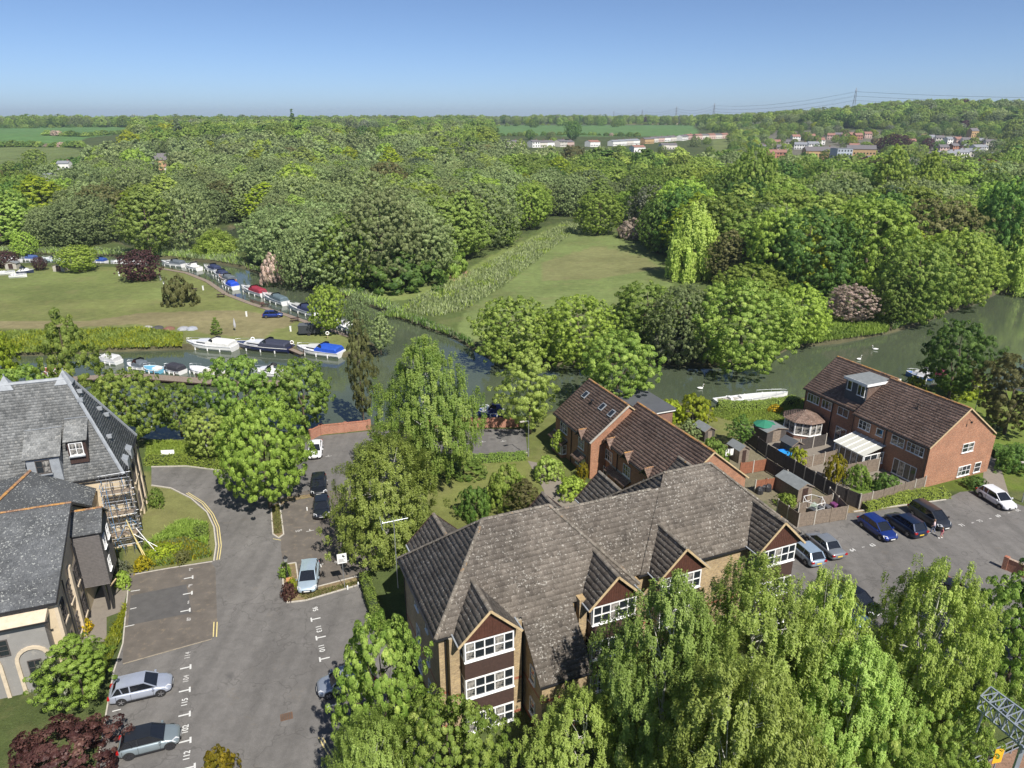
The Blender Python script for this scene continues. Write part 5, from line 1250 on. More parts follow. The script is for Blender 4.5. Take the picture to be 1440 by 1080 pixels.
pipe(hs, 0.22, 6.0, 0, 5.1, r=0.06); pipe(hs, 1.17, 15.2, 0, 5.1, r=0.06); pipe(hs, 0.22, 0.35, 0, 5.1); pipe(hs, 0.22, 10.8, 0, 5.1); pipe(hs, 1.17, 20.0, 0, 5.1)
wallbox(hs, 10.72, 0.2, 0, 11.35, 2.6, 4.7, BO, 'porch_wall')
# flat roofed dormer
wallbox(hs, 1.9, 11.05, 5.6, 7.0, 14.3, 8.62, MT['felt_dark'], 'dormer_wall'); b = MB(); b.box(1.6, 10.85, 8.62, 7.3, 14.5, 8.86); b.build('dormer_roof', MT['felt'], hs)
b = MB(); b.box(1.56, 10.82, 8.55, 1.6, 14.53, 8.89); b.box(1.6, 10.78, 8.55, 7.3, 10.82, 8.89); b.build('fascia', MT['white'], hs)
upw(hs, 1.88, 14.05, 7.2, 0.75, 1.25, 1, 1); upw(hs, 1.88, 12.4, 7.0, 1.15, 1.4, 2, 1)
wallbox(hs, 2.0, 11.0, 5.6, 7.0, 11.04, 8.6, MT['tile_b'], 'dormer_cheek')
b = MB(); b.tube([(3.4, 5.0, 7.5), (3.4, 5.0, 8.3)], 0.06, 6); b.box(3.25, 4.8, 7.62, 3.7, 5.2, 7.68); b.build('vent', MT['black'], hs)
b = MB(); b.tube([(5.6, .1, 7.9), (5.6, -.25, 7.6)], 0.03, 5); b.box(5.5, -.35, 7.5, 5.7, -.2, 7.7); b.build('floodlight', MT['black'], hs)
# flat roofed garage behind the terrace
gr = thing('flat_roofed_building', 'small brick building with a dark flat roof and white fascia behind the terrace', 'outbuilding', (5.25, 83.54, 0), A22)
wallbox(gr, 12.6, -1.7, 0, 17.1, 7.0, 3.1, MT['brick_b']); b = MB(); b.box(12.3, -2.0, 3.3, 17.4, 7.3, 3.5); b.build('roof', MT['felt_dark'], gr); b = MB(); b.box(12.35, -1.95, 3.1, 17.35, 7.25, 3.3); b.build('fascia', MT['white'], gr)
# ===== slate roofed cream building on the left
A20 = math.radians(20); pav = thing('slate_roofed_building', 'cream building with a steep grey slate roof, dormers and lead topped corner peaks', 'building', (-37.2, 60.8, 0), A20)
SL, LD = MT['slate'], MT['lead']; RC = MT['render']
wallbox(pav, -26, 0.35, 0, -0.3, 9.2, 8.0, RC)
up = Vector((0, 4.4, 8.7)); L = up.length
slope(pav, (-26, 0, 8), (1, 0, 0), up, [(0, 0), (26, 0), (26 - 3.95, L), (0, L)], SL, 0.28, 0.26, 300, roll=0, butt=0.02)
slope(pav, (0, 9.5, 8), (-1, 0, 0), Vector((0, -4.4, 8.7)), [(0, 0), (26, 0), (26, L), (3.95, L)], SL, 0.28, 0.26, 301, roll=0, butt=0.02)
up = Vector((-4.2, 0, 9.25)); L = up.length
slope(pav, (0, 0, 8), (0, 1, 0), up, [(0, 0), (9.5, 0), (4.95, L), (4.55, L)], MT['slate'], 0.28, 0.26, 302, roll=0, butt=0.02)
def leadstrip(parent, a, q, r=0.17):
    b = MB(); b.tube([a, q], r, 6); return b.build('lead_hip', LD, parent)
leadstrip(pav, (0, 0, 8.05), (-4.2, 4.6, 17.3)); leadstrip(pav, (0, 9.5, 8.05), (-4.2, 4.9, 17.3)); leadstrip(pav, (-26, 4.5, 16.75), (-4.0, 4.5, 16.75), 0.2)
for uc in (-4.2, -9.0):
    b = MB(); b.add([(uc - .8, 4.1, 16.3), (uc + .7, 4.1, 16.3), (uc + .7, 5.4, 16.3), (uc - .8, 5.4, 16.3), (uc, 4.75, 17.6)], [(0, 1, 4), (1, 2, 4), (2, 3, 4), (3, 0, 4), (3, 2, 1, 0)]); b.build('lead_peak', LD, pav)
    b = MB(); b.tube([(uc, 4.75, 17.4), (uc, 4.75, 17.75)], 0.05, 5); b.build('finial', LD, pav)
def dormer(parent, u0, u1, vf, z0, z1, vt, zt, wmat, ww, wx, wz, wh, seed, white=True):
    b = MB(); b.add([(u0, vf, z0), (u1, vf, z0), (u1, vf, z1), (u0, vf, z1), (u0, vt, z1), (u1, vt, z1), (u0, vt, z0), (u1, vt, z0)], [(0, 1, 2, 3), (1, 7, 5, 2), (6, 0, 3, 4), (3, 2, 5, 4), (0, 6, 7, 1)]); b.build('dormer_wall', wmat, parent)
    up = Vector((0, vt - vf + .25, zt - z1)); slope(parent, (u0 - .2, vf - .25, z1 + .04), (1, 0, 0), up, [(0, 0), (u1 - u0 + .4, 0), (u1 - u0 + .4, up.length), (0, up.length)], MT['slate'], 0.28, 0.26, seed, name='dormer_roof', roll=0, butt=0.02)
    window(parent, wx, vf - .01, 0, wz, ww, wh, 2, 2, frame='upvc' if white else 'fence_d', glass='glass' if not white else 'glass2')
    b = MB(); b.box(wx - .1, vf - .3, wz - .12, wx + ww + .1, vf, wz - .04); b.build('sill', LD, parent)
    b = MB(); b.bar((u0 - .2, vt + .02, zt + .08), (u1 + .2, vt + .02, zt + .08), 0.3, 0.05); b.build('flashing', LD, parent)
dormer(pav, -4.25, -2.7, 0.55, 9.6, 11.9, 2.75, 13.3, MT['dark'], 1.15, -4.1, 10.45, 1.25, 310)
dormer(pav, -7.6, -4.95, 0.0, 8.1, 10.85, 2.5, 12.7, LD, 1.15, -6.9, 9.3, 1.3, 311, white=False)
dormer(pav, -14.2, -11.5, 0.0, 8.1, 10.85, 2.5, 12.7, LD, 1.15, -13.5, 9.3, 1.3, 312)
for v_ in (2.6, 5.0):     # lead capped window heads that break the right hand eave
    b = MB(); b.add([(0.15, v_ - .6, 7.6), (0.15, v_ + .6, 7.6), (0.15, v_ + .6, 8.5), (0.15, v_ - .6, 8.5), (-1.0, v_ - .6, 9.2), (-1.0, v_ + .6, 9.2), (-1, v_ - .6, 7.6), (-1, v_ + .6, 7.6)], [(0, 1, 2, 3), (3, 2, 5, 4), (1, 7, 5, 2), (6, 0, 3, 4)]); b.build('window_hood', LD, pav)
for v_, k in ((3.3, 3.1), (4.6, 3.3), (3.0, 1.3), (5.8, 2.2), (6.2, 1.8)):
    x_ = -4.2 * (k / 4.2) * 1.0; z_ = 8 + 9.25 * (k / 4.2); b = MB(); b.box(x_ - .1, v_ - .18, z_ - .1, x_ + .38, v_ + .18, z_ + .22); b.build('roof_vent', LD, pav)
for v_, zz, hh_ in ((3.6, 4.4, 1.9), (3.6, 1.2, 1.7), (7.7, 4.4, 1.9), (7.7, 1.2, 1.7), (5.6, 4.4, 1.9), (5.6, 1.2, 1.7)):
    window(pav, -0.28, v_, math.radians(90), zz, 1.0, hh_, 2, 3, frame='fence_d', sill=False); b = MB(); b.box(-.3, v_ - .12, zz - .2, -.14, v_ + 1.12, zz - .04); b.build('sill', MT['stone'], pav)
for v_ in (0.5, 2.9, 6.9, 9.1): wallbox(pav, -0.3, v_ - .2, 0, -0.12, v_ + .2, 7.9, MT['stone'], 'pilaster'); pipe(pav, -.02, v_ + .28, 0, 7.9, r=0.06)
gutter(pav, [(-26, -0.05, 7.92), (0.05, -0.05, 7.92)]); gutter(pav, [(0.06, 0, 7.92), (0.06, 9.5, 7.92)])
# hipped link roof in front
link_ = MB(); Aq, Rq, Fr, Fq, Lq, Bq = (-7.4, -.05, 9.7), (-2.5, -.05, 7.0), (-2.5, -5.5, 6.6), (-9.8, -5.6, 8.7), (-15, -.05, 8.0), (-15, -5.6, 7.4)
link_.add([Aq, Rq, Fr, Fq, Lq, Bq], [(0, 3, 2, 1), (0, 4, 5, 3)]); link_.build('link_roof', MT['slate_d'], pav); ridge(pav, [(-9.8, -5.6, 8.8), (-7.4, -.05, 9.8)], MT['ridge_b'], 0.16)
wallbox(pav, -15, -5.4, 0, -2.7, 0.3, 6.5, RC)
# ===== wing and boarded porch
wing = thing('cream_wing', 'cream rendered wing with a dark slate roof, arched recesses and a low eave', 'building', (-37.2, 60.8, 0), A20)
up = Vector((0, 9.1, 3.4)); L = up.length; slope(wing, (-20, -17.9, 6.8), (1, 0, 0), up, [(0, 0), (17.6, 0), (17.6, L), (0, L)], MT['slate_d'], 0.3, 0.28, 320, roll=0, butt=0.015)
slope(wing, (-2.4, -3.4, 6.9), (-1, 0, 0), Vector((0, -5.4, 3.3)), [(0, 0), (17.6, 0), (17.6, 6.3), (0, 6.3)], MT['slate_d'], 0.3, 0.28, 321, roll=0, butt=0.015)
ridge(wing, [(-20, -8.8, 10.26), (-2.4, -8.8, 10.26)], MT['ridge_b'], 0.13)
b = MB(); b.add([(-2.75, -17.6, 0), (-2.75, -3.7, 0), (-2.75, -3.7, 6.8), (-2.75, -8.8, 10.1), (-2.75, -17.6, 6.8), (-20, -17.6, 0), (-20, -3.7, 0), (-20, -3.7, 6.8), (-20, -8.8, 10.1), (-20, -17.6, 6.8)],
                [(0, 1, 2, 3, 4), (9, 8, 7, 6, 5), (0, 4, 9, 5), (4, 3, 8, 9), (3, 2, 7, 8), (2, 1, 6, 7)]); b.build('wall', RC, wing)
b = MB(); b.bar((-2.42, -17.9, 6.74), (-2.42, -8.8, 10.14), 0.06, 0.2); b.bar((-2.42, -3.4, 6.84), (-2.42, -8.8, 10.14), 0.06, 0.2); b.build('bargeboard', MT['black'], wing)
gutter(wing, [(-20, -17.98, 6.72), (-2.4, -17.98, 6.72)])
# shallow buff ledge and black gutter under the eave, arched bays below
b = MB(); b.add([(-20, -17.6, 6.45), (-3.1, -17.6, 6.45), (-3.1, -18.9, 6.05), (-20, -18.9, 6.05), (-20, -17.6, 5.9), (-3.1, -17.6, 5.9), (-3.1, -18.9, 5.9), (-20, -18.9, 5.9)], [(3, 2, 1, 0), (7, 6, 2, 3), (2, 6, 5, 1), (4, 5, 6, 7)]); b.build('ledge', MT['stone'], wing)
gutter(wing, [(-20, -19.0, 6.0), (-2.9, -19.0, 6.0)])
wallbox(wing, -20, -18.6, 0, -3.3, -17.61, 5.95, MT['render_w'], 'front_wall')
def arch(parent, u, w, h, v, mat):
    pts = []; n = 9
    for k in range(n + 1): a = math.pi * k / n; pts.append((u + w / 2 * math.cos(a), h + w / 2 * math.sin(a)))
    b = MB(); prev = None; ins = [(u + (x - u) * 0.78, h + (z - h) * 0.78) for x, z in pts]
    outl = [(u + w / 2, 0)] + pts + [(u - w / 2, 0)]; inl = [(u + w * .39, 0)] + ins + [(u - w * .39, 0)]
    for k in range(len(outl) - 1):
        a, c, d_, e = outl[k], outl[k + 1], inl[k + 1], inl[k]
        b.add([(a[0], v - .12, a[1]), (c[0], v - .12, c[1]), (d_[0], v - .12, d_[1]), (e[0], v - .12, e[1]), (a[0], v, a[1]), (c[0], v, c[1]), (d_[0], v, d_[1]), (e[0], v, e[1])], [(3, 2, 1, 0), (0, 1, 5, 4), (2, 3, 7, 6)])
    b.build('arch', mat, parent)
for u_ in (-4.5, -7.6, -10.7, -13.8): arch(wing, u_, 2.3, 2.9, -18.6, MT['stone']); window(wing, u_ - .45, -18.6, 0, 0.9, .9, 1.9, 2, 3, frame='fence_d', sill=False)
for u_ in (-6.1, -9.2, -12.3): window(wing, u_ - .35, -18.6, 0, 3.6, .7, 1.4, 1, 3, frame='fence_d', sill=False)
for v_, z_ in ((-16.6, 4.0), (-14.0, 4.0), (-11.5, 4.0), (-16.6, 0.9), (-14.0, 0.9), (-11.5, 0.9)):
    window(wing, -2.73, v_, math.radians(90), z_, 1.1, 1.7, 2, 3, frame='fence_d', sill=False); b = MB(); b.box(-2.75, v_ - .1, z_ - .18, -2.58, v_ + 1.2, z_ - .03); b.build('sill', MT['stone'], wing)
for v_ in (-17.4, -12.8): wallbox(wing, -2.75, v_ - .25, 0, -2.5, v_ + .25, 6.6, MT['stone'], 'pilaster')
pipe(wing, -2.6, -15.0, 0, 6.8, r=0.06); pipe(wing, -2.6, -10.6, 0, 7.4, r=0.06)
por = thing('boarded_porch', 'dark weatherboarded oriel on black posts over the entrance', 'porch', (-37.2, 60.8, 0), A20)
wallbox(por, -2.72, -10.0, 2.6, -0.75, -6.3, 7.8, MT['dark'], 'wall')
wb = plain('grey_weatherboard', (0.105, 0.095, 0.09), 0.7, var=0.2, scale=5)
for k in range(34):       # boards on the front and the end
    z = 2.62 + k * 0.152; b = MB(); b.add([(-2.72, -10.05, z), (-.7, -10.05, z), (-.7, -6.3, z), (-2.72, -10.01, z + .15), (-.74, -10.01, z + .15), (-.74, -6.3, z + .15)], [(0, 1, 4, 3), (1, 2, 5, 4)]); b.build('plank', wb, por)
up = Vector((0, 1.95, 1.35)); slope(por, (-2.75, -10.25, 7.75), (1, 0, 0), up, [(0, 0), (2.3, 0), (2.3, up.length), (0, up.length)], MT['slate_d'], 0.3, 0.28, 330, roll=0)
slope(por, (-.45, -6.35, 7.75), (-1, 0, 0), Vector((0, -1.95, 1.35)), [(0, 0), (2.3, 0), (2.3, up.length), (0, up.length)], MT['slate_d'], 0.3, 0.28, 331, roll=0); ridge(por, [(-2.75, -8.3, 9.13), (-.45, -8.3, 9.13)], MT['ridge_b'], 0.14)
b = MB(); b.poly([(-.75, -10, 7.8), (-.75, -6.6, 7.8), (-.75, -8.3, 9.0)]); b.build('gable_wall', MT['dark'], por)
for v_, z_, h_ in ((-9.3, 5.6, 1.2), (-9.3, 3.4, 1.2), (-7.7, 5.6, 1.2)): window(por, -.72, v_, math.radians(90), z_, 0.8, h_, 2, 2, sill=True)
for u_, v_ in ((-.9, -9.9), (-1.25, -9.9), (-.9, -6.5)): b = MB(); b.box(u_ - .1, v_ - .1, 0, u_ + .1, v_ + .1, 2.6); b.build('post', MT['black'], por)
b = MB(); b.bar((-.9, -9.9, 2.2), (-.4, -9.2, 2.5), 0.08); b.build('brace', MT['timber'], por)
# scaffold in the corner
scf = thing('scaffolding', 'tangled silver and blue scaffold poles in the corner between the cream building and the porch', 'scaffolding', (-37.2, 60.8, 0), A20)
sm = MT['metal']; sb = paint_mat('blue_scaffold', (0.12, 0.28, 0.5)); sy = plain('yellow_timber', (0.6, 0.5, 0.22), 0.7)
rs = random.Random(4); sd_ = plain('dull_scaffold_tube', (0.2, 0.21, 0.23), 0.45, 0.6)
def polep(a, q, m, r=0.024): b = MB(); b.tube([a, q], r, 5); return b.build('scaffold_pole', m, scf)
for u_ in (-1.9, -1.0, -0.2, 0.5):
    for v_ in (-.4, -1.3): polep((u_, v_ - .1, 0), (u_ + rs.uniform(-.05, .05), v_ - .1, 8.6 + rs.uniform(-.9, .5)), sb if u_ < -1.5 or (u_ == -.2 and v_ > -1) else sd_)
for z_ in np.arange(1.2, 8.6, 0.8):
    for v_ in (-.5, -1.4): polep((-2.1, v_, z_), (.7, v_, z_ + rs.uniform(-.1, .1)), sm if rs.random() < .4 else sd_)
    for u_ in (-1.9, -.2, .5): polep((u_, -.2, z_ + .05), (u_, -1.7, z_ + .05), sm if rs.random() < .4 else sd_)
for k in range(16): polep((rs.uniform(-2.1, .7), -.5 - (k % 2) * .9, rs.uniform(0, 5)), (rs.uniform(-2.1, .7), -.5 - (k % 2) * .9, rs.uniform(3, 8.6)), [sm, sd_, sb][k % 3])
for k in range(3): b = MB(); z_ = 2.2 + k * 2.3; [b.box(-2.0, -.6 - j * .25, z_, .5, -.8 - j * .25, z_ + .04) for j in range(3)]; b.build('scaffold_board', MT['fence'], scf)
polep((.4, -1.7, 3.0), (2.4, -3.3, 0.0), MT['white'], .035); polep((.0, -1.8, 2.6), (1.5, -4.2, 0), sy, .045); polep((-.2, -2.0, 4.2), (1.0, -3.4, 0), sy, .045); polep((0, -1.6, 2.4), (2.8, -2.4, .2), MT['white'], .035)
# ---- brick boundary walls by the water
def brickwall(pts, h, label, mat='brick_w', piers=True, t=0.24):
    w = thing('brick_wall', label, 'wall', (*pts[0], 0))
    for a, q in zip(pts[:-1], pts[1:]):
        a = Vector(a) - Vector(pts[0]); q = Vector(q) - Vector(pts[0]); d_ = (q - a); L = d_.length; an = math.atan2(d_.y, d_.x)
        b = MB(); b.box(0, -t / 2, 0, L, t / 2, h); b.build('wall_section', MT[mat], w, loc=(a.x, a.y, 0), rz=an)
        n = max(1, int(L / 0.45)); c = MB()
        for k in range(n): c.box(L * k / n + .01, -t / 2 - .04, h, L * (k + 1) / n - .01, t / 2 + .04, h + .07)
        tag(c.build('coping', MT[mat], w, loc=(a.x, a.y, 0.002), rz=an), kind='stuff')
        if piers:
            m = max(1, round(L / 4))
            for k in range(m + 1): b = MB(); b.box(L * k / m - .2, -.2, 0, L * k / m + .2, .2, h + .16); b.build('brick_pier', MT[mat], w, loc=(a.x, a.y, 0), rz=an)
    return w
brickwall(W([(438, 618), (452, 611), (520, 604)]), 1.3, 'orange brick wall at the end of the parking bays by the channel')
brickwall(W([(600, 600), (680, 601), (735, 600)]), 1.3, 'orange brick wall of the second car park beside the river')
brickwall(W([(318, 640), (320, 655)]), 1.5, 'short brick wall and pier beside the wooden gate')
brickwall(W([(1318, 820), (1346, 842), (1362, 858)]), 1.3, 'low brown brick wall in the shade of the birches', 'brick_b')
brickwall(W([(1412, 800), (1440, 812), (1500, 838)]), 1.2, 'low brick wall with an orange coping at the edge of the car park')
def planks(name, label, pts, h, mat, cat='fence', panel=1.83, bw=0.15, z0=0.0):
    """close boarded fence: every panel a part made of lapped boards, every post a part"""
    f = thing(name, label, cat, (*pts[0], 0)); cache = {}; p0 = Vector(pts[0])
    for a, q in zip(pts[:-1], pts[1:]):
        a = Vector(a) - p0; q = Vector(q) - p0; L = (q - a).length; n = max(1, round(L / panel)); w = L / n; an = math.atan2((q - a).y, (q - a).x); key = round(w, 2)
        for k in range(n + 1):
            c = a + (q - a) * k / n; b = MB(); b.box(-.06, -.06, 0, .06, .06, h + .1); b.build('post', MT['conc'] if random.random() < .6 else MT[mat], f, loc=(c.x, c.y, z0), rz=an)
        if key not in cache:
            b = MB(); m = max(2, round(w / bw)); rr_ = random.Random(int(key * 100))
            for i in range(m): x = w * i / m; dz_ = rr_.uniform(-.015, .015); b.add([(x, -.028, .06), (x + w / m * 1.05, -.004, .06), (x + w / m * 1.05, -.004, h + dz_), (x, -.028, h + dz_), (x, .012, .06), (x + w / m, .012, .06), (x + w / m, .012, h + dz_), (x, .012, h + dz_)], [(0, 1, 2, 3), (7, 6, 5, 4), (3, 2, 6, 7), (1, 5, 6, 2), (4, 0, 3, 7)])
            b.box(.07, .013, h * .25, w - .07, .05, h * .25 + .08); b.box(.07, .013, h * .8, w - .07, .05, h * .8 + .08); cache[key] = b.mesh('panel', MT[mat])
        for k in range(n): c = a + (q - a) * k / n; link('panel', cache[key], f, (c.x, c.y, z0), an)
    return f
# ---------------------------------------------------------------- gardens
random.seed(21)
Z15 = A22
planks('fence', 'long dark boarded fence running between the back gardens to the car park', W([(1040, 615), (1077, 643), (1130, 676), (1173, 702), (1207, 716)]), 1.85, 'fence_d')
planks('fence', 'weathered grey fence in front of the corner houses facing the car park', W([(1207, 716), (1240, 708), (1298, 690)]), 1.8, 'fence')
planks('fence', 'grey fence panels around the bin store', W([(1092, 722), (1121, 742), (1189, 731), (1164, 705)]), 1.7, 'fence')
planks('fence', 'grey brown fence between the small lawn and the bin store', W([(1121, 728), (1168, 714)]), 1.7, 'fence')
planks('fence', 'red brown fence beside the orange brick end wall', W([(1040, 668), (1076, 662)]), 1.6, 'fence_r')
planks('fence', 'brown fence in front of the covered garden furniture', W([(1061, 692), (1091, 688)]), 1.5, 'fence_r')
planks('fence', 'dark fence with a rail on top beside the furniture garden', W([(1076, 662), (1105, 680)]), 1.7, 'fence_d')
planks('fence', 'pale low fence between the conservatory gardens', W([(1125, 660), (1174, 648)]), 1.5, 'fence')
planks('fence', 'fence beside the white conservatory', W([(1185, 672), (1234, 662)]), 1.7, 'fence')
planks('fence', 'blue grey fence below the octagonal sunroom', W([(1124, 634), (1160, 626)]), 1.6, 'fence_d')
planks('fence', 'brown fence behind the terrace ridge', W([(962, 592), (985, 588)]), 1.5, 'fence_d')
planks('gate', 'pale wooden gate at the back corner of the driveway', W([(321, 658), (338, 664)]), 1.3, 'fence', cat='gate', bw=0.12)
def shed(px, py, w, d, h, label, wall='fence', roof='felt', rz=A22, name='garden_shed', pitch=0.45):
    g = at(px, py); t = thing(name, label, 'shed', (g.x, g.y, 0), rz)
    b = MB(); b.add([(0, 0, 0), (w, 0, 0), (w, 0, h), (w / 2, 0, h + pitch), (0, 0, h), (0, d, 0), (w, d, 0), (w, d, h), (w / 2, d, h + pitch), (0, d, h)], [(0, 1, 2, 3, 4), (9, 8, 7, 6, 5), (0, 4, 9, 5), (1, 6, 7, 2)]); b.build('wall', MT[wall], t)
    for s in (-1, 1):
        b = MB(); x0 = w / 2 + s * (w / 2 + .15); z0 = h - .1; b.add([(x0, -.15, z0), (x0, d + .15, z0), (w / 2, d + .15, h + pitch + .02), (w / 2, -.15, h + pitch + .02), (x0, -.15, z0 + .05), (x0, d + .15, z0 + .05), (w / 2, d + .15, h + pitch + .07), (w / 2, -.15, h + pitch + .07)],
            [(0, 1, 2, 3), (7, 6, 5, 4), (0, 4, 5, 1), (0, 3, 7, 4), (1, 5, 6, 2)]); b.build('roof', MT[roof], t)
    n = int(w / .16)
    for k in range(n): b = MB(); x = w * k / n; b.box(x + .008, -.02, 0.02, w * (k + 1) / n - .008, -.002, h - .03); b.build('plank', MT[wall], t)
    b = MB(); b.box(w * .3, -.045, .05, w * .7, -.022, min(h - .1, 1.75)); b.build('door', MT['dark' if wall != 'fence_d' else 'fence'], t)
    b = MB(); [b.bar((w / 2 + s * (w / 2 + .15), -.17, h - .08), (w / 2, -.17, h + pitch + .04), .03, .1) for s in (-1, 1)]; b.build('bargeboard', MT['fence'], t)
    return t
shed(1120, 708, 2.0, 3.4, 1.8, 'largest garden shed with a grey felt roof by the bin store')
shed(1038, 652, 1.5, 2.2, 1.8, 'weathered shed with washing hung beside it')
shed(1077, 624, 3.2, 2.6, 1.7, 'wide low grey roofed shed beside the black fence', 'fence_d', pitch=0.25)
shed(1112, 640, 1.7, 2.0, 1.3, 'small dark playhouse beside the blue paddling pool', 'fence_d', 'felt_dark')
shed(990, 622, 1.6, 2.4, 1.6, 'green roofed shed behind the terrace ridge', 'fence_d', 'felt')
def furn(name, label, cat, px, py, fn, rz=A22, mats=None, part='frame'):
    g = at(px, py); t = thing(name, label, cat, (g.x, g.y, 0.02), rz); fn(t); return t
def pool(t):
    b = MB(); b.lathe((0, 0, 0), [(1.1, 0), (1.18, .2), (1.1, .42), (.98, .42), (.98, .3)], 18); b.build('rim', paint_mat('pool_blue', (0.02, 0.2, 0.62)), t); b = MB(); b.lathe((0, 0, .3), [(.97, 0), (.9, .02)], 18); b.build('cover', paint_mat('pool_cover', (0.03, 0.3, 0.7)), t)
furn('paddling_pool', 'bright blue paddling pool behind the dark garden fence', 'pool', 1104, 641, pool)
def parasol(t):
    b = MB(); b.tube([(0, 0, 0), (0, 0, 2.3)], .03, 6); b.build('pole', MT['timber'], t); b = MB(); b.lathe((0, 0, 1.8), [(1.5, 0), (1.45, .05), (.05, .6), (.02, .62)], 8); b.build('canopy', plain('green_canvas', (0.02, 0.17, 0.1), .8), t)
furn('parasol', 'open green parasol in the garden by the octagonal sunroom', 'parasol', 1073, 614, parasol)
def airer(t):
    b = MB(); b.tube([(0, 0, 0), (0, 0, 1.9)], .03, 5); b.tube([(3, 0, 0), (3, 0, 1.9)], .03, 5); b.tube([(0, 0, 1.85), (1.5, 0, 1.7), (3, 0, 1.85)], .012, 4); b.build('line', MT['metal'], t)
    for k, x in enumerate((.3, .95, 1.75, 2.3)):
        b = MB(); n = 6
        for i in range(n): xa = x + i * .09; b.poly([(xa, .03 * (-1) ** i, .85), (xa + .09, -.03 * (-1) ** i, .85), (xa + .09, -.015 * (-1) ** i, 1.74), (xa, .015 * (-1) ** i, 1.74)])
        b.build('sheet', MT['white'], t)
furn('washing_line', 'washing line with white laundry beside the small shed', 'washing line', 1016, 651, airer, rz=0.35)
def bins(col, label, px, py, name='wheelie_bin'):
    g = at(px, py); t = thing(name, label, 'bin', (g.x, g.y, 0), A22 + random.uniform(-.2, .2)); m = plain(name + '_plastic', col, .5)
    b = MB(); b.add([(-.22, -.25, .08), (.22, -.25, .08), (.22, .25, .08), (-.22, .25, .08), (-.28, -.33, 1.0), (.28, -.33, 1.0), (.28, .33, 1.0), (-.28, .33, 1.0)], [(3, 2, 1, 0), (0, 1, 5, 4), (1, 2, 6, 5), (2, 3, 7, 6), (3, 0, 4, 7)]); b.build('body', m, t)
    b = MB(); b.add([(-.3, -.36, 1.0), (.3, -.36, 1.0), (.3, .38, 1.0), (-.3, .38, 1.0), (-.26, -.3, 1.08), (.26, -.3, 1.08), (.26, .3, 1.1), (-.26, .3, 1.1)], [(0, 1, 5, 4), (1, 2, 6, 5), (2, 3, 7, 6), (3, 0, 4, 7), (4, 5, 6, 7)]); b.build('lid', m, t)
    for s in (-1, 1): b = MB(); b.tube([(s * .2, .3, .1), (s * .27, .3, .1)], .1, 8); b.build('wheel', MT['black'], t)
bins((0.06, 0.065, 0.075), 'grey bin at the left end of the bin store', 1141, 727); bins((0.07, 0.075, 0.085), 'second grey bin in the bin store', 1151, 725)
bins((0.08, 0.08, 0.09), 'grey bin next to the purple one in the bin store', 1161, 723); bins((0.14, 0.035, 0.12), 'purple lidded bin in the bin store', 1171, 720)
def covered(t):
    b = MB(); rr = random.Random(2)
    for k in range(7): x = rr.uniform(-1.2, 1.2); y = rr.uniform(-.7, .7); b.lathe((x, y, 0), [(.45, 0), (.42, .5), (.3, .75), (.05, .9)], 7)
    b.build('cover', plain('black_cover', (.03, .03, .035), .35, bumpd=.1, bscale=6), t); b = MB(); b.tube([(-1, 0, .9), (-.6, .1, 1.2), (-.2, 0, 1.2)], .03, 5); b.tube([(.3, .3, .8), (.8, .2, 1.1)], .03, 5); b.build('frame', MT['metal'], t)
furn('garden_furniture', 'black covered garden furniture behind the brown fence', 'furniture', 1073, 688, covered)
def gazebo(t):
    b = MB(); n = 6
    for k in range(n):
        a = 2 * math.pi * k / n; a2 = 2 * math.pi * (k + 1) / n; p = (math.cos(a) * 1.1, math.sin(a) * 1.1); q = (math.cos(a2) * 1.1, math.sin(a2) * 1.1)
        b.bar((*p, 0), (*p, 1.7), .05); b.bar((*p, 1.7), (*q, 1.7), .05); b.bar((*p, 1.0), (*q, 1.0), .03)
    b.build('frame', MT['white'], t); b = MB(); b.lathe((0, 0, .5), [(.9, 0), (.6, .5), (.05, .9)], 6); b.build('cover', plain('grey_green_canvas', (.2, .25, .2), .8), t)
furn('hexagonal_frame', 'white hexagonal garden frame next to the largest shed', 'frame', 1142, 722, gazebo)
def planter(t):
    rr = random.Random(5); b = MB(); b.box(-.8, -.3, 0, .8, .3, .5); b.build('box', MT['dark'], t)
g = at(1104, 690); fl = thing('flower_planter', 'dark planter with pink and white flowers in front of the largest shed', 'planter', (g.x, g.y, 0), A22); planter(fl)
rg = np.random.default_rng(3); P = np.c_[rg.uniform(-.9, .9, 500), rg.uniform(-.4, .4, 500), .5 + rg.uniform(0, .6, 500)]; V = leaves_from(P, rg.normal(0, 1, (500, 3)) + [0, 0, 1], .1, rg)
pinkm = leaf_mat('pink_petals', (.3, .05, .09), (.75, .3, .35), (.8, .7, .7)); tag(link('flowers', np_mesh('flowers', V, np.arange(2000).reshape(-1, 4), [FOL['green'], pinkm], rg.integers(0, 2, 500), attrs={'rnd': ('FACE', rg.uniform(0, 1, 500))}), fl), kind='stuff')
tag(sheet('garden_lawn', W([(1096, 694), (1112, 690), (1116, 708), (1100, 712)]), 0.03, plain('lush_lawn', (.1, .17, .02), .95, var=.2, scale=3, bumpd=.05)), kind='structure')
tag(sheet('garden_lawn', W([(1190, 690), (1240, 672), (1262, 690), (1215, 702)]), 0.03, plain('lush_lawn', (.11, .17, .025), .95, var=.2, scale=3, bumpd=.05)), kind='structure')
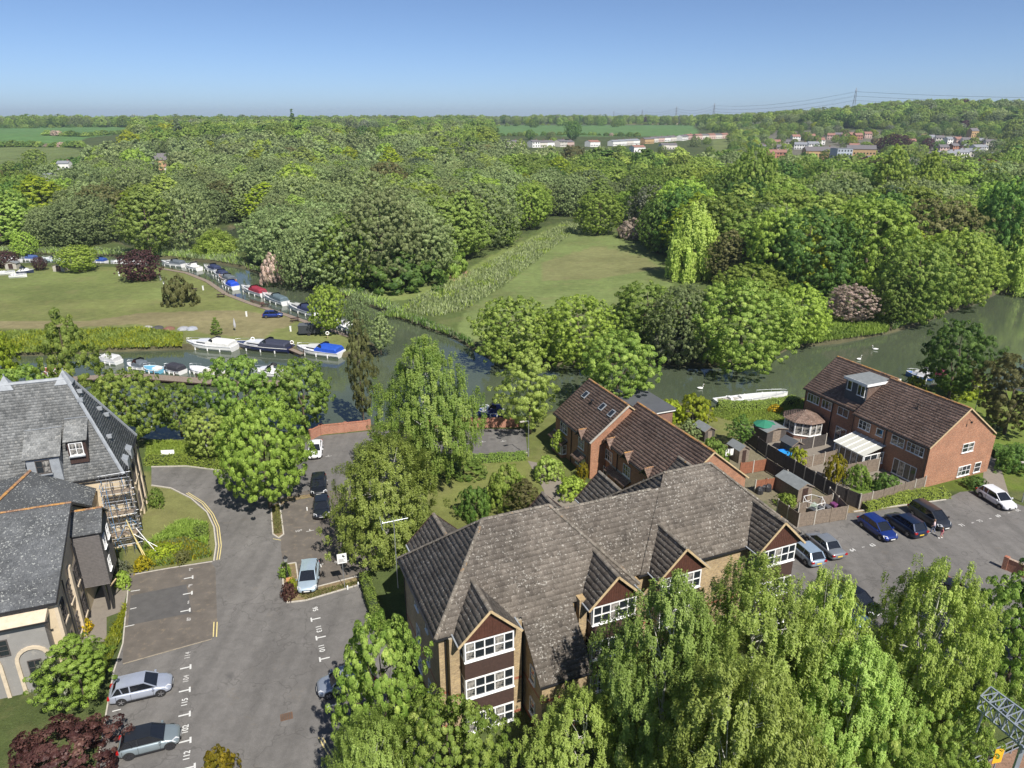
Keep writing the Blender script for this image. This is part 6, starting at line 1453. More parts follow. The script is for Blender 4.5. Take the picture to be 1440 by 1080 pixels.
# sunroom and conservatory (separate structures built on to the houses)
sr = thing('octagonal_sunroom', 'octagonal white framed sunroom with a brown tiled roof', 'conservatory', (46.99, 72.31, 0), A22)
c0 = (-1.0, 17.6); R0 = 2.5; cor = [(c0[0] + R0 * math.cos(math.pi / 8 + k * math.pi / 4), c0[1] + R0 * math.sin(math.pi / 8 + k * math.pi / 4)) for k in range(8)]
for k in range(8):
    a, q = cor[k], cor[(k + 1) % 8]; L = math.dist(a, q)
    if max(a[0], q[0]) > 1.0: continue
    an = math.atan2(q[1] - a[1], q[0] - a[0]); window(sr, a[0], a[1], an, .55, L, 1.75, 2, 1, glass='glass2', bar=.08)
    b = MB(); b.box(0, -.05, 0, L, .1, .5); b.build('base_wall', MT['brick_b'], sr, loc=(a[0], a[1], 0), rz=an)
b = MB(); top = (c0[0] + .2, c0[1], 3.35); ring = [(x + (x - c0[0]) * .14, y + (y - c0[1]) * .14, 2.32) for x, y in cor]
b.add(ring + [top], [(k, (k + 1) % 8, 8) for k in range(8)] + [tuple(range(7, -1, -1))]); b.build('roof', MT['tile_b'], sr)
for k in range(8):      # tiles laid on each facet
    a = Vector(ring[k]); q = Vector(ring[(k + 1) % 8]); e = q - a; mid = (a + q) / 2; up = Vector(top) - mid
    o = link('tiles', tile_mesh('tiles', a, e, up, [(0, 0), (e.length, 0), (e.length / 2, up.length)], .3, .3, MT['tile_b'], 400 + k, roll=0), sr); tag(o, kind='stuff')
cv = thing('white_conservatory', 'white framed conservatory with a pale panelled lean-to roof', 'conservatory', (46.99, 72.31, 0), A22)
u0, u1, v0, v1 = -3.1, .28, 10.2, 5.6
for k in range(5):
    b = MB(); va = v0 + (v1 - v0) * k / 5; vb = v0 + (v1 - v0) * (k + 1) / 5 + .04; b.add([(u0 - .15, va, 2.25), (u0 - .15, vb, 2.25), (u1, vb, 3.0), (u1, va, 3.0), (u0 - .15, va, 2.31), (u0 - .15, vb, 2.31), (u1, vb, 3.06), (u1, va, 3.06)], [(0, 1, 2, 3), (7, 6, 5, 4), (4, 5, 1, 0), (5, 6, 2, 1), (7, 4, 0, 3)]); b.build('roof_panel', plain('opal_roof_panel', (.5, .5, .45), .3, var=.06), cv)
    b = MB(); b.bar((u0 - .17, va, 2.33), (u1, va, 3.09), .06, .07); b.build('glazing_bar', MT['upvc'], cv)
window(cv, u0, v0 - .1, D90, .1, 4.4, 2.1, 5, 1, name='glazed_wall', bar=.09); window(cv, u0 + .05, v1 + .1, 0, .75, 3.2, 1.5, 3, 2, name='glazed_wall', bar=.08)
b = MB(); b.box(u0 + .1, v1 + .12, 0, u1, v0 - .2, .1); b.build('floor', MT['conc'], cv); b = MB(); b.box(u0 + .02, v1 + .05, 0, u1, v1 + .2, .72); b.build('base_wall', BO, cv)
# ---------------------------------------------------------------- street furniture
def lamp(px, py, h, label, rz, arm=.7, lantern=False):
    g = at(px, py); t = thing('street_lamp', label, 'lamp post', (g.x, g.y, 0), rz)
    b = MB(); b.tube([(0, 0, 0), (0, 0, 1.1), (0, 0, 1.12), (0, 0, h)], [.09, .09, .055, .045], 8); b.build('post', MT['metal'] if not lantern else MT['black'], t)
    if lantern:
        b = MB(); b.lathe((0, 0, h), [(.07, 0), (.12, .05), (.2, .45), (.24, .47), (.06, .66), (.03, .75)], 6); b.build('lantern', MT['black'], t)
        b = MB(); b.lathe((0, 0, h), [(.13, .08), (.205, .43)], 6); b.build('lens', glass_mat('lantern_glass', (.35, .35, .33), .2), t)
    else:
        b = MB(); b.tube([(0, 0, h - .03), (arm * .5, 0, h + .03), (arm, 0, h + .05)], .03, 6); b.build('arm', MT['metal'], t)
        b = MB(); b.box(arm - .1, -.12, h, arm + .5, .12, h + .11); b.build('lamp_head', MT['conc'], t); b = MB(); b.box(arm - .05, -.09, h - .03, arm + .45, .09, h - .002); b.build('lens', MT['glass'], t)
    return t
lamp(743, 642, 4.9, 'grey street lamp at the corner of the second car park', -2.7)
lamp(1368, 590, 5.0, 'grey street lamp on the lawn behind the brick gable', 3.0)
lamp(1437, 706, 4.8, 'grey street lamp at the end of the right car park', 3.0)
lamp(406, 822, 2.4, 'black lantern on a post beside the pale hatchback', 0, lantern=True)
lamp(296, 657, 2.7, 'black lantern on a post in front of the russet tree', 0, lantern=True)
sg = at(485, 828); st = thing('parking_sign', 'white parking sign on a thin pole in the parking bays', 'sign', (sg.x, sg.y, 0), math.radians(18))
b = MB(); b.tube([(0, 0, 0), (0, 0, 3.3)], .03, 6); b.build('pole', MT['metal'], st); b = MB(); b.box(-.42, -.04, 2.75, .42, -.02, 3.75); b.build('board', MT['white'], st)
b = MB(); [b.box(-.32, -.046, 2.9 + k * .09, .3 - (k % 3) * .1, -.041, 2.93 + k * .09) for k in range(4)]; b.lathe((.18, -.043, 3.45), [(.001, 0), (.1, .001)], 12); b.build('print', MT['black'], st)
b = MB(); b.add([(.1 + .09 * math.cos(a), -.046, 3.5 + .09 * math.sin(a)) for a in [k * math.pi / 6 for k in range(12)]], [tuple(range(12))]); b.build('symbol', MT['black'], st)
b = MB()
sg2 = at(407, 824); s2 = thing('notice_board', 'small orange brown notice on a post between the island shrubs', 'sign', (at(409, 828).x, at(409, 828).y, 0), math.radians(20))
b = MB(); b.tube([(0, 0, 0), (0, 0, 1.2)], .03, 5); b.build('pole', MT['black'], s2); b = MB(); b.box(-.3, -.03, .85, .3, -.01, 1.25); b.build('board', plain('orange_notice', (.55, .28, .12), .6), s2)
for px, py, lb in ((437, 833, 'white marker post beside the pale hatchback'), (489, 829, 'white marker post at the foot of the parking sign'), (522, 826, 'white marker post at the hedge corner'), (504, 824, 'white marker stone between the sign and the hedge'), (432, 718, 'white marker post by the dark island kerb')):
    g = at(px, py); b = MB(); b.lathe((0, 0, 0), [(.07, 0), (.07, .35), (.05, .42), (.01, .45)], 8); o = b.build('marker_post', MT['white'], None, loc=(g.x, g.y, 0)); tag(o, lb, 'post')
g = at(236, 643); bn = thing('bench', 'pale bench on the grass below the hedge by the channel', 'bench', (g.x, g.y, 0), .1)
b = MB(); b.box(-.8, -.2, .42, .8, .2, .47); b.build('seat', MT['white'], bn); b = MB(); b.box(-.8, .2, .5, .8, .24, .9); b.build('backrest', MT['white'], bn)
for s in (-.7, .7): b = MB(); b.box(s - .05, -.18, 0, s + .05, .22, .42); b.build('leg', MT['conc'], bn)
# ---------------------------------------------------------------- cars
CARB = {}
def car_meshes(kind):
    """meshes for a car pointing along +x, centred, on z=0"""
    if kind in CARB: return CARB[kind]
    L, Wd, H, hood, boot, wb, wr = {'hatch': (4.25, 1.78, 1.46, .95, .12, 2.6, .32), 'mini': (3.85, 1.72, 1.42, .92, .06, 2.5, .32), 'saloon': (4.6, 1.78, 1.42, 1.0, .85, 2.7, .31),
                                    'suv': (4.4, 1.85, 1.62, 1.0, .12, 2.65, .36), 'mpv': (4.55, 1.83, 1.66, .72, .08, 2.75, .33), 'coupe': (4.45, 1.8, 1.36, 1.15, .6, 2.7, .33)}[kind]
    hw = Wd / 2; f = L / 2; belt = H * .62; hoodz = H * .60; out = {}
    # lower body: stations from the tail to the nose
    st = [(-f, .86, .34, belt * .80), (-f + .10, .95, .24, belt * .97), (-f + .45, .985, .19, belt * 1.02), (-f + 1.1, 1, .18, belt * 1.02), (-.2, 1, .18, belt), (f - hood - .35, 1, .18, belt * .99), (f - hood, .99, .18, hoodz * .99), (f - .55, .97, .19, hoodz * .90), (f - .2, .90, .22, hoodz * .78), (f - .03, .76, .27, hoodz * .60)]
    if boot > .5: st = [(-f, .86, .34, belt * .84), (-f + .10, .95, .24, belt * .98), (-f + .5, .98, .19, belt * 1.02), (-f + boot + .2, 1, .18, belt * 1.03)] + st[4:]
    vs = []; fs = []
    for x, wf, z0, z1 in st:
        w = hw * wf; zs = [(0, z0), (w * .86, z0), (w * .985, z0 + .12), (w, z0 + (z1 - z0) * .45), (w * .985, z0 + (z1 - z0) * .72), (w * .93, z1 - .045), (w * .84, z1), (0, z1 + .035)]
        ring = [(x, y, z) for y, z in zs] + [(x, -y, z) for y, z in zs[-2:0:-1]]
        vs += ring
    n = 14
    for i in range(len(st) - 1):
        for k in range(n): k2 = (k + 1) % n; fs.append((i * n + k, i * n + k2, (i + 1) * n + k2, (i + 1) * n + k))
    fs.append(tuple(range(n))[::-1]); fs.append(tuple((len(st) - 1) * n + k for k in range(n)))
    b = MB(); b.add(vs, [t[::-1] for t in fs]); out['body'] = (b, True)
    # greenhouse
    xa, xb = f - hood - .05, f - hood - .85; xd = -f + boot + (.12 if boot < .5 else .0); xc = xd + (.42 if boot < .5 else .55)
    if kind == 'mpv': xb = f - hood - .95; xc = xd + .22
    zb = belt - .01; zt = H - .05; wb_, wt = hw * .885, hw * .70
    P = lambda x, y, z: (x, y, z)
    gl = [P(xa, wb_ * .93, zb), P(xd, wb_ * .93, zb), P(xc, wt, zt), P(xb, wt, zt)]; gr_ = [(x, -y, z) for x, y, z in gl]
    b = MB(); b.add([gl[0], gl[3], gr_[3], gr_[0]], [(0, 1, 2, 3)]); out['windscreen'] = (b, False)
    b = MB(); b.add([gl[1], gr_[1], gr_[2], gl[2]], [(0, 1, 2, 3)]); out['rear_window'] = (b, False)
    for nm, g_ in (('side_window', gl), ('side_window', gr_)): b = MB(); b.add(g_, [(0, 1, 2, 3) if g_ is gl else (3, 2, 1, 0)]); out[nm + ('a' if g_ is gl else 'b')] = (b, False)
    # roof panel with crowned middle, and pillars
    b = MB(); rv = []; nx = 6; m = 5
    for i in range(nx):
        x = xb + .04 + (xc - .04 - xb - .04) * i / (nx - 1); cr = math.sin(math.pi * (i + .4) / nx) * .05
        for k in range(m): y = -1 + 2 * k / (m - 1); rv.append((x, y * (wt + .03), zt + .015 + cr * .6 + .045 * (1 - y * y)))
    b.add(rv, [(i * m + k, i * m + k + 1, (i + 1) * m + k + 1, (i + 1) * m + k) for i in range(nx - 1) for k in range(m - 1)])
    out['roof'] = (b, True)
    b = MB()
    for s in (1, -1):
        b.bar((xa, s * wb_ * .94, zb), (xb, s * wt, zt + .01), .07, .06); b.bar((xd, s * wb_ * .94, zb), (xc, s * wt, zt + .01), .13 if boot < .5 else .09, .07)
        xm = (xb + xc) / 2 - .05; b.bar((xm, s * wb_ * .95, zb), (xm - .02, s * (wt + .005), zt + .01), .08, .03); b.bar((xb, s * (wt + .012), zt), (xc, s * (wt + .012), zt), .05, .05)
        if boot < .5: b.bar((xc + .35, s * wb_ * .95, zb), (xc + .18, s * (wt + .005), zt + .01), .06, .03)
    out['pillars'] = (b, False)
    b = MB()
    for s in (1, -1):
        for x in (xm + .02, xm - .95 if boot < .5 else xm - .9, xa - .25): b.box(x - .008, s * hw * .975, .3, x + .008, s * (hw + .003), belt - .05)
        b.box(-f + 1.0, s * (hw - .02), .2, f - 1.0, s * (hw + .006), .3)
    out['door_seams'] = (b, False)
    out['_p'] = (L, Wd, H, wb, wr, f, hw, belt, hoodz, xa, wb_)
    wm = MB(); wm.tube([(0, -.09, 0), (0, .09, 0)], wr, 18); rm = MB(); r_ = wr * .68
    rm.tube([(0, -.096, 0), (0, -.06, 0)], r_ * 1.0, 18)
    sp = MB()
    for k in range(5): a = k * 2 * math.pi / 5; sp.bar((0, -.1, 0), (math.cos(a) * r_ * .95, -.1, math.sin(a) * r_ * .95), .05, .03, up=(0, 1, 0))
    out['_w'] = (wm, rm, sp)
    CARB[kind] = out; return out
tyre = plain('tyre_rubber', (.02, .02, .02), .8); rim = plain('alloy_rim', (.42, .42, .44), .3, .8); rimd = plain('dark_rim', (.06, .06, .065), .4, .5)
lampm = glass_mat('headlamp', (.55, .56, .58), .1); tailm = glass_mat('tail_lamp', (.35, .01, .01), .15); plw = plain('white_plate', (.7, .7, .68), .5); ply = plain('yellow_plate', (.75, .52, .03), .5)
cglass = glass_mat('car_glass', (.012, .014, .018), .03)
def car(px, py, heading, kind, col, label, metal=.4, roofm=None, rimm=None, at3=None, name='parked_car', cat='car'):
    o = car_meshes(kind); L, Wd, H, wb, wr, f, hw, belt, hoodz, xa, wb_ = o['_p']; pm = paint_mat('car_paint', col, metal)
    g = at3 or at(px, py); t = thing(name, label, cat, (g[0], g[1], .03), heading)
    bd = o['body'][0].build('body', pm, t, True); sd = bd.modifiers.new('sub', 'SUBSURF'); sd.levels = sd.render_levels = 1
    for k in ('windscreen', 'rear_window', 'side_windowa', 'side_windowb'): o[k][0].build(k.rstrip('ab') if k.startswith('side') else k, cglass, t)
    o['roof'][0].build('roof', roofm or pm, t, True); o['pillars'][0].build('pillars', roofm or pm, t); o['door_seams'][0].build('door_seams', MT['black'], t)
    wm, rm, sp = o['_w']; me = wm.mesh('tyre', tyre); mr = rm.mesh('rim', MT['black']); ms = sp.mesh('spokes', rimm or rim)
    for x in (wb / 2, -wb / 2):
        for s in (-1, 1):
            w = link('wheel', me, t, (x + .08 * (1 if x > 0 else 1) - .05, s * (hw - .085), wr), 0 if s < 0 else math.pi)
            link('rim', ms, w); link('hub', mr, w)
            b = MB(); n = 12; xx = x + .03
            b.add([(xx + math.cos(math.pi * k / n) * (wr + .05), s * (hw + .004), wr + math.sin(math.pi * k / n) * (wr + .05)) for k in range(n + 1)], [tuple(range(n + 1)) if s < 0 else tuple(range(n, -1, -1))]); b.build('wheel_arch', MT['black'], t)
    for s in (-1, 1):
        b = MB(); zh = hoodz * .70; b.add([(f - .10, s * hw * .56, zh), (f - .42, s * hw * .945, zh + .02), (f - .52, s * hw * .95, zh + .14), (f - .26, s * hw * .58, zh + .13)], [(0, 1, 2, 3) if s > 0 else (3, 2, 1, 0)]); b.add([(f - .07, s * hw * .56, zh - .06), (f - .30, s * hw * .93, zh - .05), (f - .42, s * hw * .945, zh + .02), (f - .10, s * hw * .56, zh)], [(0, 1, 2, 3) if s > 0 else (3, 2, 1, 0)]); b.build('headlight', lampm, t)
        b = MB(); b.box(-f - .005, s * hw * .6, belt * .72, -f + .16, s * hw * .93, belt * .9); b.build('tail_light', tailm, t)
        b = MB(); b.box(xa - .28, s * (hw + .02), belt - .02, xa - .14, s * (hw + .17), belt + .11); b.build('wing_mirror', pm, t)
    b = MB(); b.box(f - .06, -.42, .36, f - .0, .42, .52); b.build('grille', MT['black'], t); b = MB(); b.box(f - .03, -.26, .40, f + .015, .26, .51); b.build('number_plate', plw, t)
    b = MB(); b.box(-f - .012, -.26, .52, -f + .03, .26, .63); b.build('number_plate', ply, t)
    return t
HU = math.atan2(.34, .94); HD = math.atan2(-.92, .38); HUP = math.atan2(.92, -.38)
car(201, 975, HU, 'hatch', (.42, .46, .55), 'pale silver blue hatchback parked beside the bright green shrub')
car(213, 1049, HU, 'mini', (.25, .3, .32), 'grey small car with a black roof parked behind the red acer', roofm=paint_mat('black_roof', (.015, .017, .02)), rimm=rimd)
car(435, 818, math.radians(-80), 'hatch', (.42, .52, .6), 'pale blue grey hatchback parked on its own by the lantern')
car(453, 720, math.radians(-76), 'mini', (.02, .025, .035), 'black small car with pale headlights half under the spreading birch')
car(449, 688, math.radians(-76), 'hatch', (.015, .017, .02), 'black car partly hidden behind the spreading birch')
car(444, 637, math.radians(-78), 'saloon', (.72, .73, .74), 'white car beside the crown of the bright maple', metal=0)
car(487, 966, HU + math.pi, 'hatch', (.3, .34, .4), 'silver blue car mostly hidden under the grey green tree')
car(1233, 749, HD - .12, 'hatch', (.012, .035, .2), 'bright blue hatchback at the left end of the row by the hedge')
car(1271, 744, HUP - .1, 'suv', (.012, .024, .06), 'dark blue car with a yellow rear plate between the blue and black cars')
car(1306, 733, HD - .12, 'mpv', (.03, .033, .04), 'black people carrier at the right end of the row')
car(1400, 707, HD - .2, 'hatch', (.66, .67, .7), 'white hatchback parked below the brick gable', metal=0)
car(1158, 772, HUP - .12, 'saloon', (.24, .26, .28), 'silver grey saloon beside the bin store with its rear to the camera')
car(1131, 783, HUP - .12, 'hatch', (.33, .42, .52), 'pale blue car half hidden by the gable of the flats')
car(1203, 850, HD + .1, 'coupe', (.012, .013, .016), 'black car beyond the weeping birches in the lower car park')
car(1188, 868, HD + .1, 'hatch', (.03, .08, .2), 'blue car just behind the birch crown')
car(1338, 838, HD + .5, 'coupe', (.014, .014, .017), 'black car standing in the birch shade beside the low wall')
car(384, 446, math.radians(10), 'hatch', (.015, .04, .22), 'blue car on the mooring meadow'); 
# ---------------------------------------------------------------- boats
def hull(b, L, B, zs, zd, n=9, transom=.86, bowrise=.25):
    st = []
    for k in range(n):
        t = k / (n - 1); x = -L / 2 + L * t; w = B / 2 * (transom + (1 - transom) * min(1, t * 3)) * (1 - max(0, (t - .45) / .55) ** 2.2); w = max(w, .02); st.append((x, w, zs, zd + bowrise * t ** 2))
    vs = []
    for x, w, a, c in st: vs += [(x, 0, a - .1), (x, w * .72, a), (x, w * .97, a + (c - a) * .5), (x, w, c), (x, w * .9, c), (x, 0, c - .02), (x, -w * .9, c), (x, -w, c), (x, -w * .97, a + (c - a) * .5), (x, -w * .72, a)]
    m = 10; fs = [tuple(range(m))]
    for i in range(n - 1):
        for k in range(m): k2 = (k + 1) % m; fs.append((i * m + k, (i + 1) * m + k, (i + 1) * m + k2, i * m + k2))
    fs.append(tuple((n - 1) * m + k for k in range(m))[::-1]); b.add(vs, fs); return st
BM = {}
def bmat(col):
    if col not in BM: BM[col] = paint_mat('boat_gelcoat', col)
    return BM[col]
WHT = (.74, .74, .73)
def boat(p_stern, p_bow, label, hullc=WHT, canopy=None, B=2.7, cabin=True, z=ZW, name='motor_cruiser', top=WHT, fend=True, low=False, L=None):
    a, q = at(*p_stern, z), at(*p_bow, z); d_ = q - a; L = L or max(4.0, min(12.5, d_.length)); c = (a + q) / 2; t = thing(name, label, 'boat', (c.x, c.y, z), math.atan2(d_.y, d_.x))
    if L < 6: B = min(B, 2.2)
    fb = .45 if low else .62 if L < 6 else .8 if L < 7.5 else 1.0
    b = MB(); st = hull(b, L, B, -.15, fb); b.build('hull', bmat(hullc), t, False)
    b = MB(); prev = None
    pts = [(x, w * 1.01, c_) for x, w, a_, c_ in st]
    for s in (1, -1):
        for (x0, w0, z0), (x1, w1, z1) in zip(pts[:-1], pts[1:]): b.bar((x0, s * w0, z0), (x1, s * w1, z1), .07, .08)
    b.build('gunwale', MT['white'] if hullc != WHT else bmat((.5, .52, .56)), t)
    dz_ = fb
    if cabin:
        x0, x1 = -L * .08, L * .30; w0, w1 = B * .43, B * .24
        b = MB(); b.add([(x0, -w0, dz_), (x1, -w1, dz_ + .1), (x1, w1, dz_ + .1), (x0, w0, dz_), (x0, -w0 * .9, dz_ + .78), (x1 - .5, -w1, dz_ + .55), (x1 - .5, w1, dz_ + .55), (x0, w0 * .9, dz_ + .78)], [(0, 1, 5, 4), (1, 2, 6, 5), (2, 3, 7, 6), (3, 0, 4, 7), (4, 5, 6, 7)]); b.build('cabin', bmat(top), t)
        b = MB()
        for s in (1, -1): b.add([(x0 + .1, s * (w0 * .965), dz_ + .25), (x1 - .8, s * (w1 * 1.16), dz_ + .27), (x1 - .9, s * (w1 * 1.12), dz_ + .45), (x0 + .15, s * (w0 * .94), dz_ + .5)], [(0, 1, 2, 3) if s < 0 else (3, 2, 1, 0)])
        b.build('cabin_window', cglass, t)
        b = MB(); xs = x0; b.add([(xs + .55, -w0 * .86, dz_ + .6), (xs + .55, w0 * .86, dz_ + .6), (xs - .05, w0 * .8, dz_ + 1.3), (xs - .05, -w0 * .8, dz_ + 1.3)], [(0, 1, 2, 3)])
        for s in (1, -1): b.add([(xs + .55, s * w0 * .87, dz_ + .6), (xs - .7, s * w0 * .95, dz_ + .6), (xs - .7, s * w0 * .88, dz_ + 1.2), (xs - .05, s * w0 * .81, dz_ + 1.3)], [(0, 1, 2, 3) if s < 0 else (3, 2, 1, 0)])
        b.build('windscreen', cglass, t)
    b = MB(); b.box(-L * .46, -B * .33, dz_ - .28, -L * .05, B * .33, dz_ - .02 + .03); b.build('cockpit', plain('cockpit_floor', (.35, .33, .3), .8), t)
    if canopy:
        x0, x1 = -L * .47, -L * .02 if cabin else L * .2; b = MB(); vs = []; prof = [(-.44, .02), (-.41, .62), (-.34, .88), (0, .98), (.34, .88), (.41, .62), (.44, .02)]; xs = [(x0 + .1, .72), (x0 + .4, .95), ((x0 + x1) / 2, 1), (x1 - .25, 1.06), (x1 + .3, .62)]
        for x, k in xs: vs += [(x, y * B, dz_ + zz * k) for y, zz in prof]
        m = 7; dz_ += .12; fs = [(i * m + k, i * m + k + 1, (i + 1) * m + k + 1, (i + 1) * m + k) for i in range(4) for k in range(6)] + [tuple(range(m))[::-1], tuple(4 * m + k for k in range(m))]
        b.add(vs, [f_[::-1] for f_ in fs]); b.build('canopy', plain('boat_canvas', canopy, .75, var=.15), t); dz_ -= .12
    else:
        for k in (-.3, -.15): b = MB(); b.box(L * k - .2, -B * .28, dz_ - .1, L * k + .2, B * .28, dz_ + .3); b.build('seat', MT['white'], t)
    b = MB(); r = [(L * .1, B * .44), (L * .3, B * .33), (L * .42, B * .17), (L * .485, 0)]
    ring = [(x, -y, dz_ + .62) for x, y in r] + [(x, y, dz_ + .62) for x, y in r[::-1]][1:]; b.tube(ring, .02, 4)
    for x, y, z_ in ring: b.tube([(x, y, dz_), (x, y, z_)], .018, 4)
    b.build('rail', MT['metal'], t)
    if fend:
        for k in range(3):
            for s in (1, -1): b = MB(); x = L * (-.3 + .25 * k); b.tube([(x, s * (B / 2 + .08), .05), (x, s * (B / 2 + .08), .55)], .11, 7); b.build('fender', MT['white'], t)
    return t
boat((331, 493), (263, 487), 'white cruiser moored stern to the meadow, leftmost of the three large boats', canopy=(.6, .6, .58), B=3.3); 
boat((410, 495), (331, 488), 'navy hulled boat with a folded dark cover, middle of the three large boats', (.015, .02, .07), (.03, .035, .06), 3.4)
boat((481, 502), (418, 494), 'white cruiser with a bright blue canopy at the end of the meadow', canopy=(.01, .07, .42), B=3.3)
nv, gy = (.02, .03, .08), (.1, .12, .14)
BL = [((28, 369), (2, 367), None, WHT, 'white boat'), ((52, 367), (28, 366), (.05, .09, .25), WHT, 'blue covered boat'), ((90, 368), (60, 367), None, (.5, .62, .66), 'pale long boat'), ((150, 370), (128, 369), (.02, .06, .25), WHT, 'dark blue covered boat'),
      ((180, 371), (156, 371), None, WHT, 'open white boat'), ((205, 372), (182, 371), None, WHT, 'small white boat'), ((259, 376), (228, 372), gy, WHT, 'white boat with a grey hood'), ((281, 381), (262, 376), None, WHT, 'white boat with a hooped rail'),
      ((308, 384), (288, 378), nv, WHT, 'white boat with a navy canopy'), ((318, 392), (302, 386), nv, (.45, .47, .5), 'grey boat with a navy cover'), ((328, 399), (309, 392), gy, (.3, .12, .07), 'brown wooden sided boat'), ((332, 408), (316, 401), (.01, .06, .45), WHT, 'boat with a bright blue boxy cover'),
      ((372, 418), (340, 407), (.25, .02, .04), WHT, 'white boat with a maroon canopy'), ((402, 430), (370, 418), (.09, .13, .15), WHT, 'white boat with a slate grey canopy'), ((446, 446), (404, 432), nv, WHT, 'long white boat with a dark cockpit cover'), ((502, 470), (474, 457), None, WHT, 'white boat at the end of the pontoon')]
for (a, q, cp, hc, nm) in BL: boat(a, q, nm + ' moored in the line along the meadow pontoon', hc, cp, 2.5, name='moored_boat')
SB = [((206, 520), (180, 516), gy, WHT, 'beige boat with raised hatch boards'), ((228, 524), (204, 521), None, (.15, .42, .6), 'light blue boat'), ((258, 526), (232, 521), (.03, .03, .04), WHT, 'white boat with a black folded hood'), ((292, 526), (268, 521), None, WHT, 'small open white dinghy'),
      ((316, 530), (292, 526), None, (.66, .6, .45), 'cream open boat'), ((402, 530), (354, 526), None, WHT, 'long white boat with pale blue seats'), ((168, 512), (140, 508), (.5, .5, .5), WHT, 'white boat under a pale tarpaulin'), ((90, 528), (60, 524), None, (.4, .1, .05), 'rusty red boat')]
for (a, q, cp, hc, nm) in SB: boat(a, q, nm + ' by the near bank of the mooring basin', hc, cp, 2.4, name='small_boat', cabin=nm.startswith('long') or nm.startswith('beige'))
boat((1012, 566), (1101, 557), 'long low white boat moored below the riverside hedge', WHT, None, 2.0, name='narrow_boat', cabin=False, low=True, L=12.5)
boat((1330, 534), (1296, 528), 'boat with a maroon cover behind the brown roof', (.1, .02, .05), (.16, .02, .05), 2.3, name='moored_boat'); boat((1306, 534), (1278, 529), 'white topped blue boat behind the brown roof', (.05, .15, .45), (.7, .7, .72), 2.2, name='moored_boat')
boat((702, 584), (676, 583), 'dark blue boat beyond the orange brick wall', (.01, .03, .2), (.02, .03, .12), 2.1, name='moored_boat')
for px, py, an, lb in ((18, 390, .2, 'white hulled launch standing on the meadow'), (2, 386, .1, 'pale covered boat standing on the meadow'), (28, 384, .3, 'navy and white speedboat on the meadow')):
    boat((px, py), (px + 16, py - 1), lb, nv if 'navy' in lb else WHT, None, 2.0, z=.12, name='beached_boat', cabin='navy' in lb, fend=False)
for px, py, c_, lb in ((8, 379, (.35, .5, .45), 'pale green shed roofed hut by the purple tree'), (75, 382, (.4, .45, .42), 'grey green store by the smallest purple tree')):
    shed(px, py, 3.0, 2.2, 1.7, lb, 'conc', 'felt', .1, name='boat_store')
# pontoon
def jetty(name, label, pts, w, z, pile=True):
    t = thing(name, label, 'jetty', (*pts[0], 0)); p0 = Vector(pts[0])
    for a, q in zip(pts[:-1], pts[1:]):
        a = Vector(a) - p0; q = Vector(q) - p0; L = (q - a).length; an = math.atan2((q - a).y, (q - a).x); n = int(L / .3); b = MB()
        for k in range(n): b.box(L * k / n, -w / 2, z, L * (k + 1) / n - .03, w / 2, z + .05)
        tag(b.build('planks', MT['fence'], t, loc=(a.x, a.y, 0), rz=an), kind='stuff'); b = MB(); b.box(0, -w / 2, z - .2, L, -w / 2 + .12, z - .01); b.box(0, w / 2 - .12, z - .2, L, w / 2, z - .01); b.build('bearer', MT['dark'], t, loc=(a.x, a.y, 0), rz=an)
        for k in range(max(1, int(L / 4)) + 1): b = MB(); b.tube([(k * 4, w / 2, -2), (k * 4, w / 2, z + .7)], .09, 6); b.build('pile', MT['dark'], t, loc=(a.x, a.y, 0), rz=an)
    return t
jetty('pontoon', 'narrow timber pontoon edging the meadow beside the line of boats', W([(228, 378), (262, 384), (292, 396), (318, 414), (352, 427), (402, 443), (450, 460), (500, 476)]), 1.2, .05)
jetty('landing_stage', 'grey landing stage behind the boats on the near side of the basin', W([(60, 534), (180, 526), (300, 535), (420, 538)]), 2.2, -.2)
jetty('landing_stage', 'small jetty between the navy boat and the blue canopied cruiser', W([(408, 490), (425, 497)]), .9, -.1)
def buoy(px, py, lb, h=.8):
    g = at(px, py); t = thing('lifebuoy_post', lb, 'lifebuoy', (g.x, g.y, 0), .3); b = MB(); b.bar((0, 0, 0), (0, 0, h), .08); b.build('post', MT['timber'], t)
    b = MB(); n = 14; vs = []; R1, r1 = .3, .09
    for k in range(n):
        a = 2 * math.pi * k / n
        for j in range(6): c_ = 2 * math.pi * j / 6; vs.append(((R1 + r1 * math.cos(c_)) * math.cos(a), -.1 + r1 * math.sin(c_), h + (R1 + r1 * math.cos(c_)) * math.sin(a)))
    b.add(vs, [(k * 6 + j, ((k + 1) % n) * 6 + j, ((k + 1) % n) * 6 + (j + 1) % 6, k * 6 + (j + 1) % 6) for k in range(n) for j in range(6)]); b.build('ring', MT['white'], t, True)
buoy(356, 482, 'white lifebuoy behind the navy boat'); buoy(411, 487, 'white lifebuoy by the small jetty'); buoy(461, 476, 'white lifebuoy beside the blue canopied cruiser', 1.1)
g = at(331, 465); t = thing('closed_parasol', 'closed grey parasol on the meadow behind the navy boat', 'parasol', (g.x, g.y, 0)); b = MB(); b.tube([(0, 0, 0), (0, 0, 2.6)], .03, 5); b.build('pole', MT['metal'], t); b = MB(); b.lathe((0, 0, .7), [(.2, 0), (.26, .5), (.16, 1.3), (.03, 1.9)], 8); b.build('canopy', plain('grey_canvas', (.4, .4, .42), .8), t)
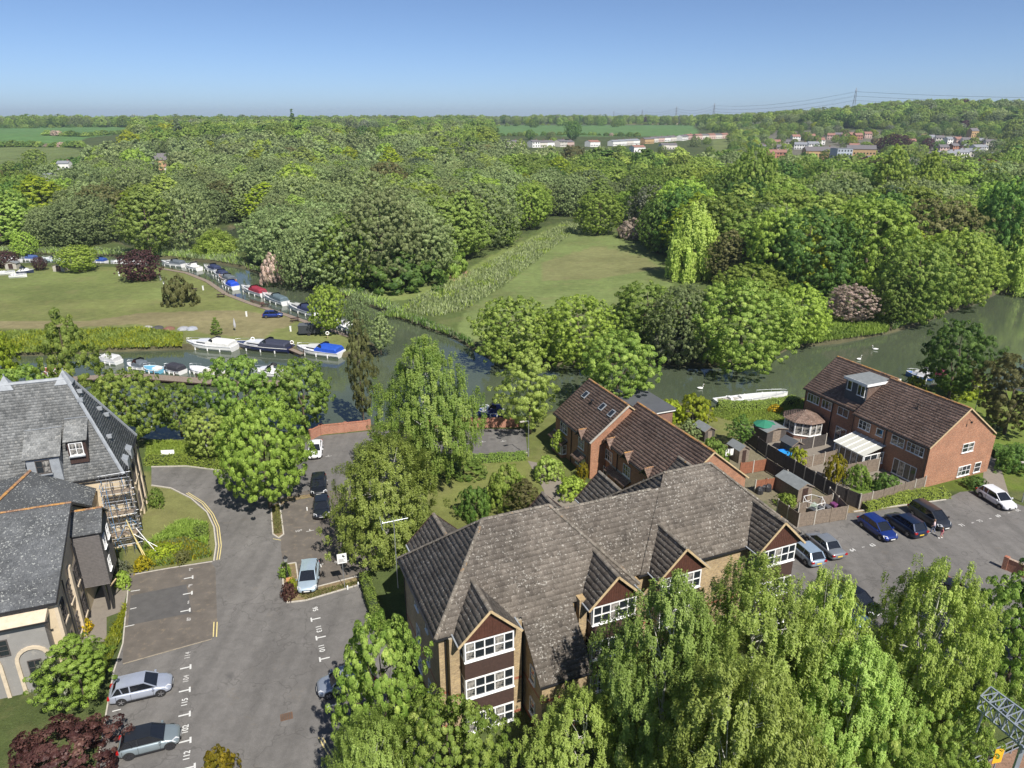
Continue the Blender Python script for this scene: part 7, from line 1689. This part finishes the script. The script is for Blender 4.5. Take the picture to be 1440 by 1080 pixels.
def picnic(px, py, rz, lb):
    g = at(px, py); t = thing('picnic_table', lb, 'picnic table', (g.x, g.y, 0), rz); b = MB(); b.box(-.9, -.38, .7, .9, .38, .75); b.build('tabletop', MT['dark'], t)
    for s in (-1, 1): b = MB(); b.box(-.9, s * .75 - .13, .42, .9, s * .75 + .13, .46); b.build('seat', MT['dark'], t); b = MB(); b.bar((s * .6, -.75, 0), (s * .6, .2, .7), .07); b.bar((s * .6, .75, 0), (s * .6, -.2, .7), .07); b.build('leg', MT['dark'], t)
picnic(415, 452, .4, 'picnic table nearest the blue car on the meadow'); picnic(373, 432, .2, 'picnic table behind the blue car'); picnic(311, 418, .3, 'picnic table by the bend of the pontoon'); picnic(272, 410, .1, 'picnic table beside the brownish bush'); picnic(118, 379, .2, 'picnic table under the light green meadow tree')
for px, py, lb in ((347, 445, 'white service pillar left of the blue car'), (409, 466, 'white service pillar near the dark trailer'), (286, 408, 'white service pillar near the brownish bush'), (168, 388, 'white service pillar left of the largest purple tree'), (231, 402, 'white service pillar above the brownish bush'), (226, 394, 'pale service pillar right of the largest purple tree')):
    g = at(px, py); b = MB(); b.box(-.15, -.12, 0, .15, .12, 1.0); b.box(-.18, -.15, 1.0, .18, .15, 1.08); o = b.build('service_pillar', MT['white'], None, loc=(g.x, g.y, 0)); tag(o, lb, 'pillar')
g = at(436, 470); t = thing('box_trailer', 'dark covered trailer beside the fan shaped tree on the meadow', 'trailer', (g.x, g.y, 0), .1); b = MB(); b.box(-2, -1, .45, 2, 1, 2.0); b.build('body', plain('black_canvas', (.035, .04, .045), .7), t); b = MB(); b.box(-2.05, -1.05, 2.0, 2.05, 1.05, 2.1); b.build('roof', plain('dark_roof', (.09, .1, .11), .6), t)
for s in (-1, 1): b = MB(); b.tube([(0, s * .98, .35), (0, s * 1.12, .35)], .34, 12); b.build('wheel', tyre, t)
b = MB(); b.bar((2, 0, .5), (3.1, 0, .5), .09); b.build('drawbar', MT['metal'], t)
for k, (px, py, c_) in enumerate(((207, 462, (.35, .33, .3)), (222, 462, (.06, .06, .06)), (238, 463, (.18, .09, .06)), (258, 463, (.3, .31, .33)), (270, 463, (.3, .32, .36)))):
    g = at(px, py); b = MB(); b.lathe((0, 0, 0), [(1.2, 0), (1.05, .3), (.6, .5), (.1, .55)], 7); o = b.build('tarpaulin_heap', plain('tarpaulin', c_, .7, bumpd=.08, bscale=4), None, loc=(g.x, g.y, 0)); tag(o, ['pale tarpaulin heap on the meadow bank', 'black tarpaulin heap on the meadow bank', 'rust red heap on the meadow bank', 'bluish tarpaulin heap behind the white cruiser', 'grey tarpaulin heap behind the white cruiser'][k], 'tarpaulin')
# swans
def swan(px, py, rz, lb):
    g = at(px, py, ZW); t = thing('swan', lb, 'swan', (g.x, g.y, ZW), rz)
    b = MB(); st = [(-.62, .03, .3), (-.45, .14, .24), (-.2, .24, .2), (.05, .26, .17), (.28, .2, .14), (.4, .08, .16)]; vs = []; m = 8
    for x, r, z in st: vs += [(x, r * math.cos(2 * math.pi * k / m), z + r * .75 * math.sin(2 * math.pi * k / m)) for k in range(m)]
    b.add(vs, [(i * m + k, i * m + (k + 1) % m, (i + 1) * m + (k + 1) % m, (i + 1) * m + k) for i in range(5) for k in range(m)] + [tuple(range(m))[::-1], tuple(5 * m + k for k in range(m))])
    b.tube([(.3, 0, .2), (.42, 0, .38), (.36, 0, .6), (.42, 0, .78), (.52, 0, .8), (.58, 0, .76)], [.09, .06, .045, .05, .055, .03], 6); b.build('body', MT['white'], t, True)
    b = MB(); b.tube([(.56, 0, .765), (.67, 0, .73)], [.03, .012], 5); b.build('beak', plain('orange_beak', (.6, .22, .02), .5), t)
swan(985, 547, .2, 'white swan on the river above the clipped bushes'); swan(1230, 492, 2.6, 'white swan on the river, farthest from the brown roof'); swan(1208, 506, .4, 'white swan on the river close to the brown roof ridge')
swan(214, 603, .5, 'white swan on the channel beside the slate roof')
# ---------------------------------------------------------------- people
def person(px, py, h, rz, label, top_c, leg_c, hair_c, stride=.25, at_=None, bare=False):
    g = at(px, py); t = thing('person', label, 'person', (g.x, g.y, .03), rz); s = h / 1.75
    J = {'p': (0, 0, .95), 'w': (0, 0, 1.15), 'c': (.01, 0, 1.38), 'n': (.02, 0, 1.5), 'h': (.04, 0, 1.6), 'ht': (.03, 0, 1.72),
         'hl': (0, .1, .9), 'kl': (stride * .6, .11, .5), 'al': (stride * .5, .11, .08), 'tl': (stride * .5 + .17, .12, .03), 'hr': (0, -.1, .9), 'kr': (-stride * .2, -.11, .5), 'ar': (-stride * .9, -.11, .12), 'tr': (-stride * .9 + .16, -.12, .03),
         'sl': (0, .19, 1.42), 'el': (-.05, .25, 1.16), 'wl': (.12, .27, .98), 'fl': (.2, .27, .92), 'sr': (0, -.19, 1.42), 'er': (.05, -.26, 1.17), 'wr': (.22, -.24, 1.06), 'fr': (.3, -.23, 1.04)}
    Rr = {'p': .14, 'w': .125, 'c': .15, 'n': .055, 'h': .1, 'ht': .085, 'hl': .095, 'kl': .065, 'al': .042, 'tl': .035, 'hr': .095, 'kr': .065, 'ar': .042, 'tr': .035, 'sl': .06, 'el': .045, 'wl': .033, 'fl': .035, 'sr': .06, 'er': .045, 'wr': .033, 'fr': .035}
    E_ = [('p', 'w'), ('w', 'c'), ('c', 'n'), ('n', 'h'), ('h', 'ht'), ('p', 'hl'), ('hl', 'kl'), ('kl', 'al'), ('al', 'tl'), ('p', 'hr'), ('hr', 'kr'), ('kr', 'ar'), ('ar', 'tr'), ('c', 'sl'), ('sl', 'el'), ('el', 'wl'), ('wl', 'fl'), ('c', 'sr'), ('sr', 'er'), ('er', 'wr'), ('wr', 'fr')]
    def skin(name, keys, extra, mat, rootk):
        ks = [k for k in keys]; ix = {k: i for i, k in enumerate(ks)}; me = bpy.data.meshes.new(name)
        me.from_pydata([tuple(c * s for c in J[k]) for k in ks], [(ix[a], ix[b_]) for a, b_ in E_ if a in ix and b_ in ix], []); me.materials.append(mat); o = link(name, me, t)
        sk = o.modifiers.new('skin', 'SKIN'); me.skin_vertices or None
        for i, k in enumerate(ks):
            r = (Rr[k] + extra) * s; me.skin_vertices[0].data[i].radius = (r, r * (1.25 if k in 'pwc' else 1)); me.skin_vertices[0].data[i].use_root = (k == rootk)
        sb_ = o.modifiers.new('sub', 'SUBSURF'); sb_.levels = sb_.render_levels = 1; return o
    skm = plain('skin', (.5, .3, .22), .6, var=.05)
    skin('body', list(J), 0, skm, 'p'); skin('top', ['p', 'w', 'c', 'sl', 'el', 'sr', 'er'], .018, plain('clothing', top_c, .85, var=.35, scale=9), 'p')
    skin('trousers', ['p', 'hl', 'kl', 'hr', 'kr'] if bare else ['p', 'hl', 'kl', 'al', 'hr', 'kr', 'ar'], .02, plain('clothing', leg_c, .85), 'p')
    b = MB(); b.lathe((.02 * s, 0, 1.60 * s), [(.07 * s, -.1 * s), (.118 * s, -.02 * s), (.118 * s, .08 * s), (.08 * s, .155 * s), (.01, .175 * s)], 10); b.build('hair', plain('hair', hair_c, .7), t, True)
    b = MB(); b.box(.125 * s, -.012 * s, 1.59 * s, .16 * s, .012 * s, 1.63 * s); b.build('nose', skm, t)
    for q in (-1, 1): b = MB(); b.box(.118 * s, q * .04 * s - .012, 1.63 * s, .135 * s, q * .04 * s + .012, 1.65 * s); b.build('eye', MT['black'], t)
    for kk, yy_ in (('tl', .12), ('tr', -.12)): b = MB(); x = J[kk][0] * s; b.box(x - .16 * s, yy_ * s - .05 * s, 0, x + .08 * s, yy_ * s + .05 * s, .09 * s); b.build('shoe', MT['white'], t)
    return t
person(1311, 750, 1.62, 2.4, 'adult in a pale patterned top standing beside the black people carrier', (.62, .5, .52), (.16, .18, .25), (.16, .09, .05))
person(1323, 757, 1.25, 2.9, 'child in a pink top and white shoes walking behind the dark blue car', (.6, .16, .2), (.5, .2, .24), (.2, .11, .06), .3, bare=True)
# ---------------------------------------------------------------- railway gantry in the corner
gt = thing('lattice_gantry', 'grey steel lattice gantry over the railway in the lower corner', 'gantry', (0, 0, 0)); gm2 = plain('gantry_steel', (.36, .4, .46), .45, .5, var=.12)
pA = [at(1379, 979, 9.0), at(1393, 966, 9.0)]; pB = [at(1452, 1040, 9.0), at(1462, 1016, 9.0)]
lowA = [p - Vector((0, 0, .9)) for p in pA]; lowB = [p - Vector((0, 0, .9)) for p in pB]
for a, q in ((pA[0], pB[0]), (pA[1], pB[1]), (lowA[0], lowB[0]), (lowA[1], lowB[1])): b = MB(); b.bar(a, q, .09); b.build('chord', gm2, gt)
n = 6
for k in range(n + 1):
    t_ = k / n; c = [pA[0].lerp(pB[0], t_), pA[1].lerp(pB[1], t_), lowA[1].lerp(lowB[1], t_), lowA[0].lerp(lowB[0], t_)]
    b = MB(); [b.bar(c[i], c[(i + 1) % 4], .055) for i in range(4)]
    if k < n: u_ = (k + 1) / n; b.bar(c[0], pA[1].lerp(pB[1], u_), .05); b.bar(c[0], lowA[0].lerp(lowB[0], u_), .05); b.bar(c[1], lowA[1].lerp(lowB[1], u_), .05)
    b.build('brace', gm2, gt)
for q in (pB[0].lerp(pA[0], .12), pB[1].lerp(pA[1], .12)): b = MB(); b.bar((q.x - .2, q.y - .15, 0), (q.x, q.y, 8.2), .14); b.build('post', gm2, gt)
b = MB(); q = lowA[0].lerp(lowB[0], .12); b.bar(q, q + Vector((-.15, -.1, -1.3)), .09); q = lowA[1].lerp(lowB[1], .3); b.bar(q, q + Vector((0, .1, -1.0)), .08); b.build('drop_tube', gm2, gt)
rf = thing('railway_railing', 'grey railing beside the brown railway ground in the lower corner', 'railing', (0, 0, 0)); ra, rb_ = at(1335, 1082, 1.2), at(1470, 1022, 1.2)
for k in range(3): b = MB(); b.bar(ra - Vector((0, 0, k * .45)), rb_ - Vector((0, 0, k * .45)), .05); b.build('rail', gm2, rf)
for k in range(13): p_ = ra.lerp(rb_, k / 12); b = MB(); b.bar((p_.x, p_.y, 0), (p_.x, p_.y, 1.2), .05); b.build('post', gm2, rf)
tag(sheet('railway_ballast', [tuple((at(1320, 1100)).xy), tuple(at(1480, 1030).xy), tuple(at(1700, 1100).xy), tuple(at(1500, 1400).xy)], .03, plain('brown_ballast', (.25, .15, .1), .95, var=.3, scale=6, bumpd=.05)), kind='structure')
ys_ = at(1396, 1085); t = thing('yellow_sign', 'yellow railway board below the gantry', 'sign', (ys_.x, ys_.y, 0), .2); b = MB(); b.bar((0, 0, 0), (0, 0, 1.6), .07); b.build('post', gm2, t); b = MB(); b.box(-.35, -.05, .8, .35, -.02, 2.0); b.build('board', plain('signal_yellow', (.8, .42, .02), .5), t)
# ---------------------------------------------------------------- the town beyond
FH = {}
def far_house(px, py, w, d, h, rh, wall, roof, rz, label, group, cat='house', n=2, name='far_house', flat=False, gp=None):
    g = gp or ground_at(px, py); t = thing(name, label, cat, (g.x, g.y, g.z - .3), rz, group)
    b = MB(); b.add([(-w / 2, -d / 2, 0), (w / 2, -d / 2, 0), (w / 2, d / 2, 0), (-w / 2, d / 2, 0), (-w / 2, -d / 2, h), (w / 2, -d / 2, h), (w / 2, d / 2, h), (-w / 2, d / 2, h), (-w / 2, 0, h + rh), (w / 2, 0, h + rh)], [(0, 1, 5, 4), (1, 2, 6, 9, 5), (2, 3, 7, 6), (3, 0, 4, 8, 7)]); b.build('wall', wall, t)
    b = MB(); e = .35; zz = h - e * rh / (d / 2)
    for s in (-1, 1): b.add([(-w / 2 - .1, s * (d / 2 + e), zz), (w / 2 + .1, s * (d / 2 + e), zz), (w / 2 + .1, 0, h + rh), (-w / 2 - .1, 0, h + rh), (-w / 2 - .1, s * (d / 2 + e), zz + .15), (w / 2 + .1, s * (d / 2 + e), zz + .15), (w / 2 + .1, 0, h + rh + .15), (-w / 2 - .1, 0, h + rh + .15)],
        [(0, 1, 2, 3), (7, 6, 5, 4), (0, 4, 5, 1), (0, 3, 7, 4), (1, 5, 6, 2)])
    b.build('roof', roof, t)
    if rh > 1: b = MB(); b.box(w * .3, -.4, h + rh * .5, w * .3 + .8, .4, h + rh + 1.1); b.build('chimney', MT['brick_b'], t)
    m = max(2, int(w / 2.6)); b = MB()
    for fl_ in range(max(1, int(h / 2.7))):
        for k in range(m): x = -w / 2 + w * (k + .5) / m; z = .9 + fl_ * 2.7; b.box(x - .65, -d / 2 - .05, z, x + .65, -d / 2 - .005, z + 1.25)
        b.box(w / 2 + .005, -.6, .9 + fl_ * 2.7, w / 2 + .05, .6, 2.1 + fl_ * 2.7)
    b.build('window', MT['glass'], t); return t
hw_ = plain('pale_far_wall', (.6, .56, .5), .8, var=.12); hw2 = plain('white_far_wall', (.72, .71, .68), .8, var=.08); hb = plain('red_brick_far', (.36, .17, .11), .85, var=.2); hy = plain('buff_brick_far', (.45, .3, .15), .85, var=.2); hpk = plain('pinkish_far_wall', (.52, .38, .33), .85, var=.15)
rfd = plain('dark_far_roof', (.13, .12, .125), .8, var=.2); rfr = plain('red_far_roof', (.25, .13, .1), .85, var=.2); rfg = plain('grey_far_roof', (.2, .21, .23), .75, var=.2)
rs = random.Random(9); GT = 'terraced houses on the far hillside'
def row(p0, p1, n, walls, roofs, lb, group, w=8.5, d=8, h=5.2, rh=1.6):
    a = ground_at(*p0); q = ground_at(*p1); an = math.atan2(q.y - a.y, q.x - a.x)
    for k in range(n):
        t_ = (k + .5) / n; p = a.lerp(q, t_); p.z = float(hill(p.x, p.y)); far_house(0, 0, (q - a).xy.length / n * .99, d, h + rs.uniform(-.3, .3), rh, walls[k % len(walls)], roofs[k % len(roofs)], an, lb + (', %s from left' % ['first', 'second', 'third', 'fourth', 'fifth'][k] if n > 1 else ''), group, gp=p)
row((708, 207), (735, 207), 3, [hw_, hpk], [rfd], 'pale terraced house at the left end of the far hillside rows', GT)
row((745, 207), (776, 207), 3, [hw2, hw_], [rfd], 'pale terraced house with a dark roof in the second far row', GT)
row((783, 206), (803, 206), 2, [hw_, hpk], [rfd], 'pale far terraced house in the third hillside row', GT)
row((826, 206), (840, 206), 2, [hw2], [rfr], 'white far house between hillside trees', GT)
row((858, 205), (896, 203), 4, [hw2, hw2, hw_], [rfg], 'white terraced house in the long far row', GT)
row((903, 202), (916, 201), 1, [hy], [rfd], 'yellowish house in the middle of the far hillside', GT)
row((914, 200), (948, 198), 4, [hw_, hpk, hw2], [rfd], 'pale terraced house right of the yellowish far house', GT)
row((955, 198), (972, 195), 2, [hw2, hpk], [rfd, rfr], 'far house near the right end of the hillside rows', GT)
row((976, 196), (1022, 194), 5, [hpk, hw_], [rfr, rfd], 'pinkish terraced house at the right end of the far rows', GT)
row((888, 214), (904, 214), 2, [hw2], [rfr], 'low white far house below the hillside rows', GT); row((928, 210), (950, 210), 2, [hw_], [rfd], 'pale far house below the long row', GT)
row((1010, 233), (1016, 233), 1, [hb], [rfr], 'small red far house in the wood', GT)
GW = 'houses of the far town'
spec = [(1268, 212, 10, hw2, rfr), (1280, 205, 9, hpk, rfr), (1262, 200, 9, hb, rfr), (1392, 206, 12, hw_, rfd), (1375, 214, 16, hw2, rfg), (1385, 224, 18, hw_, rfg), (1246, 214, 10, hw2, rfg), (1232, 204, 10, hb, rfr), (1152, 203, 10, hw2, rfr), (1100, 214, 12, hw_, rfd), (1090, 206, 10, hpk, rfr), (1070, 214, 9, hw2, rfd), (1200, 212, 10, hb, rfr), (1216, 214, 10, hw_, rfr), (1060, 205, 9, hw_, rfr), (1118, 198, 10, hw2, rfr), (1130, 196, 9, hw_, rfr), (1140, 197, 9, hpk, rfr), (1112, 206, 12, hw_, rfd), (1125, 210, 13, hw2, rfg), (1142, 209, 12, hw2, rfg), (1168, 196, 9, hpk, rfr), (1178, 195, 9, hb, rfd), (1186, 197, 8, hpk, rfr), (1197, 195, 10, hb, rfr), (1206, 196, 9, hb, rfr), (1219, 194, 9, hpk, rfr),
        (1086, 222, 10, hb, rfr), (1097, 222, 10, hb, rfr), (1074, 226, 9, hpk, rfr), (1112, 240, 9, hw2, rfd), (1130, 243, 8, hw_, rfg), (1160, 250, 9, hb, rfd), (1172, 248, 10, hw2, rfd), (1190, 243, 9, hpk, rfd), (1105, 246, 8, hpk, rfg), (1148, 246, 9, hw_, rfd), (1182, 236, 8, hw_, rfg),
        (1297, 198, 9, hw2, rfr), (1308, 199, 9, hw2, rfg), (1320, 200, 9, hw_, rfd), (1334, 202, 10, hw2, rfg), (1345, 202, 10, hpk, rfr), (1357, 203, 9, hw2, rfd), (1370, 204, 10, hpk, rfr), (1380, 204, 9, hw_, rfg), (1298, 232, 11, hpk, rfg), (1312, 231, 9, hw_, rfd), (1330, 224, 18, hw_, rfg), (1345, 222, 20, hw2, rfg), (1365, 220, 20, hw_, rfg), (1325, 214, 9, hpk, rfd), (1340, 212, 9, hb, rfd), (1355, 212, 9, hpk, rfg), (1310, 240, 9, hw2, rfr)]
TL = {id(hw2): 'white', id(hw_): 'cream', id(hpk): 'pinkish', id(hb): 'red brick', id(hy): 'buff'}; RL = {id(rfd): 'dark', id(rfr): 'red', id(rfg): 'grey'}
for px, py, w_, wm_, rm_ in spec: far_house(px, py, w_, 8, 5.4, 2.3, wm_, rm_, rs.uniform(-.35, .35), '%s house with a %s roof in the far town %s' % (TL[id(wm_)], RL[id(rm_)], 'below the pylon' if px < 1260 else 'behind the tall bright trees'), GW)
far_house(1150, 228, 26, 14, 10, 3.2, hy, rfd, -.1, 'long buff warehouse with a dark roof and pale rooflights in the far town', None, 'warehouse')
far_house(1208, 226, 24, 13, 10.5, 3, hy, rfd, -.35, 'buff gabled block beside the grey tower in the far town', None, 'building')
far_house(1180, 233, 13, 12, 14, .3, plain('grey_cladding', (.38, .42, .46), .5), rfg, .1, 'tall grey metal clad block in the far town', None, 'building')
far_house(1135, 240, 26, 9, 5, .8, hw2, plain('pale_far_roof', (.5, .53, .55), .5), .05, 'long low white roofed building in the far town', None, 'building')
far_house(1366, 196, 9, 9, 10, 3, hy, rfd, .1, 'tall ochre house on the far right hillside', None, 'house'); far_house(1226, 238, 14, 10, 8, 2.5, hb, rfd, .3, 'large red house with a dark roof left of the tall trees', None, 'house')
far_house(233, 238, 13, 9, 7, 4, hy, rfd, .35, 'large buff gabled house among the trees on the left', None, 'house'); far_house(214, 238, 9, 7, 3.5, 2, hw2, rfg, .3, 'low white outbuilding beside the buff gabled house', None, 'house'); far_house(243, 243, 8, 7, 4.5, 2.5, hw2, rfr, .2, 'small white house in front of the buff gabled house', None, 'house')
far_house(92, 238, 8, 6, 4.5, 1.5, hw2, rfg, .1, 'white house among trees at the edge of the rough field', None, 'house'); far_house(68, 254, 12, 7, 4, 1, hw2, rfg, .1, 'low white building among the willows on the left', None, 'house')
far_house(500, 197, 10, 7, 3.5, 1.2, hw2, rfd, .1, 'white bungalow on the middle hillside', None, 'bungalow'); far_house(1284, 330, 9, 8, 6, 3, hw2, rfg, .7, 'white gabled house among the trees near the cedar', None, 'house')
far_house(303, 305, 10, 6, 3.5, 1.2, hw2, rfd, .1, 'white chalet beside the pond', None, 'house'); far_house(880, 304, 9, 6, 3, .6, plain('blue_roofed_wall', (.3, .4, .5), .7), plain('pale_blue_roof', (.25, .45, .62), .5), .1, 'low blue roofed hut at the top of the island field', None, 'hut')
# pylons and wires
pyl = []
def pylon(px, y, h, label):
    t_ = (px - 720) / FOC / math.cos(PITCH); x = t_ * y; 
    for _ in range(6):
        z = float(hill(x, y)); dz_ = z + h * .6 - CAM_H; dep_ = y * math.cos(PITCH) - dz_ * math.sin(PITCH); x = (px - 720) / FOC * dep_
    t = thing('pylon', label, 'pylon', (x, y, z), .9, 'pylons on the horizon'); b = MB(); hw = h * .085
    lv = [(0, 1), (.25, .72), (.45, .5), (.62, .33), (.78, .26), (.9, .2), (1, .02)]
    for (a, wa), (q, wq) in zip(lv[:-1], lv[1:]):
        for sx, sy in ((-1, -1), (1, -1), (1, 1), (-1, 1)):
            b.bar((sx * hw * wa, sy * hw * wa, a * h), (sx * hw * wq, sy * hw * wq, q * h), .34)
        for sx in (-1, 1): b.bar((sx * hw * wa, -hw * wa, a * h), (-sx * hw * wq, -hw * wq, q * h), .22); b.bar((sx * hw * wa, hw * wa, a * h), (-sx * hw * wq, hw * wq, q * h), .22); b.bar((-hw * wa, sx * hw * wa, a * h), (-hw * wq, -sx * hw * wq, q * h), .2)
    b.build('tower', MT['metal'], t)
    for zf, wf in ((.62, .17), (.76, .2), (.9, .14)):
        b = MB(); b.bar((-h * wf, 0, h * zf), (h * wf, 0, h * zf), .3); b.bar((-h * wf, 0, h * zf), (0, 0, h * (zf + .05)), .22); b.bar((h * wf, 0, h * zf), (0, 0, h * (zf + .05)), .22); b.build('crossarm', MT['metal'], t)
    pyl.append((Vector((x, y, z)), h, .9))
pylon(1202, 1330, 50, 'nearest and tallest pylon above the wooded hill'); pylon(1004, 1900, 50, 'pylon on the horizon, second from the tall one'); pylon(951, 2250, 48, 'pylon on the horizon, third from the tall one'); pylon(903, 2750, 46, 'pylon on the horizon, fourth from the tall one'); pylon(863, 3400, 44, 'faintest pylon, leftmost on the horizon')
pyl.insert(0, (Vector((pyl[0][0].x + 560, 1050, 30)), 50, .9))
wl = thing('power_lines', 'thin power lines slung between the pylons on the horizon', 'power lines', (0, 0, 0))
for (p, h1, a1), (q, h2, a2) in zip(pyl[:-1], pyl[1:]):
    for zf, wf in ((.62, .17), (.76, .2), (.9, .14)):
        for s in (-1, 1):
            A = p + Vector((math.cos(a1) * s * h1 * wf, math.sin(a1) * s * h1 * wf, h1 * zf - 1.5)); Bq_ = q + Vector((math.cos(a2) * s * h2 * wf, math.sin(a2) * s * h2 * wf, h2 * zf - 1.5))
            b = MB(); pts = [A.lerp(Bq_, k / 12) - Vector((0, 0, 4 * 9 * (k / 12) * (1 - k / 12))) for k in range(13)]; b.tube(pts, .1, 3); b.build('wire', MT['black'], wl)

# ---------------------------------------------------------------- the air
hz = bpy.data.materials.new('haze'); hz.use_nodes = True; n_ = hz.node_tree; n_.nodes.remove(n_.nodes['Principled BSDF'])
pv = n_.nodes.new('ShaderNodeVolumePrincipled'); pv.inputs['Color'].default_value = (0.72, 0.84, 1.0, 1); pv.inputs['Density'].default_value = 0.00011; pv.inputs['Anisotropy'].default_value = 0.2
n_.links.new(pv.outputs[0], n_.nodes['Material Output'].inputs['Volume'])
b = MB(); b.box(-7400, -60, -4, 7400, 7200, 110); tag(b.build('haze', hz), kind='stuff')
